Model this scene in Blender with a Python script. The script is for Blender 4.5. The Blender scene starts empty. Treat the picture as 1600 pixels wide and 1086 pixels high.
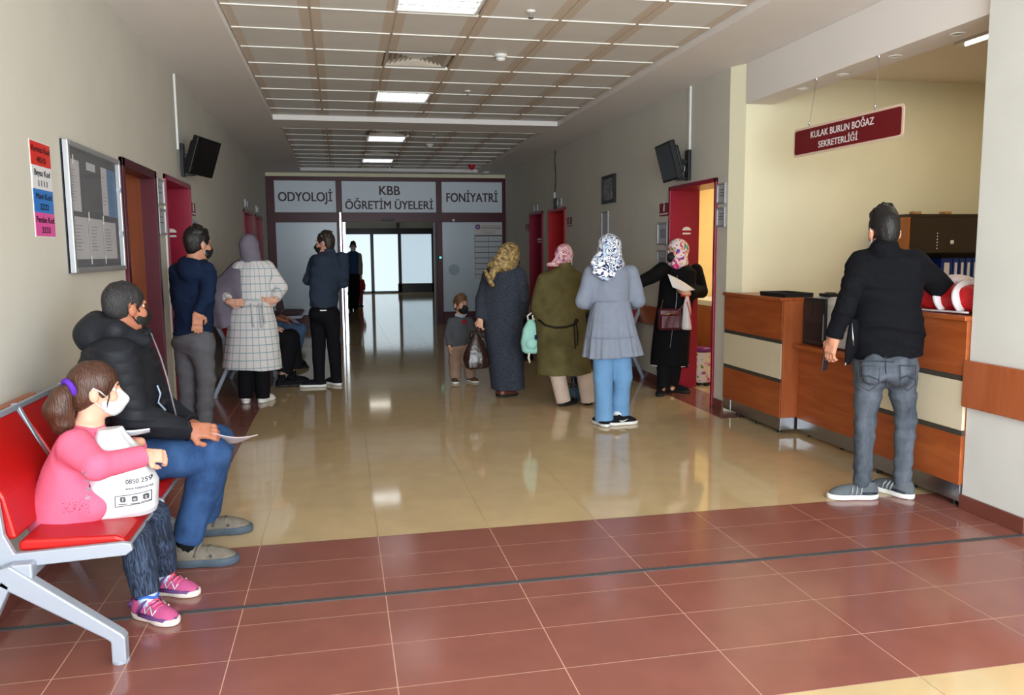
import bpy, bmesh, math, random
import numpy as np
from mathutils import Vector, Matrix
from mathutils.bvhtree import BVHTree
from math import sin, cos, pi, radians, atan2, sqrt

SC = bpy.context.scene
COL = SC.collection
random.seed(7)

# ---------------------------------------------------------------- camera
F_PX, YAW, PITCH, ROLL, EYE = 1271.48, 0.205168, 0.116869, -0.0084927, 1.4954
_fw = np.array([sin(YAW)*cos(PITCH), cos(YAW)*cos(PITCH), -sin(PITCH)])
_r0 = np.array([cos(YAW), -sin(YAW), 0.0])
_u0 = np.cross(_r0, _fw)
_rt = _r0*cos(ROLL) + _u0*sin(ROLL)
_up = -_r0*sin(ROLL) + _u0*cos(ROLL)
cam_data = bpy.data.cameras.new('camera')
cam = bpy.data.objects.new('camera', cam_data)
COL.objects.link(cam)
cam_data.sensor_fit = 'HORIZONTAL'
cam_data.sensor_width = 36.0
cam_data.lens = 36.0*F_PX/1600.0
cam_data.clip_start = 0.05
cam_data.clip_end = 200
M3 = Matrix(((_rt[0], _up[0], -_fw[0]), (_rt[1], _up[1], -_fw[1]), (_rt[2], _up[2], -_fw[2])))
cam.matrix_world = Matrix.Translation((0, 0, EYE)) @ M3.to_4x4()
SC.camera = cam

def _ray(px, py):
    return _fw + _rt*(px-800)/F_PX - _up*(py-543)/F_PX
def at_y(px, py, Y):
    """point on the plane y=Y seen at a pixel of the 1600x1086 frame (surveying helper)"""
    d = _ray(px, py); return np.array([0, 0, EYE]) + d*Y/d[1]
def at_x(px, py, X):
    d = _ray(px, py); return np.array([0, 0, EYE]) + d*X/d[0]
def at_z(px, py, Z=0.0):
    d = _ray(px, py); return np.array([0, 0, EYE]) + d*(Z-EYE)/d[2]

# ---------------------------------------------------------------- colour management, world, lights
SC.view_settings.view_transform = 'Standard'
SC.view_settings.look = 'None'
SC.view_settings.exposure = 0.74
SC.view_settings.gamma = 1.0
SC.view_settings.use_curve_mapping = False
world = bpy.data.worlds.new('world'); SC.world = world
world.use_nodes = True
world.node_tree.nodes['Background'].inputs[0].default_value = (0.75, 0.85, 1.0, 1)
world.node_tree.nodes['Background'].inputs[1].default_value = 0.6

def area(name, loc, target, sx, sy, power, color=(1, 1, 1), spread=180):
    l = bpy.data.lights.new(name, 'AREA'); l.shape = 'RECTANGLE'
    l.size = sx; l.size_y = sy; l.energy = power; l.color = color
    l.spread = radians(spread)
    o = bpy.data.objects.new(name, l); COL.objects.link(o)
    o.location = loc
    d = Vector(target)-Vector(loc)
    o.rotation_euler = d.to_track_quat('-Z', 'Y').to_euler()
    return o
DAY = (0.86, 0.94, 1.0)
WARM = (1.0, 0.86, 0.64)
area('daylight_rear_window', (1.2, -2.2, 1.65), (1.0, 10, 2.1), 5.2, 2.7, 375, DAY)
area('reception_ceiling_light', (5.0, 5.4, 2.96), (5.0, 5.4, 0), 1.6, 1.2, 10, WARM)
area('reception_ceiling_light', (5.2, 3.2, 2.96), (5.2, 3.2, 0), 1.6, 1.2, 9, WARM)
area('treatment_room_light', (5.0, 8.4, 2.6), (5.0, 8.4, 0), 1.0, 1.0, 20, (1.0, 0.88, 0.66))
area('far_corridor_light', (1.0, 24.0, 2.95), (1.0, 24.0, 0), 0.6, 0.6, 3, (1.0, 0.95, 0.85))

# ---------------------------------------------------------------- materials
MATS = {}
def nt(name):
    m = bpy.data.materials.new(name); m.use_nodes = True
    t = m.node_tree; b = t.nodes['Principled BSDF']
    return m, t, b
def srgb(r, g, b):
    f = lambda c: (c/255/12.92) if c/255 <= 0.04045 else ((c/255+0.055)/1.055)**2.4
    return (f(r), f(g), f(b))
def mat(name, col, rough=0.6, metal=0.0, var=0.0, scale=12.0, bump=0.0, bscale=60.0, spec=0.5, coat=0.0,
        emit=None, estr=0.0, stretch=(1, 1, 1), alpha=None, trans=0.0, ior=1.45):
    if name in MATS: return MATS[name]
    m, t, b = nt(name)
    b.inputs['Base Color'].default_value = (*col, 1)
    b.inputs['Roughness'].default_value = rough
    b.inputs['Metallic'].default_value = metal
    b.inputs['Specular IOR Level'].default_value = spec
    b.inputs['IOR'].default_value = ior
    if coat: b.inputs['Coat Weight'].default_value = coat; b.inputs['Coat Roughness'].default_value = 0.06
    if trans: b.inputs['Transmission Weight'].default_value = trans
    if alpha is not None: b.inputs['Alpha'].default_value = alpha
    if emit: b.inputs['Emission Color'].default_value = (*emit, 1); b.inputs['Emission Strength'].default_value = estr
    if var or bump:
        tc = t.nodes.new('ShaderNodeTexCoord'); mp = t.nodes.new('ShaderNodeMapping')
        mp.inputs['Scale'].default_value = stretch
        t.links.new(tc.outputs['Object'], mp.inputs[0])
    if var:
        n = t.nodes.new('ShaderNodeTexNoise'); n.inputs['Scale'].default_value = scale; n.inputs['Detail'].default_value = 4
        t.links.new(mp.outputs[0], n.inputs['Vector'])
        mr = t.nodes.new('ShaderNodeMapRange'); mr.inputs[1].default_value = 0.3; mr.inputs[2].default_value = 0.7
        mr.inputs[3].default_value = 1-var; mr.inputs[4].default_value = 1+var
        t.links.new(n.outputs['Fac'], mr.inputs[0])
        mx = t.nodes.new('ShaderNodeVectorMath'); mx.operation = 'SCALE'
        mx.inputs[0].default_value = col
        t.links.new(mr.outputs[0], mx.inputs['Scale'])
        t.links.new(mx.outputs[0], b.inputs['Base Color'])
    if bump:
        n2 = t.nodes.new('ShaderNodeTexNoise'); n2.inputs['Scale'].default_value = bscale; n2.inputs['Detail'].default_value = 3
        t.links.new(mp.outputs[0], n2.inputs['Vector'])
        bp = t.nodes.new('ShaderNodeBump'); bp.inputs['Strength'].default_value = bump; bp.inputs['Distance'].default_value = 0.01
        t.links.new(n2.outputs['Fac'], bp.inputs['Height']); t.links.new(bp.outputs[0], b.inputs['Normal'])
    MATS[name] = m
    return m
def ramp_mat(name, fac_builder, stops, rough=0.7, bump=0, interp='CONSTANT', spec=0.3):
    """material whose colour is a ramp over a procedural factor built by fac_builder(tree)->socket"""
    m, t, b = nt(name)
    r = t.nodes.new('ShaderNodeValToRGB'); r.color_ramp.interpolation = interp
    e = r.color_ramp.elements
    while len(e) < len(stops): e.new(0.5)
    for i, (p, c) in enumerate(stops): e[i].position = p; e[i].color = (*c, 1)
    t.links.new(fac_builder(t), r.inputs[0]); t.links.new(r.outputs[0], b.inputs['Base Color'])
    b.inputs['Roughness'].default_value = rough; b.inputs['Specular IOR Level'].default_value = spec
    MATS[name] = m
    return m
def wood(name, c1, c2, rough=0.35, axis='x', scale=1.0):
    def fb(t):
        tc = t.nodes.new('ShaderNodeTexCoord'); mp = t.nodes.new('ShaderNodeMapping')
        s = {'x': (1.2, 9, 9), 'y': (9, 1.2, 9), 'z': (9, 9, 1.2)}[axis]
        mp.inputs['Scale'].default_value = tuple(v*scale for v in s)
        t.links.new(tc.outputs['Object'], mp.inputs[0])
        n = t.nodes.new('ShaderNodeTexNoise'); n.inputs['Scale'].default_value = 1.6; n.inputs['Detail'].default_value = 6
        n.inputs['Distortion'].default_value = 0.6
        t.links.new(mp.outputs[0], n.inputs['Vector']); return n.outputs['Fac']
    return ramp_mat(name, fb, [(0.25, c1), (0.75, c2)], rough, interp='LINEAR', spec=0.4)

# ---------------------------------------------------------------- mesh builder
class MB:
    def __init__(s): s.v = []; s.f = []; s.m = []; s.uv = None
    def add(s, vs, fs, mi=0):
        o = len(s.v); s.v += [tuple(map(float, p)) for p in vs]
        s.f += [tuple(i+o for i in f) for f in fs]; s.m += [mi]*len(fs); return s
    def box(s, lo, hi, mi=0):
        x0, y0, z0 = lo; x1, y1, z1 = hi
        if x0 > x1: x0, x1 = x1, x0
        if y0 > y1: y0, y1 = y1, y0
        if z0 > z1: z0, z1 = z1, z0
        v = [(x0,y0,z0),(x1,y0,z0),(x1,y1,z0),(x0,y1,z0),(x0,y0,z1),(x1,y0,z1),(x1,y1,z1),(x0,y1,z1)]
        return s.add(v, [(0,3,2,1),(4,5,6,7),(0,1,5,4),(1,2,6,5),(2,3,7,6),(3,0,4,7)], mi)
    def obox(s, c, ax, ay, az, mi=0):
        """oriented box: centre and three half-extent vectors"""
        c, ax, ay, az = (np.array(q, float) for q in (c, ax, ay, az))
        v = [c+ax*i+ay*j+az*k for k in (-1, 1) for (i, j) in ((-1,-1),(1,-1),(1,1),(-1,1))]
        fl = np.dot(np.cross(ax, ay), az) < 0
        fs = [(0,3,2,1),(4,5,6,7),(0,1,5,4),(1,2,6,5),(2,3,7,6),(3,0,4,7)]
        if fl: fs = [f[::-1] for f in fs]
        return s.add(v, fs, mi)
    def bar(s, a, b, w, h, up=(0, 0, 1), mi=0):
        a, b = np.array(a, float), np.array(b, float); d = b-a; L = np.linalg.norm(d); d /= L
        u = np.array(up, float); r = np.cross(d, u); n = np.linalg.norm(r)
        if n < 1e-5: r = np.cross(d, np.array([1., 0, 0])); n = np.linalg.norm(r)
        r /= n; u = np.cross(r, d)
        return s.obox((a+b)/2, d*L/2, r*w/2, u*h/2, mi)
    def tube(s, path, r, n=10, mi=0, cap=True, flat=1.0):
        P = [np.array(p, float) for p in path]; rs = r if hasattr(r, '__len__') else [r]*len(P)
        rings = []; pu = None
        for i, p in enumerate(P):
            d = P[min(i+1, len(P)-1)]-P[max(i-1, 0)]; d = d/(np.linalg.norm(d)+1e-12)
            if pu is None:
                pu = np.array([0, 0, 1.]) if abs(d[2]) < 0.9 else np.array([1., 0, 0])
            u = pu-d*np.dot(pu, d); u /= np.linalg.norm(u)+1e-12; pu = u; w = np.cross(d, u)
            rings.append([p+(u*cos(2*pi*k/n)*flat+w*sin(2*pi*k/n))*rs[i] for k in range(n)])
        vs = [q for R in rings for q in R]; fs = []
        for i in range(len(P)-1):
            for k in range(n):
                a, b = i*n+k, i*n+(k+1) % n; fs.append((a, b, b+n, a+n))
        if cap: fs.append(tuple(range(n))[::-1]); fs.append(tuple(range((len(P)-1)*n, len(P)*n)))
        return s.add(vs, fs, mi)
    def cyl(s, a, b, r, n=20, mi=0): return s.tube([a, b], r, n, mi)
    def lathe(s, c, prof, n=28, mi=0, axis=(0, 0, 1)):
        c = np.array(c, float); ax = Vector(axis).normalized()
        u = ax.orthogonal().normalized(); w = ax.cross(u); u, w, ax = np.array(u), np.array(w), np.array(ax)
        vs = [c+ax*z+(u*cos(2*pi*k/n)+w*sin(2*pi*k/n))*r for r, z in prof for k in range(n)]
        fs = []
        for i in range(len(prof)-1):
            for k in range(n):
                a, b = i*n+k, i*n+(k+1) % n; fs.append((a, b, b+n, a+n))
        fs.append(tuple(range(n))[::-1]); fs.append(tuple(range((len(prof)-1)*n, len(prof)*n)))
        return s.add(vs, fs, mi)
    def prism(s, poly, d, mi=0):
        """closed 3-D polygon extruded along vector d"""
        P = [np.array(p, float) for p in poly]; d = np.array(d, float); n = len(P)
        nrm = sum((np.cross(P[i], P[(i+1) % n]) for i in range(n)), np.zeros(3))
        if np.dot(nrm, d) > 0: P = P[::-1]
        vs = P+[p+d for p in P]
        fs = [tuple(range(n)), tuple(range(n, 2*n))[::-1]]+[(i, i+n, (i+1) % n+n, (i+1) % n) for i in range(n)]
        return s.add(vs, fs, mi)
    def grid(s, fn, nu, nv, mi=0, thick=0.0):
        """sheet from fn(u,v)->point; thick gives it a second face"""
        P = np.array([[fn(i/nu, j/nv) for i in range(nu+1)] for j in range(nv+1)], float)
        W = nu+1; vs = [tuple(p) for row in P for p in row]
        fs = [(j*W+i, j*W+i+1, (j+1)*W+i+1, (j+1)*W+i) for j in range(nv) for i in range(nu)]
        if thick:
            du = np.gradient(P, axis=1); dv = np.gradient(P, axis=0); N = np.cross(du, dv)
            N /= np.linalg.norm(N, axis=2, keepdims=True)+1e-9
            Q = P-N*thick; o = len(vs); vs += [tuple(p) for row in Q for p in row]
            fs += [tuple(o+k for k in f[::-1]) for f in fs]
            rim = [i for i in range(W)]+[j*W+nu for j in range(1, nv+1)]+[nv*W+i for i in range(nu-1, -1, -1)]+[j*W for j in range(nv-1, 0, -1)]
            fs += [(rim[(k+1) % len(rim)], rim[k], rim[k]+o, rim[(k+1) % len(rim)]+o) for k in range(len(rim))]
        return s.add(vs, fs, mi)

def tag(o, label=None, cat=None, group=None, kind=None):
    if label: o['label'] = label
    if cat: o['category'] = cat
    if group: o['group'] = group
    if kind: o['kind'] = kind
    return o
def world_loc(o):
    p = np.zeros(3)
    while o is not None: p = p+np.array(o.location); o = o.parent
    return p
def link(name, mesh, mats, parent=None, smooth=False, bevel=0.0, origin=None, bseg=2):
    """mesh data given in world coordinates -> object at origin (or under parent)"""
    o = bpy.data.objects.new(name, mesh); COL.objects.link(o)
    for m in (mats if isinstance(mats, (list, tuple)) else [mats]): mesh.materials.append(m)
    if origin is None: origin = np.zeros(3) if parent is None else world_loc(parent)
    origin = np.array(origin, float)
    mesh.transform(Matrix.Translation(-Vector(origin)))
    if parent is not None:
        o.parent = parent; o.location = Vector(origin-world_loc(parent))
    else: o.location = Vector(origin)
    if smooth: mesh.polygons.foreach_set('use_smooth', [True]*len(mesh.polygons))
    if bevel:
        b = o.modifiers.new('bevel', 'BEVEL'); b.width = bevel; b.segments = bseg; b.limit_method = 'ANGLE'; b.angle_limit = radians(40)
        b.harden_normals = False
    return o
def obj(name, mb, mats, parent=None, smooth=False, bevel=0.0, origin=None):
    me = bpy.data.meshes.new(name); me.from_pydata(mb.v, [], mb.f)
    if max(mb.m, default=0) > 0: me.polygons.foreach_set('material_index', mb.m)
    me.update()
    if origin is None and parent is None:
        a = np.array(mb.v); origin = ((a[:, 0].min()+a[:, 0].max())/2, (a[:, 1].min()+a[:, 1].max())/2, a[:, 2].min())
    return link(name, me, mats, parent, smooth, bevel, origin)
def empty(name, loc, label=None, cat=None, group=None):
    o = bpy.data.objects.new(name, None); COL.objects.link(o); o.location = Vector([float(c) for c in loc]); o.empty_display_size = 0.1
    return tag(o, label, cat, group)
def struct(name, mb, mats, parent=None, **k):
    return tag(obj(name, mb, mats, parent, **k), kind='structure')
def text(name, body, c, right, up, height, m, parent=None, extrude=0.001, align='CENTER', width=None, bold=0.0, origin=None, space=1.0):
    """lettering as a mesh: c is the centre (or left end) of the first baseline, right/up give its plane"""
    cu = bpy.data.curves.new('t', 'FONT'); cu.body = body; cu.size = 1.0; cu.align_x = align; cu.extrude = 0.0
    cu.space_line = space
    t = bpy.data.objects.new('t', cu); COL.objects.link(t)
    bpy.context.view_layer.update()
    me = bpy.data.meshes.new_from_object(t.evaluated_get(bpy.context.evaluated_depsgraph_get()))
    bpy.data.objects.remove(t); bpy.data.curves.remove(cu)
    xs = [v.co.x for v in me.vertices]; w = max(xs)-min(xs)
    sy = height/0.73; sx = (width/w) if width else sy
    R, U = Vector(right).normalized(), Vector(up).normalized(); N = R.cross(U)
    M = Matrix(((R.x*sx, U.x*sy, N.x, c[0]), (R.y*sx, U.y*sy, N.y, c[1]), (R.z*sx, U.z*sy, N.z, c[2]), (0, 0, 0, 1)))
    if bold:
        # heavier strokes: the glyph sheets repeated with small shifts
        n = len(me.vertices); co = np.zeros(n*3); me.vertices.foreach_get('co', co); co = co.reshape(-1, 3)
        fs = [tuple(p.vertices) for p in me.polygons]; ax = bold*sy/sx; vs, ff = [], []
        for i, (dx, dy) in enumerate(((0, 0), (-ax, -bold*.5), (ax, -bold*.5), (-ax, bold*.5), (ax, bold*.5))):
            vs += [tuple(q) for q in co+np.array([dx, dy, .00005*i])]; ff += [tuple(k+i*n for k in f) for f in fs]
        bpy.data.meshes.remove(me); me = bpy.data.meshes.new('lettering'); me.from_pydata(vs, [], ff); me.update()
    me.transform(M)
    me.transform(Matrix.Translation(N*extrude))
    return link(name, me, m, parent, origin=origin)
# ================================================================= the setting
XL, XR, ZC, YP = -1.43, 3.47, 3.12, 17.3
m_wall = mat('wall_cream', srgb(207, 204, 194), 0.7, var=0.03, scale=2.5, bump=0.03, bscale=150, spec=0.25)
m_yellow = mat('reception_yellow', srgb(232, 226, 196), 0.7, var=0.03, scale=2.0, bump=0.03, bscale=150, spec=0.25)
m_white = mat('white_gypsum', srgb(234, 229, 226), 0.75, var=0.02, scale=2, spec=0.2)
m_colwhite = mat('column_white', srgb(214, 216, 212), 0.65, var=0.03, scale=3, bump=0.04, bscale=90, spec=0.3)
m_beige = mat('beige_granite_tile', srgb(198, 174, 134), 0.07, var=0.05, scale=6, spec=0.75, bump=0.006, bscale=3)
m_red = mat('red_brown_tile', srgb(136, 84, 74), 0.16, var=0.07, scale=7, spec=0.65, bump=0.008, bscale=3)
m_groutr = mat('pale_grout', srgb(206, 164, 142), 0.8)
m_groutb = mat('beige_grout', srgb(140, 118, 88), 0.6)
m_maroon = mat('maroon_lacquer', srgb(78, 20, 32), 0.35, var=0.05, scale=5, spec=0.3)
m_crim = mat('crimson_lacquer', srgb(146, 22, 52), 0.3, var=0.05, scale=3, spec=0.5)
m_crim2 = mat('red_beacon_and_lit_door', srgb(190, 34, 40), 0.3, var=0.05, scale=3, spec=0.5)
m_skirt = mat('skirting_tile', srgb(112, 62, 52), 0.3, var=0.08, scale=9)
m_doorwood = wood('orange_door_wood', srgb(176, 92, 34), srgb(150, 72, 24), 0.35, 'z')
m_cherry = wood('cherry_wood', srgb(178, 96, 48), srgb(146, 68, 30), 0.32, 'y', 1.2)
m_cherryz = wood('cherry_wood_upright', srgb(178, 100, 58), srgb(156, 80, 42), 0.32, 'z', 1.2)
m_steel = mat('brushed_steel', srgb(170, 172, 176), 0.28, metal=1.0, var=0.08, scale=30, stretch=(1, 1, 12))
m_alu = mat('anodised_aluminium', srgb(176, 178, 182), 0.45, metal=0.6)
m_chrome = mat('chrome', srgb(190, 194, 200), 0.12, metal=1.0)
m_dark = mat('dark_plastic', srgb(24, 24, 27), 0.4)
m_blackgl = mat('black_gloss', srgb(10, 10, 12), 0.12, spec=0.6)
m_whitepl = mat('white_plastic', srgb(228, 228, 224), 0.4)
m_paper = mat('paper', srgb(226, 224, 222), 0.7, var=0.03, scale=20)
m_ink = mat('ink_black', srgb(22, 20, 22), 0.7)
m_shade = mat('dark_void', srgb(60, 54, 48), 0.9)

# ---- floor: individual tiles over grout, all one mesh
fb = MB()
cols = [-0.454+0.6*i for i in range(-2, 16)]
band = [4.236, 3.952, 3.667, 3.497, 3.469, 3.303, 3.015, 2.69, 2.36]
ysb = band[::-1]
y = 2.36
lows = [2.36-0.6*i for i in range(1, 10)]
highs = [4.236+0.6*i for i in range(1, 48)]
ys = sorted(lows+ysb+highs+[6.62])
xs = sorted([c for c in cols if XL < c < 8.1]+[XL-0.4, -0.82, 3.29, 8.2])
def is_red(x, y):
    if 2.36 < y < 4.236: return True
    if y > 17.2 or y < 2.36: return False
    if x < -0.82: return True
    return 3.29 < x < 3.8 and y > 6.62
fb.box((XL-0.4, -3.0, -0.05), (8.2, 31.6, -0.002), 3)
for j in range(len(ys)-1):
    if 3.468 < ys[j] < 3.49: continue
    for i in range(len(xs)-1):
        cx, cy = (xs[i]+xs[i+1])/2, (ys[j]+ys[j+1])/2
        if xs[i+1]-xs[i] < 0.02: continue
        r = is_red(cx, cy); g = 0.0021 if r else 0.0009
        x0, x1, y0, y1 = xs[i]+g, xs[i+1]-g, ys[j]+g, ys[j+1]-g
        if xs[i] in (-0.82,) and not r: x0 -= g
        fb.add([(x0, y0, 0), (x1, y0, 0), (x1, y1, 0), (x0, y1, 0)], [(0, 1, 2, 3)], 1 if r else 0)
        if r: fb.add([(xs[i], ys[j], -0.001), (xs[i+1], ys[j], -0.001), (xs[i+1], ys[j+1], -0.001), (xs[i], ys[j+1], -0.001)], [(0, 1, 2, 3)], 2)
floor = struct('floor', fb, [m_beige, m_red, m_groutr, m_groutb])
gb = MB(); gb.box((XL, 3.469, -0.004), (3.62, 3.497, 0.0012), 0)
for yy in (3.4705, 3.4825, 3.4945): gb.box((XL, yy-0.002, 0), (3.62, yy+0.002, 0.0035), 1)
struct('trim_1', gb, [m_dark, mat('joint_rubber', srgb(84, 82, 82), 0.4, metal=0.3)])

# ---- walls
def wall_x(name, x0, x1, y0, y1, z1, openings, m, kids=None):
    b = MB(); y = y0
    for (a, c, zt) in sorted(openings):
        b.box((x0, y, 0), (x1, a, z1)); b.box((x0, a, zt), (x1, c, z1)); y = c
    b.box((x0, y, 0), (x1, y1, z1))
    return struct(name, b, m)
WT = 0.32
open_l = [(6.0, 6.93, 2.13), (7.38, 8.5, 2.14), (13.1, 14.3, 2.15), (14.8, 15.95, 2.15)]
open_r = [(7.2, 8.27, 2.15), (12.5, 13.5, 2.16), (13.95, 14.9, 2.17)]
wall_x('wall_left', XL-WT, XL, -2.6, 31.4, 3.3, open_l, m_wall)
wall_x('wall_right', XR, XR+WT, 6.96, 31.4, 3.3, open_r, m_wall)
b = MB(); b.prism([(XR, 6.96, 0), (XR+.076, 6.80, 0), (6.9, 6.80, 0), (6.9, 6.96, 0)], (0, 0, 3.3))
struct('wall_reception', b, m_yellow)
b = MB(); b.box((6.6, 0.4, 0), (6.8, 6.80, 3.3)); struct('wall_reception_back', b, m_yellow)
b = MB(); b.box((3.9, 0.2, 0), (6.8, 0.4, 3.3)); struct('wall_reception_near', b, m_yellow)
b = MB(); b.box((XR, 3.49, 0), (3.95, 3.95, 3.3)); struct('wall_pillar', b, m_colwhite, bevel=0.006)
b = MB(); b.box((3.72, -2.6, 0), (3.92, 3.49, 3.3)); struct('wall_right_near', b, m_wall)
b = MB(); b.box((XR-0.004, 3.476, 0.0), (XR+0.05, 3.49, 3.12)); struct('trim_2', b, mat('grey_corner_strip', srgb(168, 168, 186), 0.35, metal=0.4))
# rear wall with the daylight window, behind the camera
b = MB(); yb = -2.6
b.box((XL-WT, yb-0.2, 0), (3.92, yb, 0.55)); b.box((XL-WT, yb-0.2, 2.95), (3.92, yb, 3.3))
b.box((XL-WT, yb-0.2, 0.55), (-1.35, yb, 2.95)); b.box((3.7, yb-0.2, 0.55), (3.92, yb, 2.95))
struct('wall_rear', b, m_wall)
b = MB()
for xx in (-1.32, 0.35, 2.02, 3.67): b.box((xx-0.03, yb-0.1, 0.55), (xx+0.03, yb-0.04, 2.95))
for zz in (0.58, 2.92): b.box((-1.35, yb-0.1, zz-0.03), (3.7, yb-0.04, zz+0.03))
struct('window_1', b, m_whitepl)
b = MB(); b.box((XL, 7.325, 0.09), (XL+.012, 7.348, 2.12)); struct('trim_5', b, m_whitepl)
# far end of the corridor beyond the glass doors
b = MB(); b.box((XL-WT, 31.4, 0), (XR+WT+4.4, 31.6, 3.3)); struct('wall_far_end', b, m_wall)

# baseboards
def base(name, segs):
    b = MB()
    for lo, hi in segs: b.box(lo, hi)
    struct(name, b, m_skirt, bevel=0.003)
base('baseboard_left', [((XL, a, 0), (XL+0.014, c, 0.09)) for a, c in ((-2.6, 5.98), (6.95, 7.36), (8.52, 13.08), (14.32, 14.78), (15.97, 17.25))])
base('baseboard_right', [((XR-0.014, a, 0), (XR, c, 0.09)) for a, c in ((6.97, 7.17), (8.3, 12.47), (13.53, 13.92), (14.93, 17.25))])
base('baseboard_pillar', [((XR-0.016, 3.492, 0), (XR, 3.95, 0.085))])

# ---- gypsum ceiling with two tiled recesses
R1 = (-0.755, 2.82, 0.6, 10.53); R2 = (-0.72, 2.80, 11.15, 16.78)
b = MB(); zt = 3.3
for (y0, y1, hole) in ((-2.6, R1[2], None), (R1[2], R1[3], R1), (R1[3], R2[2], None), (R2[2], R2[3], R2), (R2[3], 31.4, None)):
    if hole is None: b.box((XL-WT, y0, ZC), (XR+WT, y1, zt))
    else:
        b.box((XL-WT, y0, ZC), (hole[0], y1, zt)); b.box((hole[1], y0, ZC), (XR+WT, y1, zt))
ceiling = struct('ceiling', b, m_white)
b = MB(); b.box((XR+WT, -0.2, ZC+.002), (6.9, 6.95, zt)); struct('ceiling_reception_slab', b, m_white)
m_tile = mat('ceiling_tile_grey', srgb(226, 224, 219), 0.5, var=0.02, scale=4, spec=0.3)
m_tileb = mat('ceiling_tile_edge_reflection', srgb(214, 200, 184), 0.5, spec=0.3)  # browner tone paints a reflection into the strips along the tile edges
m_tbar = mat('ceiling_tbar', srgb(236, 234, 228), 0.4)
ZT = 3.18
LIGHTS = [(0.415, 5.38), (0.415, 8.86), (0.415, 12.19), (0.415, 15.09)]
VENTS = [(0.415, 7.12), (0.415, 11.61), (0.415, 13.93), (0.415, 16.25)]
skip = set((round(x, 2), round(y, 2)) for x, y in LIGHTS+VENTS)
for R, y0 in ((R1, 10.06-0.58*17), (R2, 11.03)):
    b = MB(); W = (R[1]-R[0])/6
    b.box((R[0]-0.02, R[2]-0.02, 3.22), (R[1]+0.02, R[3]+0.02, 3.26), 1)
    k = 0
    while y0+0.58*k < R[3]:
        a, c = max(y0+0.58*k, R[2]), min(y0+0.58*(k+1), R[3])
        if c-a > 0.03:
            for i in range(6):
                xa = R[0]+W*i; xb = xa+W
                if i == 2 and any(abs(a-yy) < 0.1 for _, yy in LIGHTS+VENTS): continue
                e = 0.075
                for (p, q, mi) in ((xa+0.006, xa+e, 1), (xa+e, xb-e, 0), (xb-e, xb-0.006, 1)):
                    b.box((p, a+0.004, ZT), (q, c-0.004, ZT+0.012), mi)
            for i in range(6):
                xa = R[0]+W*i
                if c < R[3]-0.01: b.box((xa+0.012, c-0.007, ZT-0.007), (xa+W-0.012, c+0.007, ZT+0.02), 2)
        k += 1
    for i in range(1, 6): b.box((R[0]+W*i-0.005, R[2], ZT+0.004), (R[0]+W*i+0.005, R[3], ZT+0.03), 1)
    tag(obj('tile_grid', b, [m_tile, m_tileb, m_tbar], ceiling), kind='structure')
# beam over the reception opening and the reception ceiling
b = MB(); b.box((XR+.07, 3.95, 2.775), (3.80, 6.80, ZC)); struct('trim_3', b, m_white, bevel=0.004)
b = MB(); z0 = 3.02
b.box((3.76, 0.4, z0), (6.6, 2.0, 3.12)); b.box((3.76, 6.15, z0), (6.6, 6.80, 3.12)); b.box((3.76, 2.0, z0), (4.2, 6.15, 3.12)); b.box((6.2, 2.0, z0), (6.6, 6.15, 3.12))
b.box((4.2, 2.0, 3.02), (6.2, 6.15, 3.12))
struct('ceiling_reception', b, mat('reception_ceiling', srgb(238, 224, 210), 0.7))

# ---- door portals
ndoor = [0]
def portal(side, y0, y1, zt, m, leaf=None, leaf_m=None, t=0.03, proud=0.02, depth=WT, stickers=False):
    ndoor[0] += 1; s = -1 if side == 'l' else 1; X = XL if side == 'l' else XR
    b = MB(); xa, xb = X-s*proud, X+s*depth
    b.box((xa, y0-t, 0), (xb, y0+0.012, zt+t)); b.box((xa, y1-0.012, 0), (xb, y1+t, zt+t)); b.box((xa, y0-t, zt-0.012), (xb, y1+t, zt+t))
    d = struct('door_%d' % ndoor[0], b, m, bevel=0.004)
    if leaf is not None:
        b = MB(); b.box((X+s*leaf, y0+0.012, 0.01), (X+s*(leaf+0.04), y1-0.012, zt-0.012))
        tag(obj('door_leaf', b, leaf_m or m, d), kind='structure')
        b = MB(); hy = y0+0.09
        b.cyl((X+s*leaf, hy, 1.02), (X+s*(leaf-0.05), hy, 1.02), 0.009, 10); b.tube([(X+s*(leaf-0.05), hy, 1.02), (X+s*(leaf-0.055), hy+0.02, 1.02), (X+s*(leaf-0.05), hy+0.12, 1.02)], 0.009, 10)
        tag(obj('door_handle', b, m_alu, d, smooth=True), kind='structure')
    if stickers:
        b = MB(); yj = y1-0.0125
        for zc, sh in ((1.71, 1), (1.655, 0)):
            pts = [(X+s*(0.13), yj, zc)]
            for q in range(13):
                a = pi*q/12
                pts.append((X+s*(0.175+0.05*cos(pi-a)), yj, zc+(0.038*sin(a) if sh else 0.03*(1 if 1 < q < 11 else 0.4))))
            pts.append((X+s*0.22, yj, zc))
            b.prism(pts[1:-1], (0, -0.002, 0))
        tag(obj('reflector_sticker', b, m_whitepl, d), kind='structure')
    return d
d1 = portal('l', 6.0, 6.93, 2.10, m_maroon, leaf=0.085, leaf_m=m_doorwood, t=0.05, proud=0.025)
portal('l', 7.38, 8.5, 2.14, m_crim, leaf=0.28, stickers=True)
portal('l', 13.1, 14.3, 2.15, m_crim, leaf=0.28, stickers=True)
portal('l', 14.8, 15.95, 2.15, m_crim, leaf=0.28, stickers=True)
portal('r', 7.2, 8.27, 2.14, m_crim, stickers=True)
portal('r', 12.5, 13.5, 2.16, m_crim2, leaf=0.29, leaf_m=m_crim2)  # brighter red puts the orange light on this open door into its colour
portal('r', 13.95, 14.9, 2.17, m_crim, leaf=0.28, stickers=True)
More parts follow.
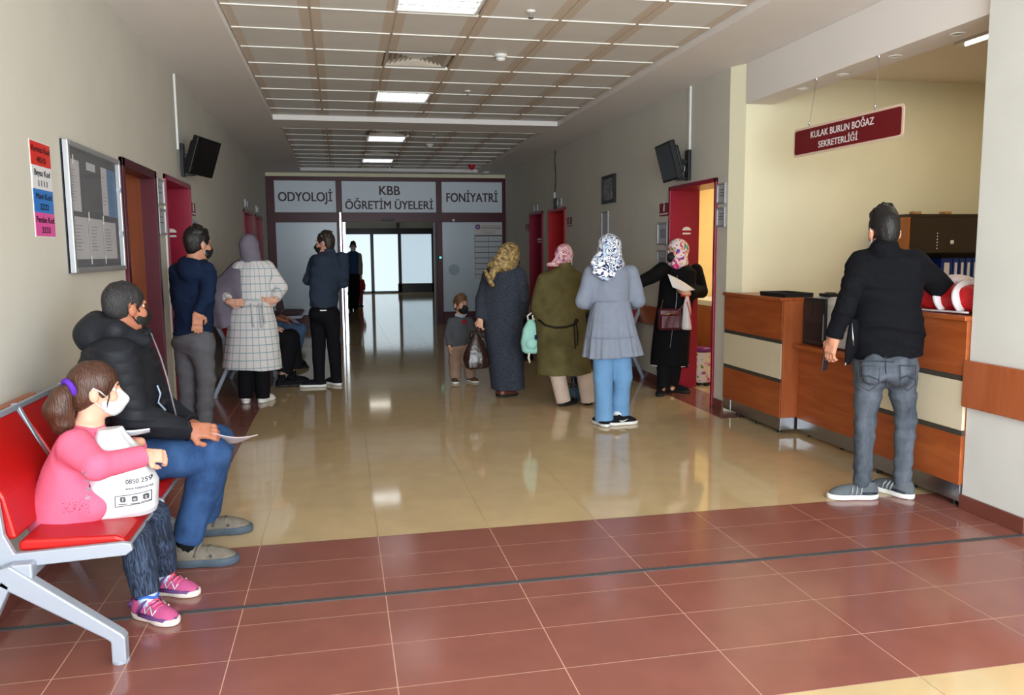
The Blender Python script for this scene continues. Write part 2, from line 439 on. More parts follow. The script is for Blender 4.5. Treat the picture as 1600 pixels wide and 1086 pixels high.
# treatment room behind the open right-hand door
b = MB(); x0 = XR+WT
b.box((x0, 6.96, 0), (6.4, 6.98, 2.9)); b.box((x0, 9.6, 0), (6.4, 9.8, 2.9)); b.box((6.2, 6.98, 0), (6.4, 9.6, 2.9)); b.box((x0, 6.98, 2.8), (6.4, 9.8, 2.9))
struct('wall_treatment_room', b, mat('treatment_room_wall', srgb(240, 214, 150), 0.7, var=0.02))

# ---- glass partition with sliding doorway at the end of the corridor
gp = empty('glass_partition', (1.0, YP, 0), 'maroon framed frosted glass partition with three department signs at corridor end', 'partition')
m_frost = mat('frosted_glass', srgb(196, 212, 224), 0.22, var=0.03, scale=1.5, spec=0.5)
m_sign = mat('sign_white', srgb(212, 224, 234), 0.35, var=0.02, scale=2)
m_letter = mat('sign_lettering', srgb(66, 30, 44), 0.5)
XA, XB, XC, XD = -1.27, 0.03, 2.03, 3.40     # bay edges
b = MB(); d = 0.06
for (x0, x1) in ((XL, XA), (-0.06, 0.06), (1.99, 2.11), (XD, XR)): b.box((x0, YP-d, 0), (x1, YP+d, 3.05))
for z0, z1 in ((2.965, 3.05), (2.13, 2.33)): b.box((XL, YP-d-0.003, z0), (XR, YP+d, z1))
for x0, x1 in ((XA, -0.06), (2.11, XD)): b.box((x0, YP-d-0.003, 0), (x1, YP+d, 0.24))
obj('frame', b, m_maroon, gp, bevel=0.006)
for x0, x1 in ((XA, -0.06), (2.11, XD)):
    b = MB(); b.box((x0, YP-0.02, 0.24), (x1, YP+0.01, 2.13)); obj('frosted_panel', b, m_frost, gp)
def signp(x0, x1, lines):
    b = MB(); b.box((x0, YP-0.045, 2.33), (x1, YP, 2.965)); p = obj('sign_panel', b, m_sign, gp)
    for s, z, w, h in lines: text('lettering', s, ((x0+x1)/2, YP-0.046, z), (1, 0, 0), (0, 0, 1), h, m_letter, p, width=w, bold=0.02)
signp(XA, -0.06, [('ODYOLOJİ', 2.555, 1.06, 0.19)])
signp(0.06, 1.99, [('KBB', 2.69, 0.42, 0.19), ('ÖĞRETİM ÜYELERİ', 2.40, 1.80, 0.175)])
signp(2.11, XD, [('FONİYATRİ', 2.555, 1.09, 0.19)])
b = MB(); b.box((0.06, YP-0.055, 0.0), (0.11, YP+0.055, 2.13)); b.box((0.0, YP-0.075, 0.0), (0.03, YP-0.063, 2.33)); obj('chrome_jamb', b, m_chrome, gp)
b = MB(); b.box((1.93, YP-0.03, 0.0), (1.99, YP+0.055, 2.13)); obj('door_edge', b, m_dark, gp)
b = MB(); b.box((1.925, YP-0.05, 0.0), (1.95, YP-0.03, 2.13)); obj('chrome_strip', b, mat('dull_metal', srgb(120, 118, 122), .5, metal=.6), gp)
b = MB(); b.box((0.86, YP-0.10, 2.16), (1.1, YP-0.06, 2.20)); obj('motion_sensor', b, m_dark, gp, bevel=0.008)
b = MB(); b.box((2.02, YP-0.10, 1.27), (2.09, YP-0.06, 1.44)); kr = obj('card_reader', b, m_blackgl, gp, bevel=0.006)
b = MB(); b.box((2.035, YP-0.103, 1.375), (2.075, YP-0.1, 1.41)); obj('reader_display', b, mat('reader_green', (0.05, 0.6, 0.55), 0.4, emit=(0.1, 0.9, 0.75), estr=1.2), kr)
b = MB(); b.lathe((2.35, YP-0.075, 2.17), [(0.03, 0), (0.026, 0.01), (0.01, 0.014)], 14, axis=(0, -1, 0)); obj('door_lamp', b, m_whitepl, gp)
b = MB(); b.box((XL-WT, YP-0.05, 3.05), (XR+WT, YP+0.05, 3.2)); struct('trim_4', b, m_yellow)
# staff directory notice stuck on the right panel
dn = MB(); dn.box((2.80, YP-0.026, 1.86), (3.395, YP-0.0215, 2.115))
nd = obj('staff_directory', dn, mat('directory_header', srgb(206, 200, 198), 0.5), None)
tag(nd, 'white staff directory notice with purple crest on the right glass panel', 'notice')
b = MB()
for col in range(2):
    for r in range(8):
        xx = 2.81+0.295*col; zz = 1.83-0.116*r
        b.box((xx, YP-0.025, zz-0.10), (xx+0.285, YP-0.0215, zz))
obj('name_strip', b, mat('name_strip_grey', srgb(186, 192, 198), 0.35), nd)
b = MB(); b.box((2.80, YP-0.024, 0.93), (3.395, YP-0.0212, 1.86)); obj('backing', b, mat('directory_backing', srgb(96, 100, 108), 0.5), nd)
b = MB(); c0 = np.array([2.875, YP-0.027, 2.03])
b.prism([c0+np.array([0.055*cos(2*pi*k/24), 0, 0.055*sin(2*pi*k/24)]) for k in range(24)], (0, -0.001, 0))
cr = obj('crest', b, mat('crest_purple', srgb(88, 62, 128), 0.5), nd)
b = MB(); b.prism([c0+np.array([0.022*cos(2*pi*k/16), -0.0012, 0.022*sin(2*pi*k/16)]) for k in range(16)], (0, -0.001, 0)); obj('crest_centre', b, mat('crest_pink', srgb(200, 150, 190), 0.5), cr)
text('lettering', 'ÖĞRETİM ÜYELERİ', (3.16, YP-0.0265, 1.985), (1, 0, 0), (0, 0, 1), 0.038, m_ink, nd, width=0.42, bold=0.01)
text('lettering', 'KULAK BURUN BOĞAZ ANABİLİM DALI', (3.16, YP-0.0265, 2.045), (1, 0, 0), (0, 0, 1), 0.018, m_ink, nd, width=0.38)
text('lettering', '1. KAT A BLOK', (3.1, YP-0.0265, 1.905), (1, 0, 0), (0, 0, 1), 0.024, m_ink, nd, width=0.2)
b = MB(); fr = 0.004
for (x0, x1, z0, z1) in ((2.96, 3.24, 1.945, 1.949), (2.96, 3.24, 1.885, 1.889), (2.96, 2.964, 1.885, 1.949), (3.236, 3.24, 1.885, 1.949)): b.box((x0, YP-0.0268, z0), (x1, YP-0.026, z1))
obj('line_box', b, m_ink, nd)
b = MB(); c0 = np.array([2.35, YP-0.0225, 1.13])
b.prism([c0+np.array([0.12*cos(2*pi*k/28), 0, 0.12*sin(2*pi*k/28)]) for k in range(28)], (0, -0.001, 0))
tag(obj('crest_decal', b, mat('decal_blue', srgb(152, 172, 192), 0.3)), 'faint round blue crest decal on the right frosted glass panel', 'decal')

# far doorway beyond: frosted glass screens lit by daylight from behind
fd = empty('far_glass_screen', (2.0, 31.3, 0), 'brightly backlit frosted glass screen at the far end of the corridor beyond', 'glass screen')
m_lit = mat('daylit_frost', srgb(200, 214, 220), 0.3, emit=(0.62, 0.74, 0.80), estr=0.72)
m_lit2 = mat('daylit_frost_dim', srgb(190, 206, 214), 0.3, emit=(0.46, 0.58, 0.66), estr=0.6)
for x0, x1, z0, mm in ((XL, 1.10, 0.06, m_lit), (1.22, 2.13, 0.06, m_lit), (2.25, 4.2, 0.34, m_lit2)):
    b = MB(); b.box((x0, 31.28, z0), (x1, 31.32, 2.2)); obj('frosted_pane', b, mm, fd)
b = MB()
for x0, x1 in ((1.10, 1.22), (2.13, 2.25), (3.40, 3.47)): b.box((x0, 31.24, 0), (x1, 31.34, 2.2))
b.box((XL, 31.2, 2.2), (XR, 31.36, 2.42)); b.box((2.1, 31.24, 0), (XR, 31.36, 0.34)); b.box((XL, 31.24, 0), (2.2, 31.34, 0.06)); b.box((2.1, 31.24, 2.42), (2.2, 31.34, 3.1))
obj('frame', b, mat('far_frame_dark', srgb(30, 24, 26), 0.3), fd)
# ================================================================= fittings and furniture
def copy_tree(o, parent=None):
    c = o.copy(); COL.objects.link(c)
    if parent is not None: c.parent = parent
    for ch in list(o.children): copy_tree(ch, c)
    return c
# ---- ceiling lights (louvred) and vents, one of each built then copied
m_glow = mat('lamp_tube', (1, 1, 1), 0.5, emit=(1.0, 0.98, 0.95), estr=13)
m_refl = mat('lamp_reflector', srgb(215, 220, 226), 0.25, metal=0.9)
def make_light():
    t = empty('ceiling_light', (0, 0, ZT), '', 'ceiling light', 'louvred ceiling lights down the corridor')
    W, D = 0.59, 0.575
    b = MB()
    for lo, hi in (((0, 0, -.008), (W, .02, .03)), ((0, D-.02, -.008), (W, D, .03)), ((0, .02, -.008), (.02, D-.02, .03)), ((W-.02, .02, -.008), (W, D-.02, .03))): b.box(np.array(lo)+(0, 0, ZT), np.array(hi)+(0, 0, ZT))
    obj('frame', b, m_tbar, t)
    b = MB(); b.box((.02, .02, ZT+.055), (W-.02, D-.02, ZT+.06)); obj('reflector', b, m_refl, t)
    for k in range(4):
        yy = .09+.13*k; b = MB(); b.cyl((.03, yy, ZT+.045), (W-.03, yy, ZT+.045), .011, 10); obj('tube', b, m_glow, t, smooth=True)
    b = MB()
    for k in range(11): xx = .05+.049*k; b.box((xx-.001, .02, ZT-.002), (xx+.001, D-.02, ZT+.028))
    for k in range(5): yy = .025+.131*k; b.box((.02, yy-.003, ZT-.004), (W-.02, yy+.003, ZT+.03))
    obj('louvre', b, m_refl, t)
    return t
def make_vent():
    t = empty('air_vent', (0, 0, ZT), '', 'vent', 'square ceiling air vents')
    W = 0.575; c = W/2
    b = MB(); b.box((0, 0, ZT+.10), (W, W, ZT+.105)); obj('back_plate', b, m_dark, t)
    b = MB()
    def ring(r0, z0, r1, z1):
        vs = []
        for r, z in ((r0, z0), (r1, z1)): vs += [(c-r, c-r, ZT+z), (c+r, c-r, ZT+z), (c+r, c+r, ZT+z), (c-r, c+r, ZT+z)]
        b.add(vs, [(i, (i+1) % 4, (i+1) % 4+4, i+4) for i in range(4)])
        b.add([(x, y, z+.003) for x, y, z in vs], [(i+4, (i+1) % 4+4, (i+1) % 4, i) for i in range(4)])
    ring(W/2, 0, W/2-.03, .0)
    for k in range(6): r = W/2-.035-.042*k; ring(r+.004, .0, r-.034, .045)
    obj('vane', b, mat('vent_cream', srgb(206, 198, 186), 0.5), t)
    return t
lt = make_light()
light_labels = ['louvred ceiling light cut by the top edge of the photo, nearest of the corridor row', 'louvred ceiling light just behind the square air vent in the first recess',
                'louvred ceiling light at the near end of the second ceiling recess', 'farthest louvred ceiling light, near the department signs']
for i, (x, y) in enumerate(LIGHTS):
    o = lt if i == 0 else copy_tree(lt); o.location = (x, y, ZT); o['label'] = light_labels[i]
vt = make_vent()
vent_labels = ['square louvred air vent between the two nearest ceiling lights', 'square air vent at the near edge of the second ceiling recess', 'dark square air vent between the two far ceiling lights', 'square air vent at the far edge of the second ceiling recess']
for i, (x, y) in enumerate(VENTS):
    o = vt if i == 0 else copy_tree(vt); o.location = (x, y, ZT); o['label'] = vent_labels[i]
# detectors and sprinklers
t = empty('smoke_detector', (1.40, 7.1, ZT), 'round white smoke detector on the ceiling beside the nearest air vent', 'smoke detector', 'ceiling smoke detectors')
b = MB(); b.lathe((1.40, 7.1, ZT), [(.055, 0), (.055, -.012), (.05, -.02)], 24); obj('base', b, m_whitepl, t, smooth=True)
b = MB(); b.lathe((1.40, 7.1, ZT), [(.04, -.02), (.042, -.035), (.034, -.05), (.012, -.056)], 24); obj('sensor_head', b, m_whitepl, t, smooth=True)
b = MB(); b.lathe((1.40, 7.1, ZT), [(.0415, -.026), (.0425, -.030)], 24); obj('slot_ring', b, m_dark, t)
o = copy_tree(t); o.location = (1.42, 13.0, ZT); o['label'] = 'small round white smoke detector on the ceiling of the second recess'
t = empty('sprinkler', (1.365, 5.81, ZT), 'white ceiling sprinkler head nearest the camera', 'sprinkler', 'ceiling sprinklers')
b = MB(); b.lathe((1.365, 5.81, ZT), [(.035, 0), (.03, -.008), (.014, -.012)], 20); obj('escutcheon', b, m_whitepl, t, smooth=True)
b = MB(); b.lathe((1.365, 5.81, ZT), [(.008, -.01), (.008, -.04), (.02, -.045), (.02, -.05)], 14); obj('deflector', b, m_chrome, t)
for y, lb in ((8.71, 'white ceiling sprinkler head beside the second louvred light'), (11.9, 'white sprinkler head on the ceiling of the second recess')):
    o = copy_tree(t); o.location = (1.36, y, ZT); o['label'] = lb
t = empty('alarm_beacon', (2.54, 15.9, ZT), 'small red alarm beacon on the far ceiling', 'alarm')
b = MB(); b.lathe((2.54, 15.9, ZT), [(.07, 0), (.07, -.03)], 20); obj('base', b, m_crim2, t, smooth=False)
b = MB(); b.lathe((2.54, 15.9, ZT), [(.062, -.03), (.055, -.06), (.03, -.09), (.01, -.1)], 20); obj('lens', b, m_crim2, t, smooth=True)
t = empty('downlight', (2.95, 16.6, ZC), 'small round white downlight above the maroon partition, top right', 'downlight')
b = MB(); b.lathe((2.95, 16.6, ZC), [(.07, 0), (.07, -.015), (.05, -.03)], 20); obj('rim', b, m_whitepl, t, smooth=True)
b = MB(); b.lathe((2.95, 16.6, ZC), [(.045, -.029), (.04, -.032)], 20); obj('lens', b, m_refl, t)
# beam downlights
dl = empty('beam_downlight', (3.67, 6.1, 2.775), 'recessed spot in the beam underside, farthest left of the four', 'downlight', 'spots recessed in the reception beam')
b = MB(); b.lathe((3.67, 6.1, 2.775), [(.045, .0), (.045, -.004), (.032, -.006), (.03, .0)], 24); obj('rim', b, m_whitepl, dl, smooth=True)
b = MB(); b.lathe((3.67, 6.1, 2.775), [(.03, -.001), (.02, -.0035), (.008, -.0045)], 20); obj('bulb', b, m_refl, dl, smooth=True)
for y, lb in ((5.57, 'recessed spot in the beam underside, second from the left, between the two sign wires'), (4.99, 'recessed spot in the beam underside just right of the right sign wire'), (4.42, 'recessed spot in the beam underside nearest the white pillar')):
    o = copy_tree(dl); o.location = (3.67, y, 2.775); o['label'] = lb
# reception ceiling fixture
t = empty('reception_light', (4.7, 5.5, 3.0), 'fluorescent ceiling light over the reception, partly hidden by the pillar', 'ceiling light')
for k in range(2):
    b = MB(); b.box((4.5+.3*k, 4.2, 2.99), (4.62+.3*k, 5.45, 3.02)); obj('housing', b, m_refl, t)
    b = MB(); b.cyl((4.56+.3*k, 4.25, 2.985), (4.56+.3*k, 5.4, 2.985), .012, 10); obj('tube', b, mat('lamp_tube_dim', (1, 1, 1), 0.5, emit=(1.0, 0.98, 0.95), estr=1.6), t, smooth=True)

# ---- hanging reception sign
t = empty('hanging_sign', (3.53, 5.34, 2.2), 'dark red hanging sign KULAK BURUN BOĞAZ SEKRETERLİĞİ over the counter', 'sign')
A = np.array([3.50, 5.92, 0]); B = np.array([3.56, 4.72, 0]); ru = (B-A)/np.linalg.norm(B-A); nn = np.array([ru[1], -ru[0], 0])   # towards the corridor
def rrect(c, r, u, w, h, rad, n=5):
    pts = []
    for (sx, sy, a0) in ((1, 1, 0), (-1, 1, 90), (-1, -1, 180), (1, -1, 270)):
        for k in range(n+1):
            a = radians(a0+90*k/n); pts.append(c+r*(sx*(w/2-rad)+rad*cos(a))+u*(sy*(h/2-rad)+rad*sin(a)))
    return pts
cz = np.array([3.53, 5.32, 2.315]); U3 = np.array([0, 0, 1.])
L = np.linalg.norm(B-A)
b = MB(); b.prism(rrect(cz+nn*0.003, ru, U3, L, .215, .03), -nn*.008); obj('acrylic_board', b, mat('clear_acrylic_edge', srgb(222, 196, 176), 0.15, spec=0.6), t)
b = MB(); b.prism(rrect(cz+nn*.0045, ru, U3, L-.035, .18, .02), -nn*.0015); pn = obj('red_panel', b, mat('sign_dark_red', srgb(112, 18, 26), 0.3), t)
b = MB(); b.prism(rrect(cz-nn*.0065, ru, U3, L-.035, .18, .02), nn*.0015); obj('red_panel', b, MATS['sign_dark_red'], t)
m_wl = mat('sign_white_lettering', srgb(232, 226, 228), 0.5)
text('lettering', 'KULAK BURUN BOĞAZ', cz+nn*.0046-ru*.03+U3*.016, ru, U3, .050, m_wl, pn, width=.70, bold=0.022)
text('lettering', 'SEKRETERLİĞİ', cz+nn*.0046-ru*.06-U3*.066, ru, U3, .048, m_wl, pn, width=.44, bold=0.022)
for yy in (5.73, 5.0):
    p = A+ru*((5.92-yy)/1.2*L); b = MB(); b.tube([(p[0], p[1], 2.424), (3.56, yy, 2.775)], .0022, 6)
    b.lathe((3.56, yy, 2.775), [(.01, 0), (.007, -.012), (.003, -.016)], 10); b.lathe((p[0], p[1], 2.42), [(.002, .04), (.008, .033), (.008, .022), (.003, .01), (.006, 0)], 10)
    obj('suspension_wire', b, m_steel, t)

# ---- left wall: code poster
def wall_quad(px, X, off):
    return [at_x(p[0], p[1], X+off) for p in px]
t = empty('code_poster', (XL, 4.47, 1.6), 'laminated hospital code poster of four coloured bands on left wall', 'poster')
y0, y1, zt, zb = 4.33, 4.60, 2.045, 1.592; rows = [('Kırmızı Kod', '4010', (214, 40, 30)), ('Beyaz Kod', '1111', (226, 226, 230)), ('Mavi Kod', '2222', (46, 120, 200)), ('Pembe Kod', '3333', (222, 84, 160))]
b = MB(); b.box((XL, y0-.008, zb-.006), (XL+.002, y1+.004, zt+.006)); obj('laminate', b, m_whitepl, t)
for i, (a, n, c) in enumerate(rows):
    z1 = zt-(zt-zb)/4*i; z0 = z1-(zt-zb)/4
    b = MB(); b.box((XL+.002, y0, z0), (XL+.0035, y1, z1)); p = obj('colour_band', b, mat('poster_band_%d' % i, srgb(*c), 0.45), t)
    yc = (y0+y1)/2
    text('lettering', a, (XL+.0036, yc, z0+.066), (0, 1, 0), (0, 0, 1), .03, m_ink, p, width=.245 if i in (0, 3) else .215, bold=0.03)
    text('lettering', n, (XL+.0036, yc, z0+.016), (0, 1, 0), (0, 0, 1), .03, m_ink, p, width=.12, bold=0.03)
# ---- notice board with papers
t = empty('notice_board', (XL, 5.29, 1.4), 'glazed aluminium notice board with dark felt on the left wall', 'notice board')
y0, y1, z0, z1 = 4.77, 5.83, 1.40, 2.11
b = MB(); b.box((XL, y0, z0), (XL+.012, y1, z1)); obj('felt_backing', b, mat('felt_slate', srgb(50, 52, 64), 0.9, var=.06, scale=40), t)
b = MB(); e = .03
for lo, hi in (((0, y0, z0), (.04, y0+e, z1)), ((0, y1-e, z0), (.04, y1, z1)), ((0, y0+e, z0), (.04, y1-e, z0+e)), ((0, y0+e, z1-e), (.04, y1-e, z1))): b.box((XL, lo[1], lo[2]), (XL+.04, hi[1], hi[2]))
obj('frame', b, m_alu, t, bevel=.006)
b = MB(); b.box((XL+.026, y0+e, z0+e), (XL+.029, y1-e, z1-e)); obj('glass', b, mat('clear_glass', (1, 1, 1), 0.02, alpha=0.06, spec=0.4), t)
for zz in (1.62, 1.9): b = MB(); b.box((XL+.029, y1-.05, zz), (XL+.042, y1-.035, zz+.03)); obj('lock', b, m_chrome, t)
m_greyp = mat('paper_grey', srgb(176, 176, 182), 0.7, var=.03, scale=12)
def sheet(label, ya, yb, za, zb, m, lines=0, tabs=(), rot=0.0, name='paper_sheet', cat='paper', ink=m_ink, lw=.7):
    b = MB(); x = XL+.0125
    b.box((x, ya, za), (x+.001, yb, zb)); o = obj(name, b, m, None); tag(o, label, cat, 'papers in the notice board')
    if lines:
        b = MB()
        for k in range(lines):
            zz = zb-(zb-za)*(.2+.65*k/lines); q = random.uniform(.6, 1)*lw
            b.box((x+.001, ya+(yb-ya)*.15, zz-.0035), (x+.0016, ya+(yb-ya)*(.15+.75*q), zz))
        obj('print', b, mat('print_grey', srgb(92, 92, 98), 0.7), o)
    for (yy, zz) in tabs:
        b = MB(); b.box((x+.001, yy, zz-.025), (x+.0018, yy+.018, zz+.025)); obj('tape', b, m_whitepl, o)
    return o
sheet('tall printed letter pinned at the left of the notice board', 4.83, 5.03, 1.74, 2.02, m_greyp, 11, ((4.92, 2.02),))
sheet('small white strip at the top middle of the notice board', 5.17, 5.34, 1.985, 2.03, m_greyp, 0)
sheet('narrow leaflet with orange edge overlapping the blue poster in the notice board', 5.46, 5.58, 1.74, 2.03, m_greyp, 8)
sheet('blue poster at the right of the notice board', 5.59, 5.78, 1.735, 2.03, mat('poster_blue', srgb(58, 108, 160), .6, var=.12, scale=9), 3, name='poster', cat='poster')
sheet('white timetable sheet, left of the taped row at the notice board bottom', 4.83, 5.13, 1.475, 1.71, m_greyp, 8, ((4.85, 1.72), (4.85, 1.47)))
sheet('white timetable sheet in the middle of the taped row at the notice board bottom', 5.14, 5.42, 1.475, 1.71, m_greyp, 8, ((5.15, 1.72), (5.15, 1.47)))
sheet('white timetable sheet, right of the taped row at the notice board bottom', 5.43, 5.72, 1.475, 1.70, m_greyp, 8, ((5.44, 1.71), (5.44, 1.47)))
# ---- small framed plates by the doors
def plate(label, side, y0, y1, z0, z1, m=None, name='door_plate', lines=2, cat='door plate', group='aluminium door plates'):
    X = XL if side == 'l' else XR; s = 1 if side == 'l' else -1
    t = empty(name, (X, (y0+y1)/2, z0), label, cat, group)
    b = MB(); e = min(.018, (z1-z0)*.12)
    for lo, hi in (((y0, z0), (y0+e, z1)), ((y1-e, z0), (y1, z1)), ((y0+e, z0), (y1-e, z0+e)), ((y0+e, z1-e), (y1-e, z1))): b.box((X, lo[0], lo[1]), (X+s*.018, hi[0], hi[1]))
    obj('frame', b, m_alu, t, bevel=.003)
    b = MB(); b.box((X, y0+e, z0+e), (X+s*.008, y1-e, z1-e)); p = obj('insert', b, m or mat('plate_insert', srgb(176, 176, 182), .4, var=.03, scale=30), t)
    if lines:
        b = MB()
        for k in range(lines):
            zz = z0+(z1-z0)*(.68-.42*k/max(lines, 1)); b.box((X+s*.008, y0+(y1-y0)*.2, zz-.004), (X+s*.0088, y1-(y1-y0)*.25, zz+.004))
        obj('print', b, mat('print_grey', srgb(92, 92, 98), 0.7), p)
    return t
plate('upper aluminium plate between the wooden door and the first red door', 'l', 7.05, 7.3, 1.90, 2.11)
plate('lower aluminium plate between the wooden door and the first red door', 'l', 7.05, 7.3, 1.66, 1.87)
plate('aluminium plate beyond the first left red door, above the hooded man', 'l', 8.55, 8.85, 1.60, 1.83)
plate('upper aluminium plate right of the open right-hand door', 'r', 6.99, 7.16, 1.92, 2.11, lines=3)
plate('lower aluminium plate right of the open right-hand door', 'r', 6.99, 7.16, 1.71, 1.89, lines=3)
plate('upper aluminium plate left of the open right-hand door, under the red sign', 'r', 8.34, 8.62, 1.56, 1.80, lines=6)
plate('lower aluminium plate left of the open right-hand door, behind the floral scarf', 'r', 8.34, 8.62, 1.22, 1.50, lines=6)
plate('tall narrow aluminium frame on the right wall below the black picture', 'r', 10.34, 10.62, 1.25, 2.02, name='tall_frame', cat='frame', lines=0)
plate('room plate over the farther of the two far right red doors', 'r', 14.3, 14.55, 2.22, 2.34, lines=1)
plate('room plate over the bright red far right door', 'r', 12.68, 12.93, 2.22, 2.34, lines=1)
plate('room plate over the nearer of the two far left red doors', 'l', 13.3, 13.6, 2.22, 2.34, lines=1)
plate('room plate over the farthest left red door', 'l', 15.0, 15.3, 2.22, 2.34, lines=1)
def fire_sign(label, side, y0, y1, z0, z1):
    X = XL if side == 'l' else XR; s = 1 if side == 'l' else -1
    t = empty('fire_sign', (X, (y0+y1)/2, z0), label, 'sign', 'red fire signs')
    b = MB(); b.box((X, y0, z0), (X+s*.006, y1, z1)); p = obj('red_board', b, mat('fire_red', srgb(128, 22, 34), .4), t)
    yc = (y0+y1)/2; h = z1-z0; b = MB()
    b.box((X+s*.006, yc-.014, z0+h*.35), (X+s*.008, yc+.014, z0+h*.72)); b.box((X+s*.006, yc-.006, z0+h*.72), (X+s*.008, yc+.006, z1+h*.16)); b.box((X+s*.006, yc-.028, z0+h*.76), (X+s*.008, yc+.006, z0+h*.82)); b.box((X+s*.006, y0+.02, z0+h*.12), (X+s*.008, y1-.02, z0+h*.22))
    obj('pictogram', b, m_wl, p)
fire_sign('small red extinguisher sign beside the first left red door', 'l', 8.58, 8.82, 1.88, 2.01)
fire_sign('small red extinguisher sign left of the open right-hand door', 'r', 8.33, 8.58, 1.87, 2.01)
fire_sign('red extinguisher sign right of the bright red far door', 'r', 12.1, 12.36, 1.88, 2.02)
fire_sign('red extinguisher sign left of the farthest right door', 'r', 15.0, 15.28, 1.88, 2.02)
t = empty('picture_frame', (XR, 10.31, 2.12), 'black framed grey print high on the right wall', 'picture')
b = MB(); y0, y1, z0, z1 = 10.06, 10.57, 2.12, 2.48
for lo, hi in (((y0, z0), (y0+.05, z1)), ((y1-.05, z0), (y1, z1)), ((y0+.05, z0), (y1-.05, z0+.04)), ((y0+.05, z1-.04), (y1-.05, z1))): b.box((XR-.03, lo[0], lo[1]), (XR, hi[0], hi[1]))
obj('frame', b, m_dark, t, bevel=.004)
def fb_print(t_):
    tc = t_.nodes.new('ShaderNodeTexCoord'); n = t_.nodes.new('ShaderNodeTexVoronoi'); n.inputs['Scale'].default_value = 14
    t_.links.new(tc.outputs['Object'], n.inputs['Vector']); return n.outputs['Distance']
b = MB(); b.box((XR-.012, y0+.05, z0+.04), (XR, y1-.05, z1-.04)); obj('print', b, ramp_mat('grey_print', fb_print, [(0, srgb(150, 150, 152)), (.5, srgb(96, 96, 100)), (.8, srgb(170, 170, 170))], .4, interp='LINEAR'), t)
t = empty('hanging_cable', (XR-.01, 13.02, 2.2), 'dark loose cable hanging down the right wall above the far doors', 'cable')
b = MB(); pts = [(XR-.008, 13.06+.03*sin(k*.9), 3.12-.08*k) for k in range(10)]; b.tube(pts, .007, 6); obj('cable', b, m_dark, t, smooth=True)
b = MB(); b.box((XR-.04, 12.98, 2.18), (XR-.003, 13.08, 2.36)); obj('junction_box', b, m_dark, t, bevel=.01)
b = MB(); b.box((XR-.03, 13.07, 2.36), (XR-.003, 13.12, 2.46)); obj('connector', b, m_whitepl, t, bevel=.006)
def conduit(label, X, y, z0):
    s = 1 if X < 0 else -1; b = MB(); b.box((X, y-.018, z0), (X+s*.018, y+.018, ZC-.002)); tag(obj('cable_conduit', b, m_whitepl, bevel=.003), label, 'conduit', 'white wall conduits')
conduit('white cable conduit running from ceiling down to the left television', XL, 8.05, 2.45)
conduit('white cable conduit running from ceiling down to the right television', XR, 7.81, 2.50)
# ---- televisions
def tv(label, side, yc, zc, xo, w=.52, h=.35, tilt=16, yawd=0):
    X = XL if side == 'l' else XR; s = 1 if side == 'l' else -1
    c = np.array([X+s*xo, yc, zc]); t = empty('television', c, label, 'television', 'black wall televisions')
    a, q = radians(tilt), radians(yawd)
    n = np.array([s*cos(a)*cos(q), -sin(q)*cos(a), -sin(a)]); r = np.array([s*sin(q), cos(q), 0]); r = r-n*np.dot(r, n); r /= np.linalg.norm(r); u = np.cross(n, r); u = u if u[2] > 0 else -u
    b = MB(); b.obox(c, r*w/2, u*h/2, n*.028); obj('casing', b, mat('tv_black', srgb(13, 13, 15), .5, spec=.3), t, bevel=.01)
    b = MB(); b.obox(c-n*.05, r*w*.36, u*h*.36, n*.03); obj('rear_housing', b, m_dark, t, bevel=.02)
    b = MB(); b.obox(c+n*.0285, r*(w/2-.02), u*(h/2-.022), n*.001); obj('screen', b, mat('tv_screen', srgb(9, 9, 11), .35), t)
    b = MB(); m = c-n*.07; b.bar(m, (X+s*.03, m[1], m[2]-.02), .04, .04); b.box((X, m[1]-.05, m[2]-.2), (X+s*.03, m[1]+.05, m[2]+.1)); b.bar((X+s*.02, m[1], m[2]-.18), c-u*h*.5-n*.03, .025, .025); obj('bracket', b, m_dark, t, bevel=.004)
    b = MB(); b.tube([m+r*.05, m+r*.1-np.array([0, 0, .06]), (X+s*.03, m[1]+.05, m[2]-.1), (X+s*.012, m[1]-.02, m[2]+.1)], .006, 6); obj('cable', b, m_whitepl if side == 'r' else m_dark, t, smooth=True)
tv('black television on a bracket above the first left red door', 'l', 8.2, 2.40, .2, yawd=14, tilt=18)
tv('black television tilted down above the open right-hand door', 'r', 7.83, 2.38, .22, tilt=15, h=.38, yawd=-6)
# ---- wooden wall guards
def guard(label, lo, hi, m=None):
    b = MB(); b.box(lo, hi); return tag(obj('wall_guard', b, m or m_cherry, bevel=.012), label, 'wall guard', 'wooden wall guards')
g = guard('cherry wood wall guard ending behind the red bench on the left', (XL, 1.5, .735), (XL+.05, 4.06, .875))
b = MB(); b.box((XL+.046, 1.5, .78), (XL+.056, 4.05, .83)); obj('groove', b, m_cherryz, g, bevel=.004)
guard('cherry wood wall guard on the right wall behind the woman in black', (XR-.05, 8.4, .66), (XR, 12.1, .87))
guard('cherry wood wall guard on the right wall near the glass partition', (XR-.05, 15.05, .66), (XR, 17.1, .87))
b = MB(); xg = XR-.035
b.prism([(xg, 3.952, .60), (xg, 3.49, .60), (xg+.03, 3.452, .60), (3.71, 3.452, .60), (3.71, 3.474, .60), (XR-.005, 3.474, .60), (XR-.005, 3.952, .60)], (0, 0, .265))
tag(obj('corner_guard', b, wood('cherry_wood_blocks', srgb(178, 100, 62), srgb(158, 82, 44), .35, 'z'), bevel=.004), 'wooden corner guard wrapped round the white pillar', 'wall guard')

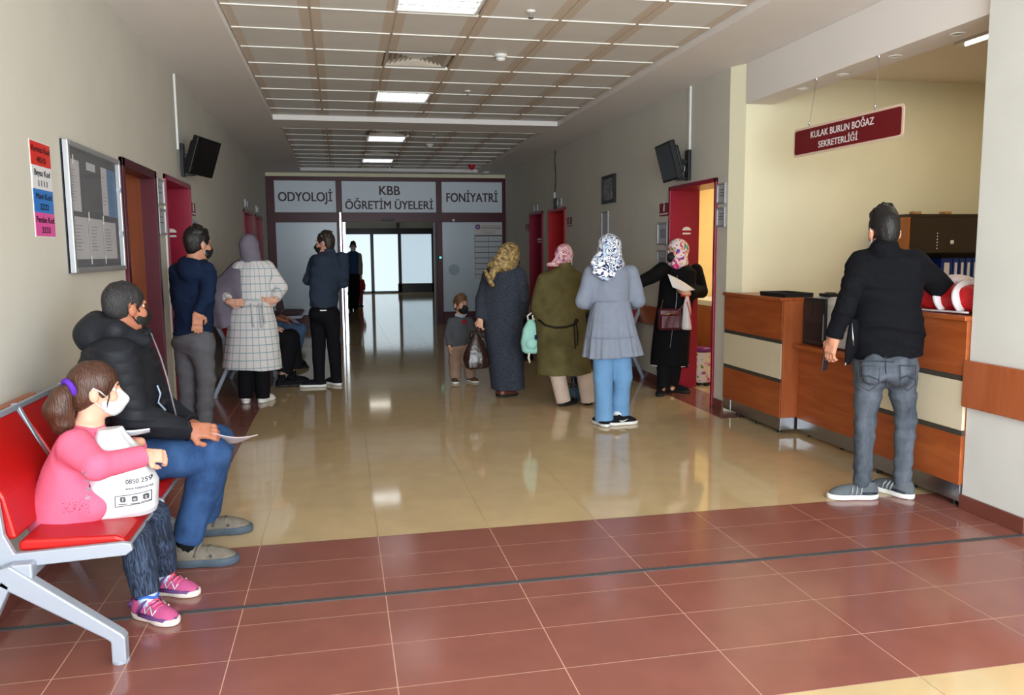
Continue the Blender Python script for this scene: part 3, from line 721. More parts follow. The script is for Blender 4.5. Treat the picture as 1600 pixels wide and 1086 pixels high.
# ---- waiting benches
m_vinyl = mat('red_vinyl', srgb(176, 20, 18), 0.38, var=.04, scale=8, spec=0.5, bump=.05, bscale=90)
m_frame = mat('silver_paint', srgb(160, 167, 180), 0.42, metal=0.25, spec=.5)
def m_striped():
    def fb(t):
        tc = t.nodes.new('ShaderNodeTexCoord'); w = t.nodes.new('ShaderNodeTexWave'); w.wave_type = 'BANDS'; w.bands_direction = 'Y'; w.inputs['Scale'].default_value = 6.0
        t.links.new(tc.outputs['Object'], w.inputs['Vector']); return w.outputs['Fac']
    return ramp_mat('striped_upholstery', fb, [(0, srgb(40, 30, 34)), (.35, srgb(160, 150, 150)), (.55, srgb(110, 24, 34))], .6)
def bench(label, side, x0, y0, n, pitch=.49, pad_m=None, sides=None):
    """seats in a row along y; x0 is the back plane at seat height, side gives the facing"""
    s = 1 if side == 'l' else -1; pad_m = pad_m or m_vinyl
    y1 = y0+n*pitch
    t = empty('waiting_bench', (x0+s*.2, (y0+y1)/2, 0), label, 'bench', 'red steel waiting benches')
    X = lambda d: x0+s*d
    b = MB(); b.box((X(.02), y0-.06, .345), (X(.10), y1+.06, .405)); obj('beam', b, m_frame, t, bevel=.008)
    for k in range(n):
        ya, yb = y0+k*pitch+.022, y0+(k+1)*pitch-.022
        b = MB(); b.prism([(X(.03), ya, .425), (X(.385), ya, .408), (X(.40), ya, .418), (X(.39), ya, .448), (X(.36), ya, .460), (X(.05), ya, .468), (X(.03), ya, .46)], (0, yb-ya, 0)); obj('seat_pad', b, pad_m, t, bevel=.012)
        b = MB(); b.prism([(X(-.005), ya, .47), (X(.03), ya, .475), (X(.0), ya, .63), (X(-.125), ya, .865), (X(-.155), ya, .858), (X(-.035), ya, .62)], (0, yb-ya, 0)); obj('back_pad', b, pad_m, t, bevel=.010)
        b = MB(); b.box((X(.05), ya, .405), (X(.38), yb, .415)); b.box((X(.355), ya-.022, .395), (X(.395), yb+.022, .412)); obj('seat_tray', b, m_frame, t)
        b = MB(); b.bar((X(-.13), ya-.02, .872), (X(-.13), yb+.02, .872), .02, .02); obj('top_rail', b, m_frame, t)
    for k in range(n+1):
        yy = y0+k*pitch; h = .0125
        b = MB()
        b.prism([(X(-.02), yy-h, .375), (X(.40), yy-h, .392), (X(.425), yy-h, .41), (X(.42), yy-h, .435), (X(.39), yy-h, .442), (X(.03), yy-h, .43), (X(.0), yy-h, .50), (X(-.01), yy-h, .62), (X(-.125), yy-h, .885), (X(-.15), yy-h, .885), (X(-.16), yy-h, .86), (X(-.05), yy-h, .61), (X(-.045), yy-h, .46)], (0, 2*h, 0))
        obj('side_frame', b, m_frame, t, bevel=.004)
    for yy in ((y0-.045, y1+.03) if n < 4 else (y0-.045, (y0+y1)/2+.02, y1+.03)):
        b = MB(); h = .026
        b.prism([(X(-.03), yy-h, .385), (X(.03), yy-h, .405), (X(.385), yy-h, .115), (X(.395), yy-h, .10), (X(.395), yy-h, .006), (X(.345), yy-h, .006), (X(.345), yy-h, .088), (X(.325), yy-h, .105), (X(-.02), yy-h, .34)], (0, 2*h, 0))
        b.prism([(X(.0), yy-h, .36), (X(.03), yy-h, .33), (X(-.12), yy-h, .012), (X(-.165), yy-h, .012)], (0, 2*h, 0))
        lg = obj('leg', b, m_frame, t, bevel=.006)
        
        for q in (.37, -.14): b = MB(); b.lathe((X(q), yy, 0), [(.03, 0), (.03, .008), (.022, .014)], 16); obj('foot', b, m_frame, lg)
    return t
bench('red vinyl steel bench in the left foreground under the girl in pink', 'l', -1.215, 3.145, 2, .56)
bench('red bench along the left wall behind the woman in the checked coat', 'l', -1.20, 8.95, 5, .5)
bench('farther bench with striped seats in front of the left glass panel', 'l', -1.10, 14.4, 3, .5, m_striped())
bench('red bench by the right wall behind the woman in the pale blue tunic', 'r', 3.305, 9.05, 6, .5)

# ---- reception counter
m_cream = mat('counter_cream', srgb(222, 210, 182), .35, var=.02, scale=5)
m_strip = mat('counter_strip', srgb(78, 74, 68), .4, metal=.3)
XF = 3.45; ZT_ = 1.113
def high_section(label, ya, yb, ret=None, ye=None):
    ye = ye or yb; XF = 3.444 if ye != yb else 3.45
    t = empty('reception_counter', (XF+.2, (ya+yb)/2, 0), label, 'counter', 'reception counter units')
    def slab(name, z0, z1, m, x0=XF, x1=XF+.02, y0=ya, y1=yb, bv=.002): b = MB(); b.box((x0, y0, z0), (x1, y1, z1)); return obj(name, b, m, t, bevel=bv)
    slab('carcass', .14, 1.085, m_cherryz, XF+.0195, XF+.30, ya, ye, bv=0)
    slab('upper_panel', .772, 1.085, m_cherry); slab('middle_panel', .455, .74, m_cream); slab('lower_panel', .135, .423, m_cherry)
    slab('dark_strip', .74, .772, m_strip, XF+.004); slab('dark_strip', .423, .455, m_strip, XF+.004)
    slab('countertop', 1.085, ZT_, m_cherry, XF-.02, XF+.36, ya-.004, ye, .004)
    if ye != yb: slab('countertop_edge', 1.085, ZT_, m_cherry, XF-.02, XF+.022, ye, yb+.004, .003); slab('kickplate', .035, .136, m_steel, XF+.006, XF+.022, ye, yb)
    slab('end_panel', .14, 1.085, m_cherryz, XF+.004, XF+.30, *(ret or (ya-.02, ya)))
    slab('kickplate', .035, .136, m_steel, XF+.01, XF+.29, ya, ye)
    for yy in (ya+.08, (ya+ye)/2, ye-.08): b = MB(); b.cyl((XF+.05, yy, 0), (XF+.05, yy, .036), .018, 12); obj('foot', b, m_dark, t)
    return t
high_section('high cherry and cream reception counter unit beside the yellow wall', 5.92, 6.93, None, 6.785)
high_section('high cherry and cream reception counter unit beside the white pillar', 3.955, 4.80, (4.80, 4.82))
t = empty('reception_desk', (3.9, 5.36, 0), 'low cherry reception desk between the two high counter units', 'desk')
b = MB(); b.box((3.52, 4.825, .715), (4.15, 5.895, .745)); obj('desktop', b, m_cherry, t, bevel=.004)
b = MB(); b.box((3.585, 4.825, .135), (3.605, 5.895, .714)); obj('front_panel', b, m_cherry, t)
b = MB(); b.box((3.606, 4.826, .04), (4.10, 4.85, .714)); b.box((3.606, 5.87, .04), (4.10, 5.894, .714)); obj('side_panel', b, m_cherryz, t)
b = MB(); b.box((3.592, 4.825, .03), (3.605, 5.895, .135)); obj('kickplate', b, m_steel, t)
for yy in (4.95, 5.36, 5.8):
    for xx in (3.65, 4.05): b = MB(); b.cyl((xx, yy, 0), (xx, yy, .04), .018, 12); obj('foot', b, m_dark, t)
# printer on the low desk
t = empty('office_printer', (3.8, 5.5, .745), 'large black and grey office printer on the low reception desk', 'printer')
b = MB(); b.box((3.62, 5.12, .755), (4.05, 5.5, 1.075)); b.prism([(3.625, 5.5, .755), (4.05, 5.5, .755), (4.05, 5.5, 1.13), (3.68, 5.5, 1.13), (3.625, 5.5, 1.08)], (0, .36, 0)); obj('body', b, mat('printer_grey', srgb(196, 196, 196), .45), t, bevel=.012)
b = MB(); b.prism([(3.600, 5.575, .752), (3.600, 5.575, 1.08), (3.607, 5.575, 1.12), (3.622, 5.575, 1.12), (3.622, 5.575, .752)], (0, .30, 0)); obj('black_front', b, mat('printer_black', srgb(34, 34, 38), .3), t, bevel=.005)
b = MB(); b.box((3.594, 5.60, .79), (3.6, 5.84, .93)); obj('paper_tray', b, m_dark, t, bevel=.003)
b = MB(); b.box((3.594, 5.583, .80), (3.599, 5.591, 1.0)); obj('edge_trim', b, m_alu, t)
b = MB(); b.box((3.596, 5.74, .98), (3.6, 5.80, 1.08)); obj('control_panel', b, m_blackgl, t)
b = MB(); b.box((3.70, 5.14, 1.076), (4.0, 5.84, 1.085)); obj('lid', b, mat('printer_lid', srgb(150, 138, 120), .5), t)
b = MB(); b.box((3.615, 5.12, .90), (3.619, 5.48, .903)); b.box((3.615, 5.12, 1.0), (3.619, 5.48, 1.003)); obj('seam', b, m_dark, t)
for yy in (5.16, 5.8):
    for xx in (3.66, 4.0): b = MB(); b.cyl((xx, yy, .745), (xx, yy, .757), .015, 10); obj('foot', b, m_dark, t)
b = MB(); b.box((3.66, 5.63, 1.131), (3.78, 5.76, 1.155)); b.box((3.69, 5.66, 1.155), (3.75, 5.73, 1.163)); tag(obj('card_box', b, m_dark, bevel=.004), 'small black box lying on top of the printer', 'device')
b = MB(); b.box((3.47, 5.93, ZT_), (3.72, 6.33, ZT_+.012)); o = obj('tray', b, m_dark, bevel=.003); tag(o, 'flat black tray on the high counter left of the printer', 'tray')
b = MB()
for lo, hi in (((3.47, 5.93), (3.72, 5.945)), ((3.47, 6.315), (3.72, 6.33)), ((3.47, 5.945), (3.485, 6.315)), ((3.705, 5.945), (3.72, 6.315))): b.box((*lo, ZT_+.012), (*hi, ZT_+.035))
obj('rim', b, m_dark, o)
# filing cabinet behind the counter, with binders
CX0, CX1, CY0, CY1, CZ = 4.80, 6.3, 6.22, 6.62, 1.765
t = empty('filing_cabinet', ((CX0+CX1)/2, 6.42, 0), 'tall wooden filing cabinet with dark glass doors behind the reception', 'cabinet')
m_cabw = wood('cabinet_orange_wood', srgb(176, 104, 44), srgb(156, 84, 32), .4, 'z')
m_cabd = mat('cabinet_dark_inside', srgb(44, 28, 20), .5)
b = MB(); b.box((CX0-.02, CY0, 0), (CX0, CY1, CZ)); obj('side_panel', b, m_cabw, t)
b = MB(); b.box((CX1, CY0, 0), (CX1+.02, CY1, CZ)); obj('side_panel', b, m_cabw, t)
b = MB(); b.box((CX0-.02, CY0, CZ), (CX1+.02, CY1, CZ+.025)); obj('top_panel', b, m_cabd, t)
b = MB(); b.box((CX0, CY1-.02, 0), (CX1, CY1, CZ)); obj('back_panel', b, m_cabd, t)
for z in (.06, .5, .95, 1.09, 1.45): b = MB(); b.box((CX0, CY0+.02, z), (CX1, CY1-.02, z+.02)); obj('shelf', b, m_cabd, t)
m_dg = mat('dark_tinted_glass', srgb(40, 26, 20), .06, spec=.7)
for k, xx in enumerate((CX0, CX0+.75)):
    b = MB(); b.box((xx+.003, CY0, 1.46), (xx+.747, CY0+.018, CZ-.003)); d = obj('glass_door', b, m_dg, t)
    for q in ((.40,) if k == 0 else (.05,)):
        b = MB(); b.box((xx+q, CY0-.012, 1.53), (xx+q+.035, CY0, 1.565)); obj('knob', b, m_whitepl, d, bevel=.006)
    b = MB(); b.box((xx+.003, CY0, .06), (xx+.747, CY0+.018, .94)); obj('lower_door', b, m_cabw, t)
b = MB()
for q in range(6): b.box((CX0+.27, CY0-.002, 1.49+.026*q), (CX0+.277, CY0, 1.50+.026*q))
obj('painted_reflection_dashes', b, m_whitepl, t)  # white dashes painted on as a reflection in the dark glass
bcols = [((22, 44, 120), .12, 'wide blue binder with a white label, leftmost of the binder row'), ((28, 56, 132), .065, 'blue binder second from the left in the cabinet'), ((26, 50, 124), .065, 'blue binder in the middle of the cabinet row'), ((30, 60, 136), .065, 'blue binder second from the right in the cabinet'), ((24, 48, 122), .075, 'blue binder nearest the white pillar in the cabinet')]
bx = CX0+.36
b0 = MB(); b0.box((CX0+.12, CY0+.06, 1.111), (CX0+.35, CY0+.30, 1.36)); tag(obj('box_file', b0, mat('box_file_navy', srgb(16, 20, 52), .5), bevel=.004), 'dark navy box file left of the blue binders in the cabinet', 'box file')
for (c, w, lb) in bcols:
    b = MB(); b.box((bx, CY0+.04, 1.111), (bx+w-.008, CY0+.30, 1.41)); o = obj('ring_binder', b, mat('binder_%d' % c[0], srgb(*c), .4), bevel=.004); tag(o, lb, 'binder', 'blue ring binders in the cabinet')
    b = MB(); b.box((bx+w*.25, CY0+.0385, 1.24), (bx+w*.75-.008, CY0+.0401, 1.37)); obj('spine_label', b, m_paper, o)
    b = MB(); b.lathe((bx+w/2-.004, CY0+.04, 1.17), [(.014, .0), (.014, .002), (.010, .0025)], 14, axis=(0, -1, 0)); obj('finger_ring', b, m_chrome, o)
    bx += w
# cardboard bits on top of the cabinet
for (x, lb) in ((4.86, 'small cardboard piece on the left end of the filing cabinet'), (5.16, 'small cardboard piece on the middle of the filing cabinet')):
    b = MB(); b.box((x, CY0+.03, CZ+.025), (x+.07, CY0+.10, CZ+.05)); tag(obj('cardboard_piece', b, mat('cardboard', srgb(176, 130, 84), .8), bevel=.004), lb, 'cardboard')
# ---- treatment room furniture
t = empty('treatment_desk', (4.7, 8.6, 0), 'wooden desk with a white top inside the open right-hand room', 'desk')
b = MB(); b.box((4.12, 8.62, .86), (5.4, 9.55, .92)); obj('desktop', b, m_whitepl, t, bevel=.004)
b = MB(); b.box((4.15, 8.65, 0), (5.38, 9.54, .86)); obj('body', b, m_doorwood, t)
b = MB(); b.box((4.145, 8.68, .10), (4.15, 9.05, .8)); b.box((4.145, 9.07, .10), (4.15, 9.5, .8)); obj('door', b, m_doorwood, t)
t = empty('wall_cupboard', (4.0, 9.45, 1.62), 'orange wooden wall cupboard seen through the open right-hand doorway', 'cupboard')
b = MB(); b.box((3.80, 9.3, 1.62), (4.23, 9.595, 2.6)); obj('body', b, mat('cupboard_orange', srgb(196, 98, 20), .4), t)
b = MB(); b.box((3.81, 9.285, 1.63), (4.22, 9.3, 2.59)); obj('door', b, MATS['cupboard_orange'], t)
c = (3.93, 8.42); t = empty('pedal_bin', (*c, 0), 'white pedal bin with purple flowers and purple lid inside the doorway', 'bin')
def fb_floral(sc):
    def f(t_):
        tc = t_.nodes.new('ShaderNodeTexCoord'); n = t_.nodes.new('ShaderNodeTexNoise'); n.inputs['Scale'].default_value = sc; n.inputs['Detail'].default_value = 1
        t_.links.new(tc.outputs['Object'], n.inputs['Vector']); return n.outputs['Fac']
    return f
b = MB(); b.lathe((*c, 0), [(.095, .02), (.10, .05), (.10, .36), (.102, .37)], 28)
bo = obj('body', b, ramp_mat('bin_floral', fb_floral(14), [(0, srgb(110, 150, 70)), (.36, srgb(232, 228, 230)), (.60, srgb(222, 160, 200)), (.68, srgb(110, 80, 150))], .4), t, smooth=True)
b = MB(); b.lathe((*c, 0), [(.104, .37), (.106, .40), (.09, .42), (.03, .43)], 28); obj('lid', b, mat('purple_plastic', srgb(110, 30, 110), .35), t, smooth=True)
b = MB(); b.lathe((*c, 0), [(.098, .0), (.10, .03)], 24); b.box((c[0]-.02, c[1]-.14, .005), (c[0]+.02, c[1]-.08, .02)); obj('pedal_base', b, m_dark, t)
# ================================================================= smooth sculpting: distance fields meshed with surface nets
def _n(v): v = np.array(v, float); return v/(np.linalg.norm(v)+1e-12)
class Sdf:
    def __init__(s, h=0.006): s.ops = []; s.cuts = []; s.h = h; s.disp = None; s.damp = 0.0
    def _op(s, mode, fn, lo, hi, k): s.ops.append((mode, fn, np.array(lo, float), np.array(hi, float), k)); return s
    def cone(s, a, b, ra, rb, k=0.02, mode=1):
        a, b = np.array(a, float), np.array(b, float); ba = b-a; bb = max(ba @ ba, 1e-9)
        def fn(P):
            pa = P-a; t = np.clip(pa @ ba/bb, 0, 1)
            return np.sqrt(((pa-t[:, None]*ba)**2).sum(1))-(ra+(rb-ra)*t)
        r = max(ra, rb); return s._op(mode, fn, np.minimum(a, b)-r, np.maximum(a, b)+r, k)
    def chain(s, pts, rs, k=0.02, cut0=False, cut1=False, flat=None, mode=1):
        """round-cone polyline; cut ends flat when asked (cuffs and hems); flat=(axis, factor) squashes it"""
        P0 = [np.array(p, float) for p in pts]
        def fn(P):
            d = None
            for i in range(len(P0)-1):
                a, b = P0[i], P0[i+1]; ba = b-a; bb = max(ba @ ba, 1e-9); pa = P-a
                t = np.clip(pa @ ba/bb, 0, 1); w = pa-t[:, None]*ba
                if flat is not None:
                    ax, f = flat; w = w+np.outer(w @ ax, ax)*(f-1)
                e = np.sqrt((w**2).sum(1))-(rs[i]+(rs[i+1]-rs[i])*t)
                if d is None: d = e
                else:
                    kk = 0.012; h = np.clip(.5+.5*(e-d)/kk, 0, 1); d = e*(1-h)+d*h-kk*h*(1-h)
            if cut1: n = _n(P0[-1]-P0[-2]); d = np.maximum(d, (P-P0[-1]) @ n)
            if cut0: n = _n(P0[0]-P0[1]); d = np.maximum(d, (P-P0[0]) @ n)
            return d
        r = max(rs); A = np.array(P0); return s._op(mode, fn, A.min(0)-r, A.max(0)+r, k)
    def ell(s, c, r, M=None, k=0.02, mode=1):
        c, r = np.array(c, float), np.array(r, float); M = np.eye(3) if M is None else np.array(M, float)
        def fn(P):
            q = (P-c) @ M.T; k0 = np.sqrt(((q/r)**2).sum(1)); k1 = np.sqrt(((q/(r*r))**2).sum(1))+1e-9
            return k0*(k0-1)/k1
        e = np.abs(M.T) @ r; return s._op(mode, fn, c-e, c+e, k)
    def box(s, c, r, M=None, rad=0.01, k=0.01, mode=1):
        c, r = np.array(c, float), np.array(r, float)-rad; M = np.eye(3) if M is None else np.array(M, float)
        def fn(P):
            q = np.abs((P-c) @ M.T)-r
            return np.sqrt((np.maximum(q, 0)**2).sum(1))+np.minimum(q.max(1), 0)-rad
        e = np.abs(M.T) @ (r+rad); return s._op(mode, fn, c-e, c+e, k)
    def loft(s, secs, right, k=0.02, fold=None, mode=1, power=2.0):
        """secs: (centre, half width along right, half depth); elliptical sections along the axis first->last, flat ends"""
        C = np.array([q[0] for q in secs], float); rx = np.array([q[1] for q in secs], float); ry = np.array([q[2] for q in secs], float)
        ax = _n(C[-1]-C[0]); R = np.array(right, float); R = _n(R-ax*(R @ ax)); Fd = np.cross(ax, R)
        S = (C-C[0]) @ ax; L = S[-1]
        def fn(P):
            t = (P-C[0]) @ ax; tc = np.clip(t, 0, L)
            w = P-np.stack([np.interp(tc, S, C[:, i]) for i in range(3)], 1)
            a, b = np.interp(tc, S, rx), np.interp(tc, S, ry); u, v = w @ R, w @ Fd
            if fold is not None:
                n, amp, t0, ph = fold; th = np.arctan2(v/b, u/a); g = np.clip((tc/L-t0)/(1-t0+1e-6), 0, 1)
                f = 1+amp*g*(np.sin(n*th+ph)+.6*np.sin((n*2-1)*th+2.1*ph+1)+.4*np.sin(3*th+ph))
                a, b = a*f, b*f
            if power == 2.0: q = np.sqrt((u/a)**2+(v/b)**2)
            else: q = (np.abs(u/a)**power+np.abs(v/b)**power)**(1/power)
            return np.maximum(np.maximum((q-1)*np.minimum(a, b), -t), t-L)
        r = max(rx.max(), ry.max())*1.15; return s._op(mode, fn, C.min(0)-r, C.max(0)+r, k)
    def plane(s, p, n):
        """keep the side opposite to n"""
        p, n = np.array(p, float), _n(n); s.cuts.append(lambda P: (P-p) @ n); return s
    def wrinkle(s, amp=0.004, freq=22.0, seed=0, stretch=(1, 1, 1)):
        rg = np.random.RandomState(seed); W = rg.normal(size=(5, 3)); W /= np.linalg.norm(W, axis=1)[:, None]; W = W*np.array(stretch)*freq*rg.uniform(.6, 1.5, (5, 1)); ph = rg.uniform(0, 6.28, 5)
        def fn(P):
            q = P @ W.T+ph; x = np.sin(q[:, 0]+1.3*np.sin(q[:, 1]*.6)); y = np.sin(q[:, 2]+1.5*np.sin(q[:, 3]*.5)); z = np.sin(q[:, 4]+x)
            return amp*(x*.5+y*.4+np.abs(z)*.5-.25)
        s.disp = fn; s.damp = amp*1.4; return s
    def mesh(s, name):
        h = s.h; B = 8
        lo = np.min([o[2] for o in s.ops if o[0] == 1], 0)-3*h-.01-s.damp; hi = np.max([o[3] for o in s.ops if o[0] == 1], 0)+3*h+.01+s.damp
        nb = np.ceil((hi-lo)/(B*h)).astype(int)+1
        bi = np.stack(np.meshgrid(*[np.arange(n) for n in nb], indexing='ij'), -1).reshape(-1, 3)
        cen = lo+(bi*B+(B-1)/2)*h; half = (B-1)/2*h
        def ev(P, owner=None, bc=None):
            d = np.full(len(P), 9.0)
            for mode, fn, l, u, k in s.ops:
                if owner is None: idx = None; Q = P
                else:
                    pad = half+k+.03
                    mk = ((bc > l-pad) & (bc < u+pad)).all(1)
                    if not mk.any(): continue
                    idx = np.where(np.repeat(mk, B**3))[0]; Q = P[idx]
                e = fn(Q); d0 = d if idx is None else d[idx]
                if mode == 1:
                    g = np.clip(.5+.5*(d0-e)/k, 0, 1); r = d0*(1-g)+e*g-k*g*(1-g); r = np.where(d0 > 8, e, r)
                else:
                    e = -e; g = np.clip(.5-.5*(d0-e)/k, 0, 1); r = d0*(1-g)+e*g+k*g*(1-g)
                if idx is None: d = r
                else: d[idx] = r
            for c in s.cuts: d = np.maximum(d, c(P))
            if s.disp is not None: d = d+s.disp(P)
            return d
        dc = ev(cen)
        near = np.abs(dc) < half*1.75+h+.008+s.damp
        D = np.where(dc < 0, -1.0, 1.0).reshape(nb).repeat(B, 0).repeat(B, 1).repeat(B, 2)
        nbk = np.where(near)[0]
        loc = np.stack(np.meshgrid(*[np.arange(B)]*3, indexing='ij'), -1).reshape(-1, 3)
        nodes = (bi[nbk][:, None, :]*B+loc[None]).reshape(-1, 3)
        D[nodes[:, 0], nodes[:, 1], nodes[:, 2]] = ev(lo+nodes*h, True, cen[nbk])
        S = (D < 0); c8 = np.zeros(np.array(D.shape)-1, np.int8)
        sl = lambda i, A: A[i[0]:A.shape[0]-1+i[0], i[1]:A.shape[1]-1+i[1], i[2]:A.shape[2]-1+i[2]]
        cor = [(i, j, k) for i in (0, 1) for j in (0, 1) for k in (0, 1)]
        for c in cor: c8 += sl(c, S).astype(np.int8)
        act = np.stack(np.where((c8 > 0) & (c8 < 8)), 1)
        V = np.stack([D[act[:, 0]+c[0], act[:, 1]+c[1], act[:, 2]+c[2]] for c in cor], 1)
        pos = np.zeros((len(act), 3)); cnt = np.zeros(len(act))
        for a in range(8):
            for b_ in range(a+1, 8):
                ca, cb = np.array(cor[a]), np.array(cor[b_])
                if np.abs(ca-cb).sum() != 1: continue
                va, vb = V[:, a], V[:, b_]; m = (va < 0) != (vb < 0)
                t = np.where(m, va/(va-vb+1e-12*(va == vb)), 0)
                pos += m[:, None]*(ca+(cb-ca)*t[:, None]); cnt += m
        pos = lo+(act+pos/cnt[:, None])*h
        ix = np.full(c8.shape, -1, np.int64); ix[act[:, 0], act[:, 1], act[:, 2]] = np.arange(len(act))
        quads = []
        for ax in range(3):
            o1, o2 = [(1, 2), (2, 0), (0, 1)][ax]
            sh = [slice(None)]*3; sh[ax] = slice(0, -1); sh2 = [slice(None)]*3; sh2[ax] = slice(1, None)
            A_, B_ = S[tuple(sh)], S[tuple(sh2)]
            e = np.stack(np.where(A_ != B_), 1); fl = A_[e[:, 0], e[:, 1], e[:, 2]]
            ok = (e[:, o1] > 0) & (e[:, o2] > 0) & (e[:, o1] < D.shape[o1]-1) & (e[:, o2] < D.shape[o2]-1); e = e[ok]; fl = fl[ok]
            d1 = np.zeros(3, int); d1[o1] = 1; d2 = np.zeros(3, int); d2[o2] = 1
            g = lambda q: ix[q[:, 0], q[:, 1], q[:, 2]]
            q = np.stack([g(e-d1-d2), g(e-d2), g(e), g(e-d1)], 1)
            q[~fl] = q[~fl][:, ::-1]; quads.append(q)
        Q = np.concatenate(quads); Q = Q[(Q >= 0).all(1)]
        # one pass of relaxing to take the grid steps out
        for _ in range(2):
            ea = np.concatenate([Q[:, 0], Q[:, 1], Q[:, 2], Q[:, 3]]); eb = np.concatenate([Q[:, 1], Q[:, 2], Q[:, 3], Q[:, 0]])
            i_, j_ = np.concatenate([ea, eb]), np.concatenate([eb, ea]); n_ = np.bincount(i_, minlength=len(pos))
            acc = np.stack([np.bincount(i_, weights=pos[j_, c], minlength=len(pos)) for c in range(3)], 1)
            pos = pos*.55+.45*acc/np.maximum(n_, 1)[:, None]
        me = bpy.data.meshes.new(name)
        me.vertices.add(len(pos)); me.vertices.foreach_set('co', pos.astype(np.float32).ravel())
        me.loops.add(len(Q)*4); me.loops.foreach_set('vertex_index', Q.astype(np.int32).ravel())
        me.polygons.add(len(Q)); me.polygons.foreach_set('loop_start', np.arange(0, len(Q)*4, 4, dtype=np.int32))
        me.update(calc_edges=True); s.pos = pos
        return me
def sdf_obj(name, S, m, parent=None, origin=None, pat=None):
    me = S.mesh(name)
    if pat is not None:
        a = me.attributes.new('pat', 'FLOAT_VECTOR', 'POINT'); a.data.foreach_set('vector', np.ascontiguousarray(pat(S.pos), dtype=np.float32).ravel())
    return link(name, me, m, parent, smooth=True, origin=origin)
def pat_node(t):
    n = t.nodes.new('ShaderNodeAttribute'); n.attribute_name = 'pat'; return n.outputs['Vector']
def cloth(name, col, var=.08, scale=9, bump=.25, bscale=260, rough=.85, spec=.15, sheen=.0):
    return mat(name, col, rough, var=var, scale=scale, bump=bump, bscale=bscale, spec=spec)
# ================================================================= people
SK = mat('skin', srgb(196, 138, 112), 0.5, var=.05, scale=30, spec=.35)
SKL = mat('skin_light', srgb(216, 164, 140), 0.5, var=.05, scale=30, spec=.35)
SKT = mat('skin_tan', srgb(168, 108, 84), 0.5, var=.06, scale=30, spec=.35)
HB = mat('hair_black', srgb(20, 17, 17), .45, var=.3, scale=60, bump=.5, bscale=180, stretch=(1, 1, .25))
HG = mat('hair_greying', srgb(34, 33, 35), .5, var=.4, scale=90, bump=.6, bscale=200, stretch=(1, 1, .3))
HBR = mat('hair_brown', srgb(70, 42, 30), .4, var=.35, scale=70, bump=.5, bscale=160, stretch=(1, 1, .2))
HBO = mat('hair_light_brown', srgb(104, 70, 46), .5, var=.25, scale=60, bump=.4, bscale=160)
MW = mat('mask_white', srgb(222, 226, 232), .7, bump=.1, bscale=120)
MBK = mat('mask_black', srgb(16, 16, 18), .7, bump=.1, bscale=120)
EYEW = mat('eye_white', srgb(226, 222, 216), .2)
EYED = mat('eye_dark', srgb(26, 18, 14), .15)
SOLEW = mat('sole_white', srgb(226, 226, 224), .5)
BKC = mat('black_cloth', srgb(20, 20, 23), .85, var=.08, scale=9, bump=.25, bscale=260, spec=.15)
SOLED = mat('sole_dark', srgb(30, 28, 28), .6)
UZ = np.array([0, 0, 1.])
def px3(px, py, Y): return at_y(px, py, Y)
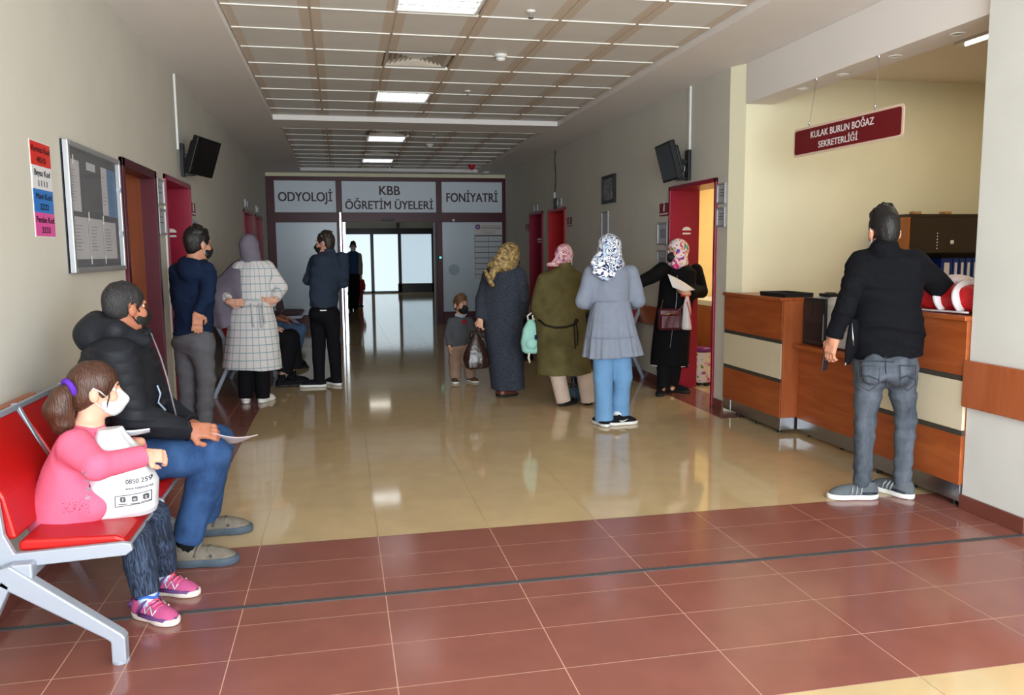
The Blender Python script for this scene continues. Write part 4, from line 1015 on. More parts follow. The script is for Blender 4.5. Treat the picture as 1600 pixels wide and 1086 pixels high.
class Head:
    def __init__(s, c, F, sc=1.0, tilt=0.0, roll=0.0):
        F = _n(F); F = _n(np.array([F[0], F[1], 0])); R = np.cross(F, UZ); U = UZ
        F, U = F*cos(tilt)+U*sin(tilt), U*cos(tilt)-F*sin(tilt); U, R = U*cos(roll)+R*sin(roll), R*cos(roll)-U*sin(roll)
        s.c, s.F, s.U, s.R, s.s = np.array(c, float), F, U, R, sc; s.M = np.array([R, F, U])
    def p(s, x, y, z): return s.c+s.s*(x*s.R+y*s.F+z*s.U)
    def r(s, *a): return np.array(a)*s.s
    def skull(s, S, neck, nr=.056, face=True):
        S.ell(s.p(0, -.012, .028), s.r(.074, .094, .088), s.M, k=.02)
        S.ell(s.p(0, .028, -.048), s.r(.056, .064, .074), s.M, k=.025*s.s)
        S.ell(s.p(0, .066, -.098), s.r(.024, .022, .02), s.M, k=.02*s.s)
        for q in (-1, 1):
            if getattr(s, 'ears', True): S.ell(s.p(q*.083, -.010, -.012), s.r(.013, .021, .032), s.M, k=.008*s.s)
            S.ell(s.p(q*.038, .062, -.03), s.r(.026, .026, .028), s.M, k=.02*s.s)
        if face:
            S.cone(s.p(0, .090, .006), s.p(0, .112, -.034), .009*s.s, .0135*s.s, k=.012*s.s)
            S.ell(s.p(0, .080, .026), s.r(.050, .016, .012), s.M, k=.014*s.s)
            for q in (-1, 1): S.ell(s.p(q*.032, .100, .006), s.r(.019, .014, .011), s.M, k=.010*s.s, mode=0)
            S.ell(s.p(0, .088, -.068), s.r(.024, .014, .005), s.M, k=.006*s.s); S.ell(s.p(0, .086, -.078), s.r(.02, .014, .006), s.M, k=.006*s.s)
        S.cone(s.p(0, -.022, -.05), neck, nr*s.s, nr*1.12*s.s, k=.03*s.s)
    def eyes(s, root, h=None):
        for q in (-1, 1):
            b = MB(); c = s.p(q*.032, .0665, .006)
            b.lathe(c-s.F*.013*s.s, [(.013*s.s*sin(a), .013*s.s*(1-cos(a))) for a in np.linspace(.05, pi-.05, 9)], 14, axis=s.F); e = obj('eye', b, EYEW, root, smooth=True)
            b = MB(); b.lathe(c+s.F*.0117*s.s, [(.0062*s.s, 0), (.004*s.s, .0013*s.s), (.001*s.s, .0018*s.s)], 12, axis=s.F); obj('iris', b, EYED, e, smooth=True)
            b = MB(); b.tube([s.p(q*.014, .094, .026), s.p(q*.032, .0955, .032), s.p(q*.052, .082, .026)], [.003*s.s, .0042*s.s, .002*s.s], 6); obj('eyebrow', b, HB, root, smooth=True)
    def hair(s, root, m, h=.005, top=0.0, nape=-.085, thick=.011, extra=None, name='hair', wr=.0035, tufts=16):
        S = Sdf(h); t = thick
        S.ell(s.p(0, -.012, .034+top*.5), s.r(.073+t*.6, .094+t, .088+t+top), s.M); S.ell(s.p(0, -.045, -.03), s.r(.058, .055, .062), s.M, k=.03)
        rg = np.random.RandomState(int(abs(s.c[0])*1000) % 97)
        for _ in range(tufts):
            a, e = rg.uniform(-2.6, 2.6), rg.uniform(.5, 1.45); q = np.array([sin(a)*cos(e)*(.073+t*.6), -.012+cos(a)*cos(e)*(.094+t), .034+top*.5+sin(e)*(.088+t+top)])
            S.cone(s.p(*q), s.p(*(q*np.array([1.06, 1.06, 1.07])+np.array([.008*sin(a*3), -.010, .002]))), .019*s.s, .009*s.s, k=.014*s.s)
        S.ell(s.p(0, .105, -.030), s.r(.076, .085, .082), s.M, k=.015*s.s, mode=0)
        S.ell(s.p(0, .055, -.10), s.r(.12, .085, .085), s.M, k=.02*s.s, mode=0)
        for q in (-1, 1): S.ell(s.p(q*.092, .002, -.018), s.r(.022, .028, .036), s.M, k=.01*s.s, mode=0)
        S.plane(s.p(0, -.05, nape), -s.U-.25*s.F)
        if extra: extra(S)
        S.wrinkle(wr, 95, 3, (1, 1, .55))
        return sdf_obj(name, S, m, root)
    def mask(s, root, m, strap=MW, h=.005, sides=(-1, 1)):
        S = Sdf(h); S.ell(s.p(0, .048, -.058), s.r(.062, .072, .066), s.M); S.cone(s.p(0, .085, -.012), s.p(0, .118, -.045), .014*s.s, .016*s.s, k=.03*s.s)
        S.ell(s.p(0, .028, -.060), s.r(.052, .060, .076), s.M, k=.004, mode=0)
        S.plane(s.p(0, .02, 0), -s.F); S.plane(s.p(0, .05, -.006), s.U-.25*s.F); S.plane(s.p(0, .05, -.122), -s.U)
        o = sdf_obj('face_mask', S, m, root)
        for q in sides:
            b = MB(); b.tube([s.p(q*.060, .04, -.022), s.p(q*.074, .015, .004), s.p(q*.086, -.012, .022), s.p(q*.087, -.026, 0), s.p(q*.080, -.018, -.03), s.p(q*.060, .035, -.085)], .0032*s.s, 6); obj('ear_loop', b, strap, o, smooth=True)
        return o
    def scarf(s, root, m, h=.006, drape=(), neck=None, nr=.085, pat=None, thick=.016, open_=True, name='headscarf', wr=.004, chin=True):
        S = Sdf(h); t = thick
        S.ell(s.p(0, -.018, .026), s.r(.078+t, .102+t, .094+t), s.M)
        if chin: S.ell(s.p(0, .0, -.06), s.r(.072+t, .084+t, .085+t), s.M, k=.03)
        if neck is not None: S.cone(s.p(0, -.02, -.07), neck, (nr-.012)*s.s, nr*s.s, k=.05)
        for fn in drape: fn(S)
        if open_:
            S.ell(s.p(0, .125, -.028), s.r(.060, .075, .078), s.M, k=.012, mode=0)
        S.wrinkle(wr, 38, 5)
        return sdf_obj(name, S, m, root, pat=pat)
def hand(S, w, d, n, side=1, s=1.0, curl=.35, k=.008, spread=.06, thumb=.7):
    """palm, four unequal fingers and a thumb; d finger direction, n the way the palm faces, side picks the thumb side"""
    w = np.array(w, float); d = _n(d); n = np.array(n, float); n = _n(n-d*(n @ d)); l = np.cross(d, n)*side
    S.box(w+d*.048*s, np.array([.040, .048, .015])*s, [l, d, n], rad=.013*s, k=.012*s)
    S.cone(w-d*.015*s, w+d*.02*s, .027*s, .026*s, k=.018*s)
    for i, (L, r) in enumerate(((.074, .0092), (.082, .0095), (.076, .0090), (.060, .0080))):
        o = (1.5-i)*.0205*s; p = w+d*.088*s+l*o; a = 0; pts = [p]; dd = _n(d+l*spread*(1.5-i))
        for j, f in enumerate((.45, .32, .23)):
            a += curl*(.75+.35*j)+.05*i*curl; p = p+(dd*cos(a)+n*sin(a))*L*f*s; pts.append(p)
        S.chain(pts, [r*s, r*.97*s, r*.9*s, r*.78*s], k=k*s)
    p = w+d*.022*s+l*.030*s; t1 = p+(l*.75+d*.6+n*.25)*.038*s; t2 = t1+(d*.85+l*(.35-.5*curl)+n*thumb*.6)*.032*s; t3 = t2+(d*.9+n*thumb-l*.15)*.026*s
    S.chain([p, t1, t2, t3], [.014*s, .0118*s, .0105*s, .0085*s], k=.012*s)
def shoe(root, ankle, d, L=.27, up=None, sole=SOLEW, m=None, zf=0.0, w=.048, h=.006, hi=.0, pitch=0.0, extra=None, name='shoe', st=.028, sock=None):
    """shoe with its heel under the ankle; d is the toe direction on the floor"""
    d = _n([d[0], d[1], 0]); r = np.cross(d, UZ); a = np.array([ankle[0], ankle[1], zf]); q = L/.27; u = UZ
    if pitch: d, u = d*cos(pitch)+u*sin(pitch), u*cos(pitch)-d*sin(pitch)
    P = lambda x, y, z: a+r*x*q+d*y*q+u*z*q
    M = np.array([r, d, u])
    S = Sdf(h)
    S.ell(P(0, -.012, .045), np.array([w*.80, .060, .055])*q, M); S.ell(P(0, .07, .035), np.array([w*.92, .10, .050])*q, M, k=.03); S.ell(P(0, .145, .026), np.array([w*.98, .062, .036])*q, M, k=.03)
    S.cone(P(0, -.012, .05), P(0, -.005, .085+hi), .043*q, .043*q, k=.03)
    S.plane(P(0, 0, st), -u); S.plane(P(0, 0, .098+hi), u-.15*d)
    S.cone(P(0, -.006, .07), P(0, -.004, .13+hi), .034*q, .036*q, k=.005, mode=0)
    o = sdf_obj(name, S, m, root)
    S = Sdf(h); S.ell(P(0, -.005, .02), np.array([w*.9, .072, .05])*q, M); S.ell(P(0, .07, .02), np.array([w*.88, .12, .05])*q, M, k=.03); S.ell(P(0, .145, .02), np.array([w*1.05, .072, .05])*q, M, k=.03)
    S.plane(P(0, 0, .001), -u); S.plane(P(0, 0, st+.004), u)
    sl = sdf_obj('sole', S, sole, o)
    if sock is not None:
        b = MB(); b.tube([P(0, .012, .06), P(0, .006, .10), P(0, 0, .15)], [.052*q, .047*q, .043*q], 14); obj('sock', b, sock, root, smooth=True)
    if extra: extra(P, o)
    return o
def limb_body(S, sh, el, wr, s=1.0, hand_=None, k=.02):
    S.chain([sh, el, wr], [.040*s, .034*s, .024*s], k=k)
    if hand_: hand(S, wr, *hand_[:2], **hand_[2])
def _gr(an, z=.085):
    an = np.array(an, float)
    if an[2] < .3: an[2] = min(an[2], z)
    return an
def leg_body(S, hp, kn, an, s=1.0, toe=None):
    an = _gr(an)
    S.chain([hp, kn, an], [.066*s, .046*s, .034*s], k=.03)
    if toe is not None:
        a = np.array(an, float); a[2] = .05*min(1, s+.1); S.ell(a+_n([toe[0], toe[1], 0])*.05*s, (.03*s, .03*s, .025*s), k=.03)
        S.cone(a, a+_n([toe[0], toe[1], 0])*.13*s, .03*s, .022*s, k=.02)
def person(label, S, m, foot, group=None):
    foot = np.array([foot[0], foot[1], 0.0])
    return tag(sdf_obj('person', S, m, None, origin=foot), label, 'person', group)
def secs(rows, Y):
    """(px, py, half width m, half depth m, depth shift) rows -> loft sections"""
    return [(px3(r[0], r[1], Y+(r[4] if len(r) > 4 else 0)), r[2], r[3]) for r in rows]
def torso_body(S, rows, R, f=.82):
    S.loft([(c, a*f, b*f) for c, a, b in rows], R, k=.05)
def legs_cloth(S, L, R, rad, hip=None, hipr=(.17, .12, .12), M=None, k=.03, hem=.055):
    for q in (L, R): S.chain((q[0], q[1], _gr(q[2], hem)), rad, k=k, cut1=True)
    if hip is not None: S.ell(hip, hipr, M, k=.05)
def frame(F): F = _n([F[0], F[1], 0]); return F, np.array([F[1], -F[0], 0])
def Fb(F): F, R = frame(F); return np.array([R, F, UZ])

# ------------------------------------------------------------ man in navy hoodie, standing by the left wall
def hoodie_man():
    Y = 6.85; F, R = frame((.55, .83)); P = lambda x, y, dy=0: px3(x, y, Y+dy)
    H = Head(P(309, 382), (.72, .7), 1.0)
    T = secs([(302, 524, .165, .125), (303, 490, .165, .125), (302, 450, .195, .13), (300, 420, .19, .115), (302, 410, .10, .08)], Y)
    sl, sr = P(278, 424, .08), P(324, 423, -.12); el, er = P(277, 470, .3), P(325, 466, -.22); wl, wr_ = P(296, 486, .36), P(309, 489, -.24)
    S = Sdf(.006); H.skull(S, P(302, 412)); torso_body(S, T, R, .8)
    limb_body(S, sl, el, wl, 1, (F, -R, dict(side=1))); limb_body(S, sr, er, wr_, 1, ((-.1, .1, -1), (-.4, .9, 0), dict(side=1, curl=.12)))
    hl, hr, kl, kr, al, ar = P(290, 535, .06), P(314, 535, -.06), P(293, 596, .06), P(322, 592, -.06), P(294, 657, .04), P(317, 657, -.05)
    leg_body(S, hl, kl, al, 1, F); leg_body(S, hr, kr, ar, 1, F)
    root = person('man in a navy hoodie standing by the left wall, one hand behind his back', S, SK, (al+ar)/2)
    H.hair(root, HB, top=.008, thick=.014); H.mask(root, MBK, MW)
    S = Sdf(.007); S.loft(T, R, k=.05)
    for q in ((sl, el, wl), (sr, er, wr_)): S.chain(q, [.070, .056, .042], k=.035, cut1=True)
    S.ell(P(303, 411, .02), (.115, .10, .06), Fb(F), k=.04); S.ell(P(297, 421, -.13), (.125, .065, .10), Fb(F), k=.03)
    S.cone(P(302, 402), P(302, 396), .062, .052, k=.02, mode=0)
    S.wrinkle(.009, 32, 1, (.6, .6, 1.5)); sdf_obj('hoodie', S, cloth('navy_jersey', srgb(22, 36, 62)), root)
    S = Sdf(.007); legs_cloth(S, (hl, kl, al), (hr, kr, ar), [.098, .074, .060], P(303, 532), (.172, .135, .13), Fb(F))
    S.wrinkle(.007, 26, 2, (.7, .7, 1.5)); sdf_obj('trousers', S, cloth('grey_jersey', srgb(92, 92, 98), var=.1), root)
    for a in (al, ar): shoe(root, a, F, .27, m=cloth('black_shoe', srgb(24, 24, 26), bump=.1), sole=SOLED)
hoodie_man()

# ------------------------------------------------------------ woman in a checked coat
def plaid_mat(name, base, line, u, v):
    m, t, b = nt(name)
    sp = t.nodes.new('ShaderNodeSeparateXYZ'); t.links.new(pat_node(t), sp.inputs[0])
    outs = []
    for k, (size, w) in enumerate(((u, .10), (v, .10))):
        mu = t.nodes.new('ShaderNodeMath'); mu.operation = 'MULTIPLY'; mu.inputs[1].default_value = 1/size; t.links.new(sp.outputs[k], mu.inputs[0])
        fr = t.nodes.new('ShaderNodeMath'); fr.operation = 'FRACT'; t.links.new(mu.outputs[0], fr.inputs[0])
        lt_ = t.nodes.new('ShaderNodeMath'); lt_.operation = 'LESS_THAN'; lt_.inputs[1].default_value = w; t.links.new(fr.outputs[0], lt_.inputs[0]); outs.append(lt_)
    mx = t.nodes.new('ShaderNodeMath'); mx.operation = 'MAXIMUM'; t.links.new(outs[0].outputs[0], mx.inputs[0]); t.links.new(outs[1].outputs[0], mx.inputs[1])
    mc = t.nodes.new('ShaderNodeMix'); mc.data_type = 'RGBA'; mc.inputs['A'].default_value = (*base, 1); mc.inputs['B'].default_value = (*line, 1); t.links.new(mx.outputs[0], mc.inputs['Factor'])
    t.links.new(mc.outputs['Result'], b.inputs['Base Color']); b.inputs['Roughness'].default_value = .85; b.inputs['Specular IOR Level'].default_value = .15
    return m
def around(c, r):
    c = np.array(c)
    return lambda p: np.stack([np.arctan2(p[:, 0]-c[0], -(p[:, 1]-c[1]))*r, p[:, 2], p[:, 2]*0], 1)
def plaid_woman():
    Y = 8.5; F, R = frame((.1, 1)); P = lambda x, y, dy=0: px3(x, y, Y+dy)
    H = Head(P(391, 387), (.45, .9), .98); H.ears = False
    T = secs([(395, 575, .295, .22), (395, 540, .265, .20), (394, 500, .235, .17), (394, 478, .205, .145), (395, 445, .195, .14), (397, 418, .185, .12), (397, 407, .12, .085)], Y)
    sl, sr = P(374, 418), P(419, 418); el, er = P(346, 448), P(439, 449); wl, wr_ = P(358, 472, -.20), P(429, 470, -.12)
    S = Sdf(.006); H.skull(S, P(396, 412)); torso_body(S, T[2:], R, .75)
    limb_body(S, sl, el, wl, .9, ((.85, -.15, -.05), (.1, 1, .3), dict(side=-1, s=.92, curl=.3)))
    limb_body(S, sr, er, wr_, .9, ((-1, -.1, .02), (0, 1, .3), dict(side=1, s=.92, curl=.3)))
    hl, hr, kl, kr, al, ar = P(386, 510), P(404, 510), P(384, 562), P(409, 562), P(384, 622), P(411, 622)
    leg_body(S, hl, kl, al, .95, (-.2, 1)); leg_body(S, hr, kr, ar, .95, (.3, 1))
    root = person('woman in a white checked coat and grey headscarf, hands on her hips, back turned', S, SKL, (al+ar)/2)
    g = cloth('grey_scarf', srgb(116, 110, 124), bump=.15)
    H.scarf(root, g, neck=P(396, 411), open_=True)
    S = Sdf(.007); S.loft(T, R, k=.04, fold=(7, .035, .35, .6))
    S.chain((sr, er, wr_+.04*(er-wr_)/.2), [.068, .064, .050], k=.035, cut1=True); S.chain((sl, el, wl+.04*(el-wl)/.2), [.066, .056, .046], k=.035, cut1=True)
    S.wrinkle(.005, 26, 4, (1, 1, .35))
    co = sdf_obj('coat', S, plaid_mat('white_check', srgb(212, 207, 206), srgb(128, 158, 168), .066, .075), root, pat=around(P(395, 480), .215))
    b = MB(); cz = P(394, 474); b.tube([cz+np.array([.222*cos(a), .162*sin(a), .012*sin(3*a)]) for a in np.linspace(0, 2*pi, 36)], .017, 8, flat=1.6)
    for dx, L in ((-.01, .23), (.065, .24), (.095, .20)): q = P(394, 474, -.17); b.tube([q+np.array([dx, -.005, 0]), q+np.array([dx+.012, -.035, -L*.5]), q+np.array([dx+.02, -.05, -L])], .014, 6, flat=.5)
    a = None; bl = obj('belt', b, cloth('coat_belt', srgb(206, 204, 204)), co, smooth=True)
    # grey shawl hanging over the left elbow
    def sh(u, v):
        a = P(376, 405, .02-.12*v)*(1-u)+P(331, 436, -.04)*u; bt = P(383, 511, -.10)*(1-u)+P(333, 510, -.10)*u
        q = a*(1-v)+bt*v; return q+np.array([0, -.12*sin(pi*min(v*1.3, 1))*(1-.3*u)-.03*sin(u*9+v*2)*v, .02*sin(u*6)])
    b = MB(); b.grid(sh, 24, 24, thick=.006); obj('shawl', b, g, root, smooth=True)
    S = Sdf(.007); legs_cloth(S, (hl, kl, al), (hr, kr, ar), [.09, .080, .070], P(395, 505), (.15, .11, .1)); S.wrinkle(.004, 22, 5); sdf_obj('trousers', S, cloth('black_cloth', srgb(20, 20, 23)), root)
    for a, d in ((al, (-.15, 1)), (ar, (.5, 1))): shoe(root, a, d, .25, m=cloth('white_leather', srgb(222, 216, 212), bump=.05))
plaid_woman()

# ------------------------------------------------------------ man with crossed arms, dark shirt
def shirt_man():
    Y = 9.35; F, R = frame((-.55, .83)); P = lambda x, y, dy=0: px3(x, y, Y+dy)
    H = Head(P(508, 380), (-.92, .4), 1.0)
    T = secs([(506, 481, .165, .125), (507, 455, .175, .13), (511, 425, .20, .135), (514, 402, .185, .115), (514, 395, .10, .08)], Y)
    sl, sr = P(493, 407, .12), P(535, 404, -.06); el, er = P(481, 438, .06), P(537, 442, .04); wl, wr_ = P(508, 434, .36), P(490, 432, .32)
    S = Sdf(.006); H.skull(S, P(514, 398)); torso_body(S, T, R, .8)
    limb_body(S, sl, el, wl, 1, (R, -F, dict(side=1))); limb_body(S, sr, er, wr_, 1, (-R, -F, dict(side=-1)))
    hl, hr, kl, kr, al, ar = P(497, 490, .05), P(517, 490, -.05), P(498, 540, .05), P(522, 540, .0), P(499, 592, -.02), P(526, 588, .05)
    leg_body(S, hl, kl, al, 1, (-1, .3)); leg_body(S, hr, kr, ar, 1, (-.3, .9))
    root = person('man in a dark blue shirt and black trousers standing with folded arms, facing left', S, SK, (al+ar)/2)
    H.hair(root, HBR if False else mat('hair_dark_brown', srgb(40, 28, 22), .5, var=.3, scale=60), top=.0, thick=.009); H.mask(root, MBK, MW); H.eyes(root)
    S = Sdf(.007); S.loft(T, R, k=.05)
    S.chain((sl, el, wl), [.072, .058, .045], k=.035, cut1=True); S.chain((sr, er, wr_), [.072, .058, .045], k=.035, cut1=True)
    S.cone(P(514, 400), P(512, 391), .074, .070, k=.015); S.cone(P(512, 392), P(511, 384), .053, .056, k=.005, mode=0)
    S.wrinkle(.008, 34, 6, (.6, .6, 1.4)); sdf_obj('shirt', S, cloth('slate_blue_shirt', srgb(44, 54, 70), var=.06), root)
    S = Sdf(.007); legs_cloth(S, (hl, kl, al), (hr, kr, ar), [.096, .074, .062], P(506, 489), (.168, .13, .12), Fb(F)); S.wrinkle(.005, 26, 7); tr = sdf_obj('trousers', S, cloth('black_jeans', srgb(18, 18, 22)), root)
    b = MB(); b.obox(P(505, 485, -.145), (.035, 0, 0), (0, .004, 0), (0, 0, .006)); obj('label', b, m_whitepl, tr)
    for a, d in ((al, (-1, .1)), (ar, (-.55, .8))): shoe(root, a, d, .28, m=cloth('black_sneaker', srgb(22, 24, 28), bump=.1))
shirt_man()

# ------------------------------------------------------------ two people seated on the left bench, half hidden
def seated(label, hip, F, kn, an, top_m, leg_m, skin, scarf_m=None, hair_m=None, arm=None, skirt=False, seed=0, shoe_m=None, s=.95, sole=SOLED):
    kn = [np.array(q, float) for q in kn]; an = [np.array(q, float) for q in an]
    F, R = frame(F); hip = np.array(hip, float); ch = hip+UZ*.42*s-F*.06; nk = hip+UZ*.54*s-F*.05
    H = Head(nk+UZ*.13*s+F*.03, F, s); H.ears = scarf_m is None
    S = Sdf(.007); H.skull(S, nk); T = [(hip-UZ*.06, .17*s, .13*s), (hip+UZ*.14*s-F*.03, .165*s, .13*s), (ch-UZ*.06, .195*s, .125*s), (ch+UZ*.05, .18*s, .105*s), (nk, .095*s, .08*s)]
    torso_body(S, T, R, .8)
    arms = []
    for q in (-1, 1):
        sh = ch+R*q*.17*s+UZ*.02; e = ch+R*q*.23*s-UZ*.24*s+F*.05; w = hip+R*q*.11*s+F*.24*s+UZ*.10
        if arm is not None and q == arm[0]: e, w = arm[1], arm[2]
        arms.append((sh, e, w)); limb_body(S, sh, e, w, s*.95, (F-.3*UZ, -UZ, dict(side=q, s=s*.95)))
    legs = []
    for q, k_, a_ in ((-1, kn[0], an[0]), (1, kn[1], an[1])):
        h_ = hip+R*q*.09*s; legs.append((h_, k_, a_)); leg_body(S, h_, k_, a_, s, F)
    root = person(label, S, skin, hip)
    S = Sdf(.008); S.loft(T, R, k=.05)
    for q in arms: S.chain((q[0], q[1], q[2]+.06*_n(q[1]-q[2])), [.066*s, .056*s, .044*s], k=.035, cut1=True)
    S.wrinkle(.005, 22, seed); sdf_obj('top', S, top_m, root)
    S = Sdf(.008)
    if skirt:
        mk = (legs[0][1]+legs[1][1])/2; ma = (legs[0][2]+legs[1][2])/2
        for q in legs: S.chain((q[0], q[1]+UZ*.01, q[2]+UZ*.08), [.11, .10, .13], k=.08, cut1=True)
        S.ell(hip, (.17, .17, .12), k=.05)
    else:
        for q in legs: S.chain((q[0], q[1], _gr(q[2], .07)), [.092*s, .072*s, .060*s], k=.03, cut1=True)
        S.ell(hip-UZ*.01, (.15, .15, .11), k=.05)
    S.wrinkle(.005, 24, seed+1); sdf_obj('skirt' if skirt else 'trousers', S, leg_m, root)
    if scarf_m is not None: H.scarf(root, scarf_m, h=.007, neck=nk)
    else: H.hair(root, hair_m or HB)
    H.eyes(root)
    for a_ in an: shoe(root, a_, F, .255, hi=.01, sock=MATS['black_cloth'], m=shoe_m or cloth('black_shoe', srgb(24, 24, 26), bump=.1), sole=sole)
    return root, H
BK = MATS['black_cloth']
k1 = np.array([-.545, 11.22, .50]); k2 = np.array([-.54, 11.0, .50])
seated('seated person in blue jeans on the left bench, behind the checked coat', (-1.0, 11.1, .56), (1, 0), (k1, k2), ((-.70, 11.3, .09), (-.66, 10.95, .09)), cloth('brown_top', srgb(70, 52, 46)), cloth('blue_denim', srgb(84, 112, 150), var=.2, scale=14), SKT, hair_m=HB, arm=(1, np.array([-.98, 10.85, .74]), np.array([-.78, 10.8, .66])), seed=11)
def bk():
    rt, H = seated('seated woman in a long black skirt on the left bench, hidden behind the checked coat', (-1.0, 9.6, .56), (1, 0), (np.array([-.60, 9.72, .52]), np.array([-.60, 9.52, .52])), ((-.60, 9.72, .09), (-.70, 9.45, .09)), MATS['black_cloth'], MATS['black_cloth'], SKL, scarf_m=MATS['black_cloth'], skirt=True, seed=13)
    H.mask(rt, MW)
bk()
sp_, Hs = seated('seated person in a dark blue headscarf on the right bench, hidden behind the olive coat', (2.98, 11.0, .56), (-1, -.1), (np.array([2.52, 11.1, .52]), np.array([2.52, 10.9, .52])), ((2.5, 11.1, .09), (2.5, 10.9, .09)), MATS['black_cloth'], MATS['black_cloth'], SKL, scarf_m=cloth('deep_navy', srgb(24, 32, 66)), skirt=True, seed=15)

# ------------------------------------------------------------ far figures beyond the glass doors
def far_man():
    Y = 21.6; F, R = frame((.05, -1)); P = lambda x, y, dy=0: px3(x, y, Y+dy)
    H = Head(P(551.5, 385), F, 1.0)
    T = secs([(552, 428, .17, .12), (552, 410, .18, .12), (552, 399, .20, .12), (552, 393, .10, .08)], Y)
    sl, sr = P(543, 399), P(561, 399); el, er = P(541, 414), P(563.5, 414); wl, wr_ = P(543, 428), P(564, 429)
    S = Sdf(.008); H.skull(S, P(552, 395)); torso_body(S, T, R, .8)
    limb_body(S, sl, el, wl, 1, (-UZ, R, dict(side=1))); limb_body(S, sr, er, wr_, 1, (-UZ, -R, dict(side=-1)))
    hl, hr, kl, kr, al, ar = P(549, 433), P(556, 433), P(548.5, 455), P(558, 455, -.1), P(548, 479), P(555, 479, .25)
    leg_body(S, hl, kl, al, 1, F); leg_body(S, hr, kr, ar, 1, F)
    root = person('man in a beige jacket and white mask walking beyond the glass doors', S, SK, (al+ar)/2)
    H.hair(root, HB, h=.008); H.mask(root, MW, h=.006); H.eyes(root)
    S = Sdf(.009); S.loft([(c+F*.02, a*.8, b) for c, a, b in T], R, k=.04); sdf_obj('shirt', S, cloth('blue_shirt_far', srgb(46, 74, 112)), root)
    S = Sdf(.009); S.loft([(c-F*.02, a, b*1.05) for c, a, b in T], R, k=.04)
    for q in ((sl, el, wl), (sr, er, wr_)): S.chain(q, [.068, .056, .045], k=.03, cut1=True)
    c0 = P(552, 415)+F*.13; S.box(c0, (.09, .12, .5), Fb(F), k=.02, mode=0); sdf_obj('jacket', S, cloth('beige_jacket', srgb(140, 130, 112)), root)
    S = Sdf(.009); legs_cloth(S, (hl, kl, al), (hr, kr, ar), [.095, .075, .07], P(552, 431), (.165, .12, .1), Fb(F)); sdf_obj('trousers', S, BK, root)
    for a in (al, ar): shoe(root, a, F, .28, m=cloth('black_shoe', srgb(24, 24, 26), bump=.1), sole=SOLED, h=.008)
far_man()
def far_child():
    Y = 23.5; F, R = frame((.3, -1)); P = lambda x, y, dy=0: px3(x, y, Y+dy); s = .58
    H = Head(P(562, 429), F, .8)
    T = secs([(562, 456, .10, .08), (562, 446, .11, .08), (562, 438, .12, .075), (562, 435, .06, .05)], Y)
    S = Sdf(.008); H.skull(S, P(562, 436)); torso_body(S, T, R, .8)
    arms = ((P(557, 439), P(556, 446), P(557, 453)), (P(567, 439), P(569, 446), P(569, 453)))
    for q in arms: limb_body(S, *q, s, (-UZ, R, dict(side=1, s=s)))
    legs = ((P(560, 457), P(560, 466), P(560, 475)), (P(564, 457), P(564.5, 466), P(564.5, 475)))
    for q in legs: leg_body(S, *q, s, F)
    root = person('small child in a red top half hidden beside the man beyond the glass doors', S, SKL, (legs[0][2]+legs[1][2])/2)
    H.hair(root, HB, h=.008); H.eyes(root)
    S = Sdf(.008); S.loft(T, R, k=.03)
    for q in arms: S.chain(q, [.044, .038, .032], k=.02, cut1=True)
    sdf_obj('top', S, cloth('red_top', srgb(150, 36, 48)), root)
    S = Sdf(.008); legs_cloth(S, legs[0], legs[1], [.06, .05, .045], P(562, 457), (.10, .08, .06)); sdf_obj('trousers', S, cloth('rose_trousers', srgb(130, 60, 66)), root)
    for q in legs: shoe(root, q[2], F, .17, m=cloth('black_shoe', srgb(24, 24, 26), bump=.1), sole=SOLED, h=.007)
far_child()

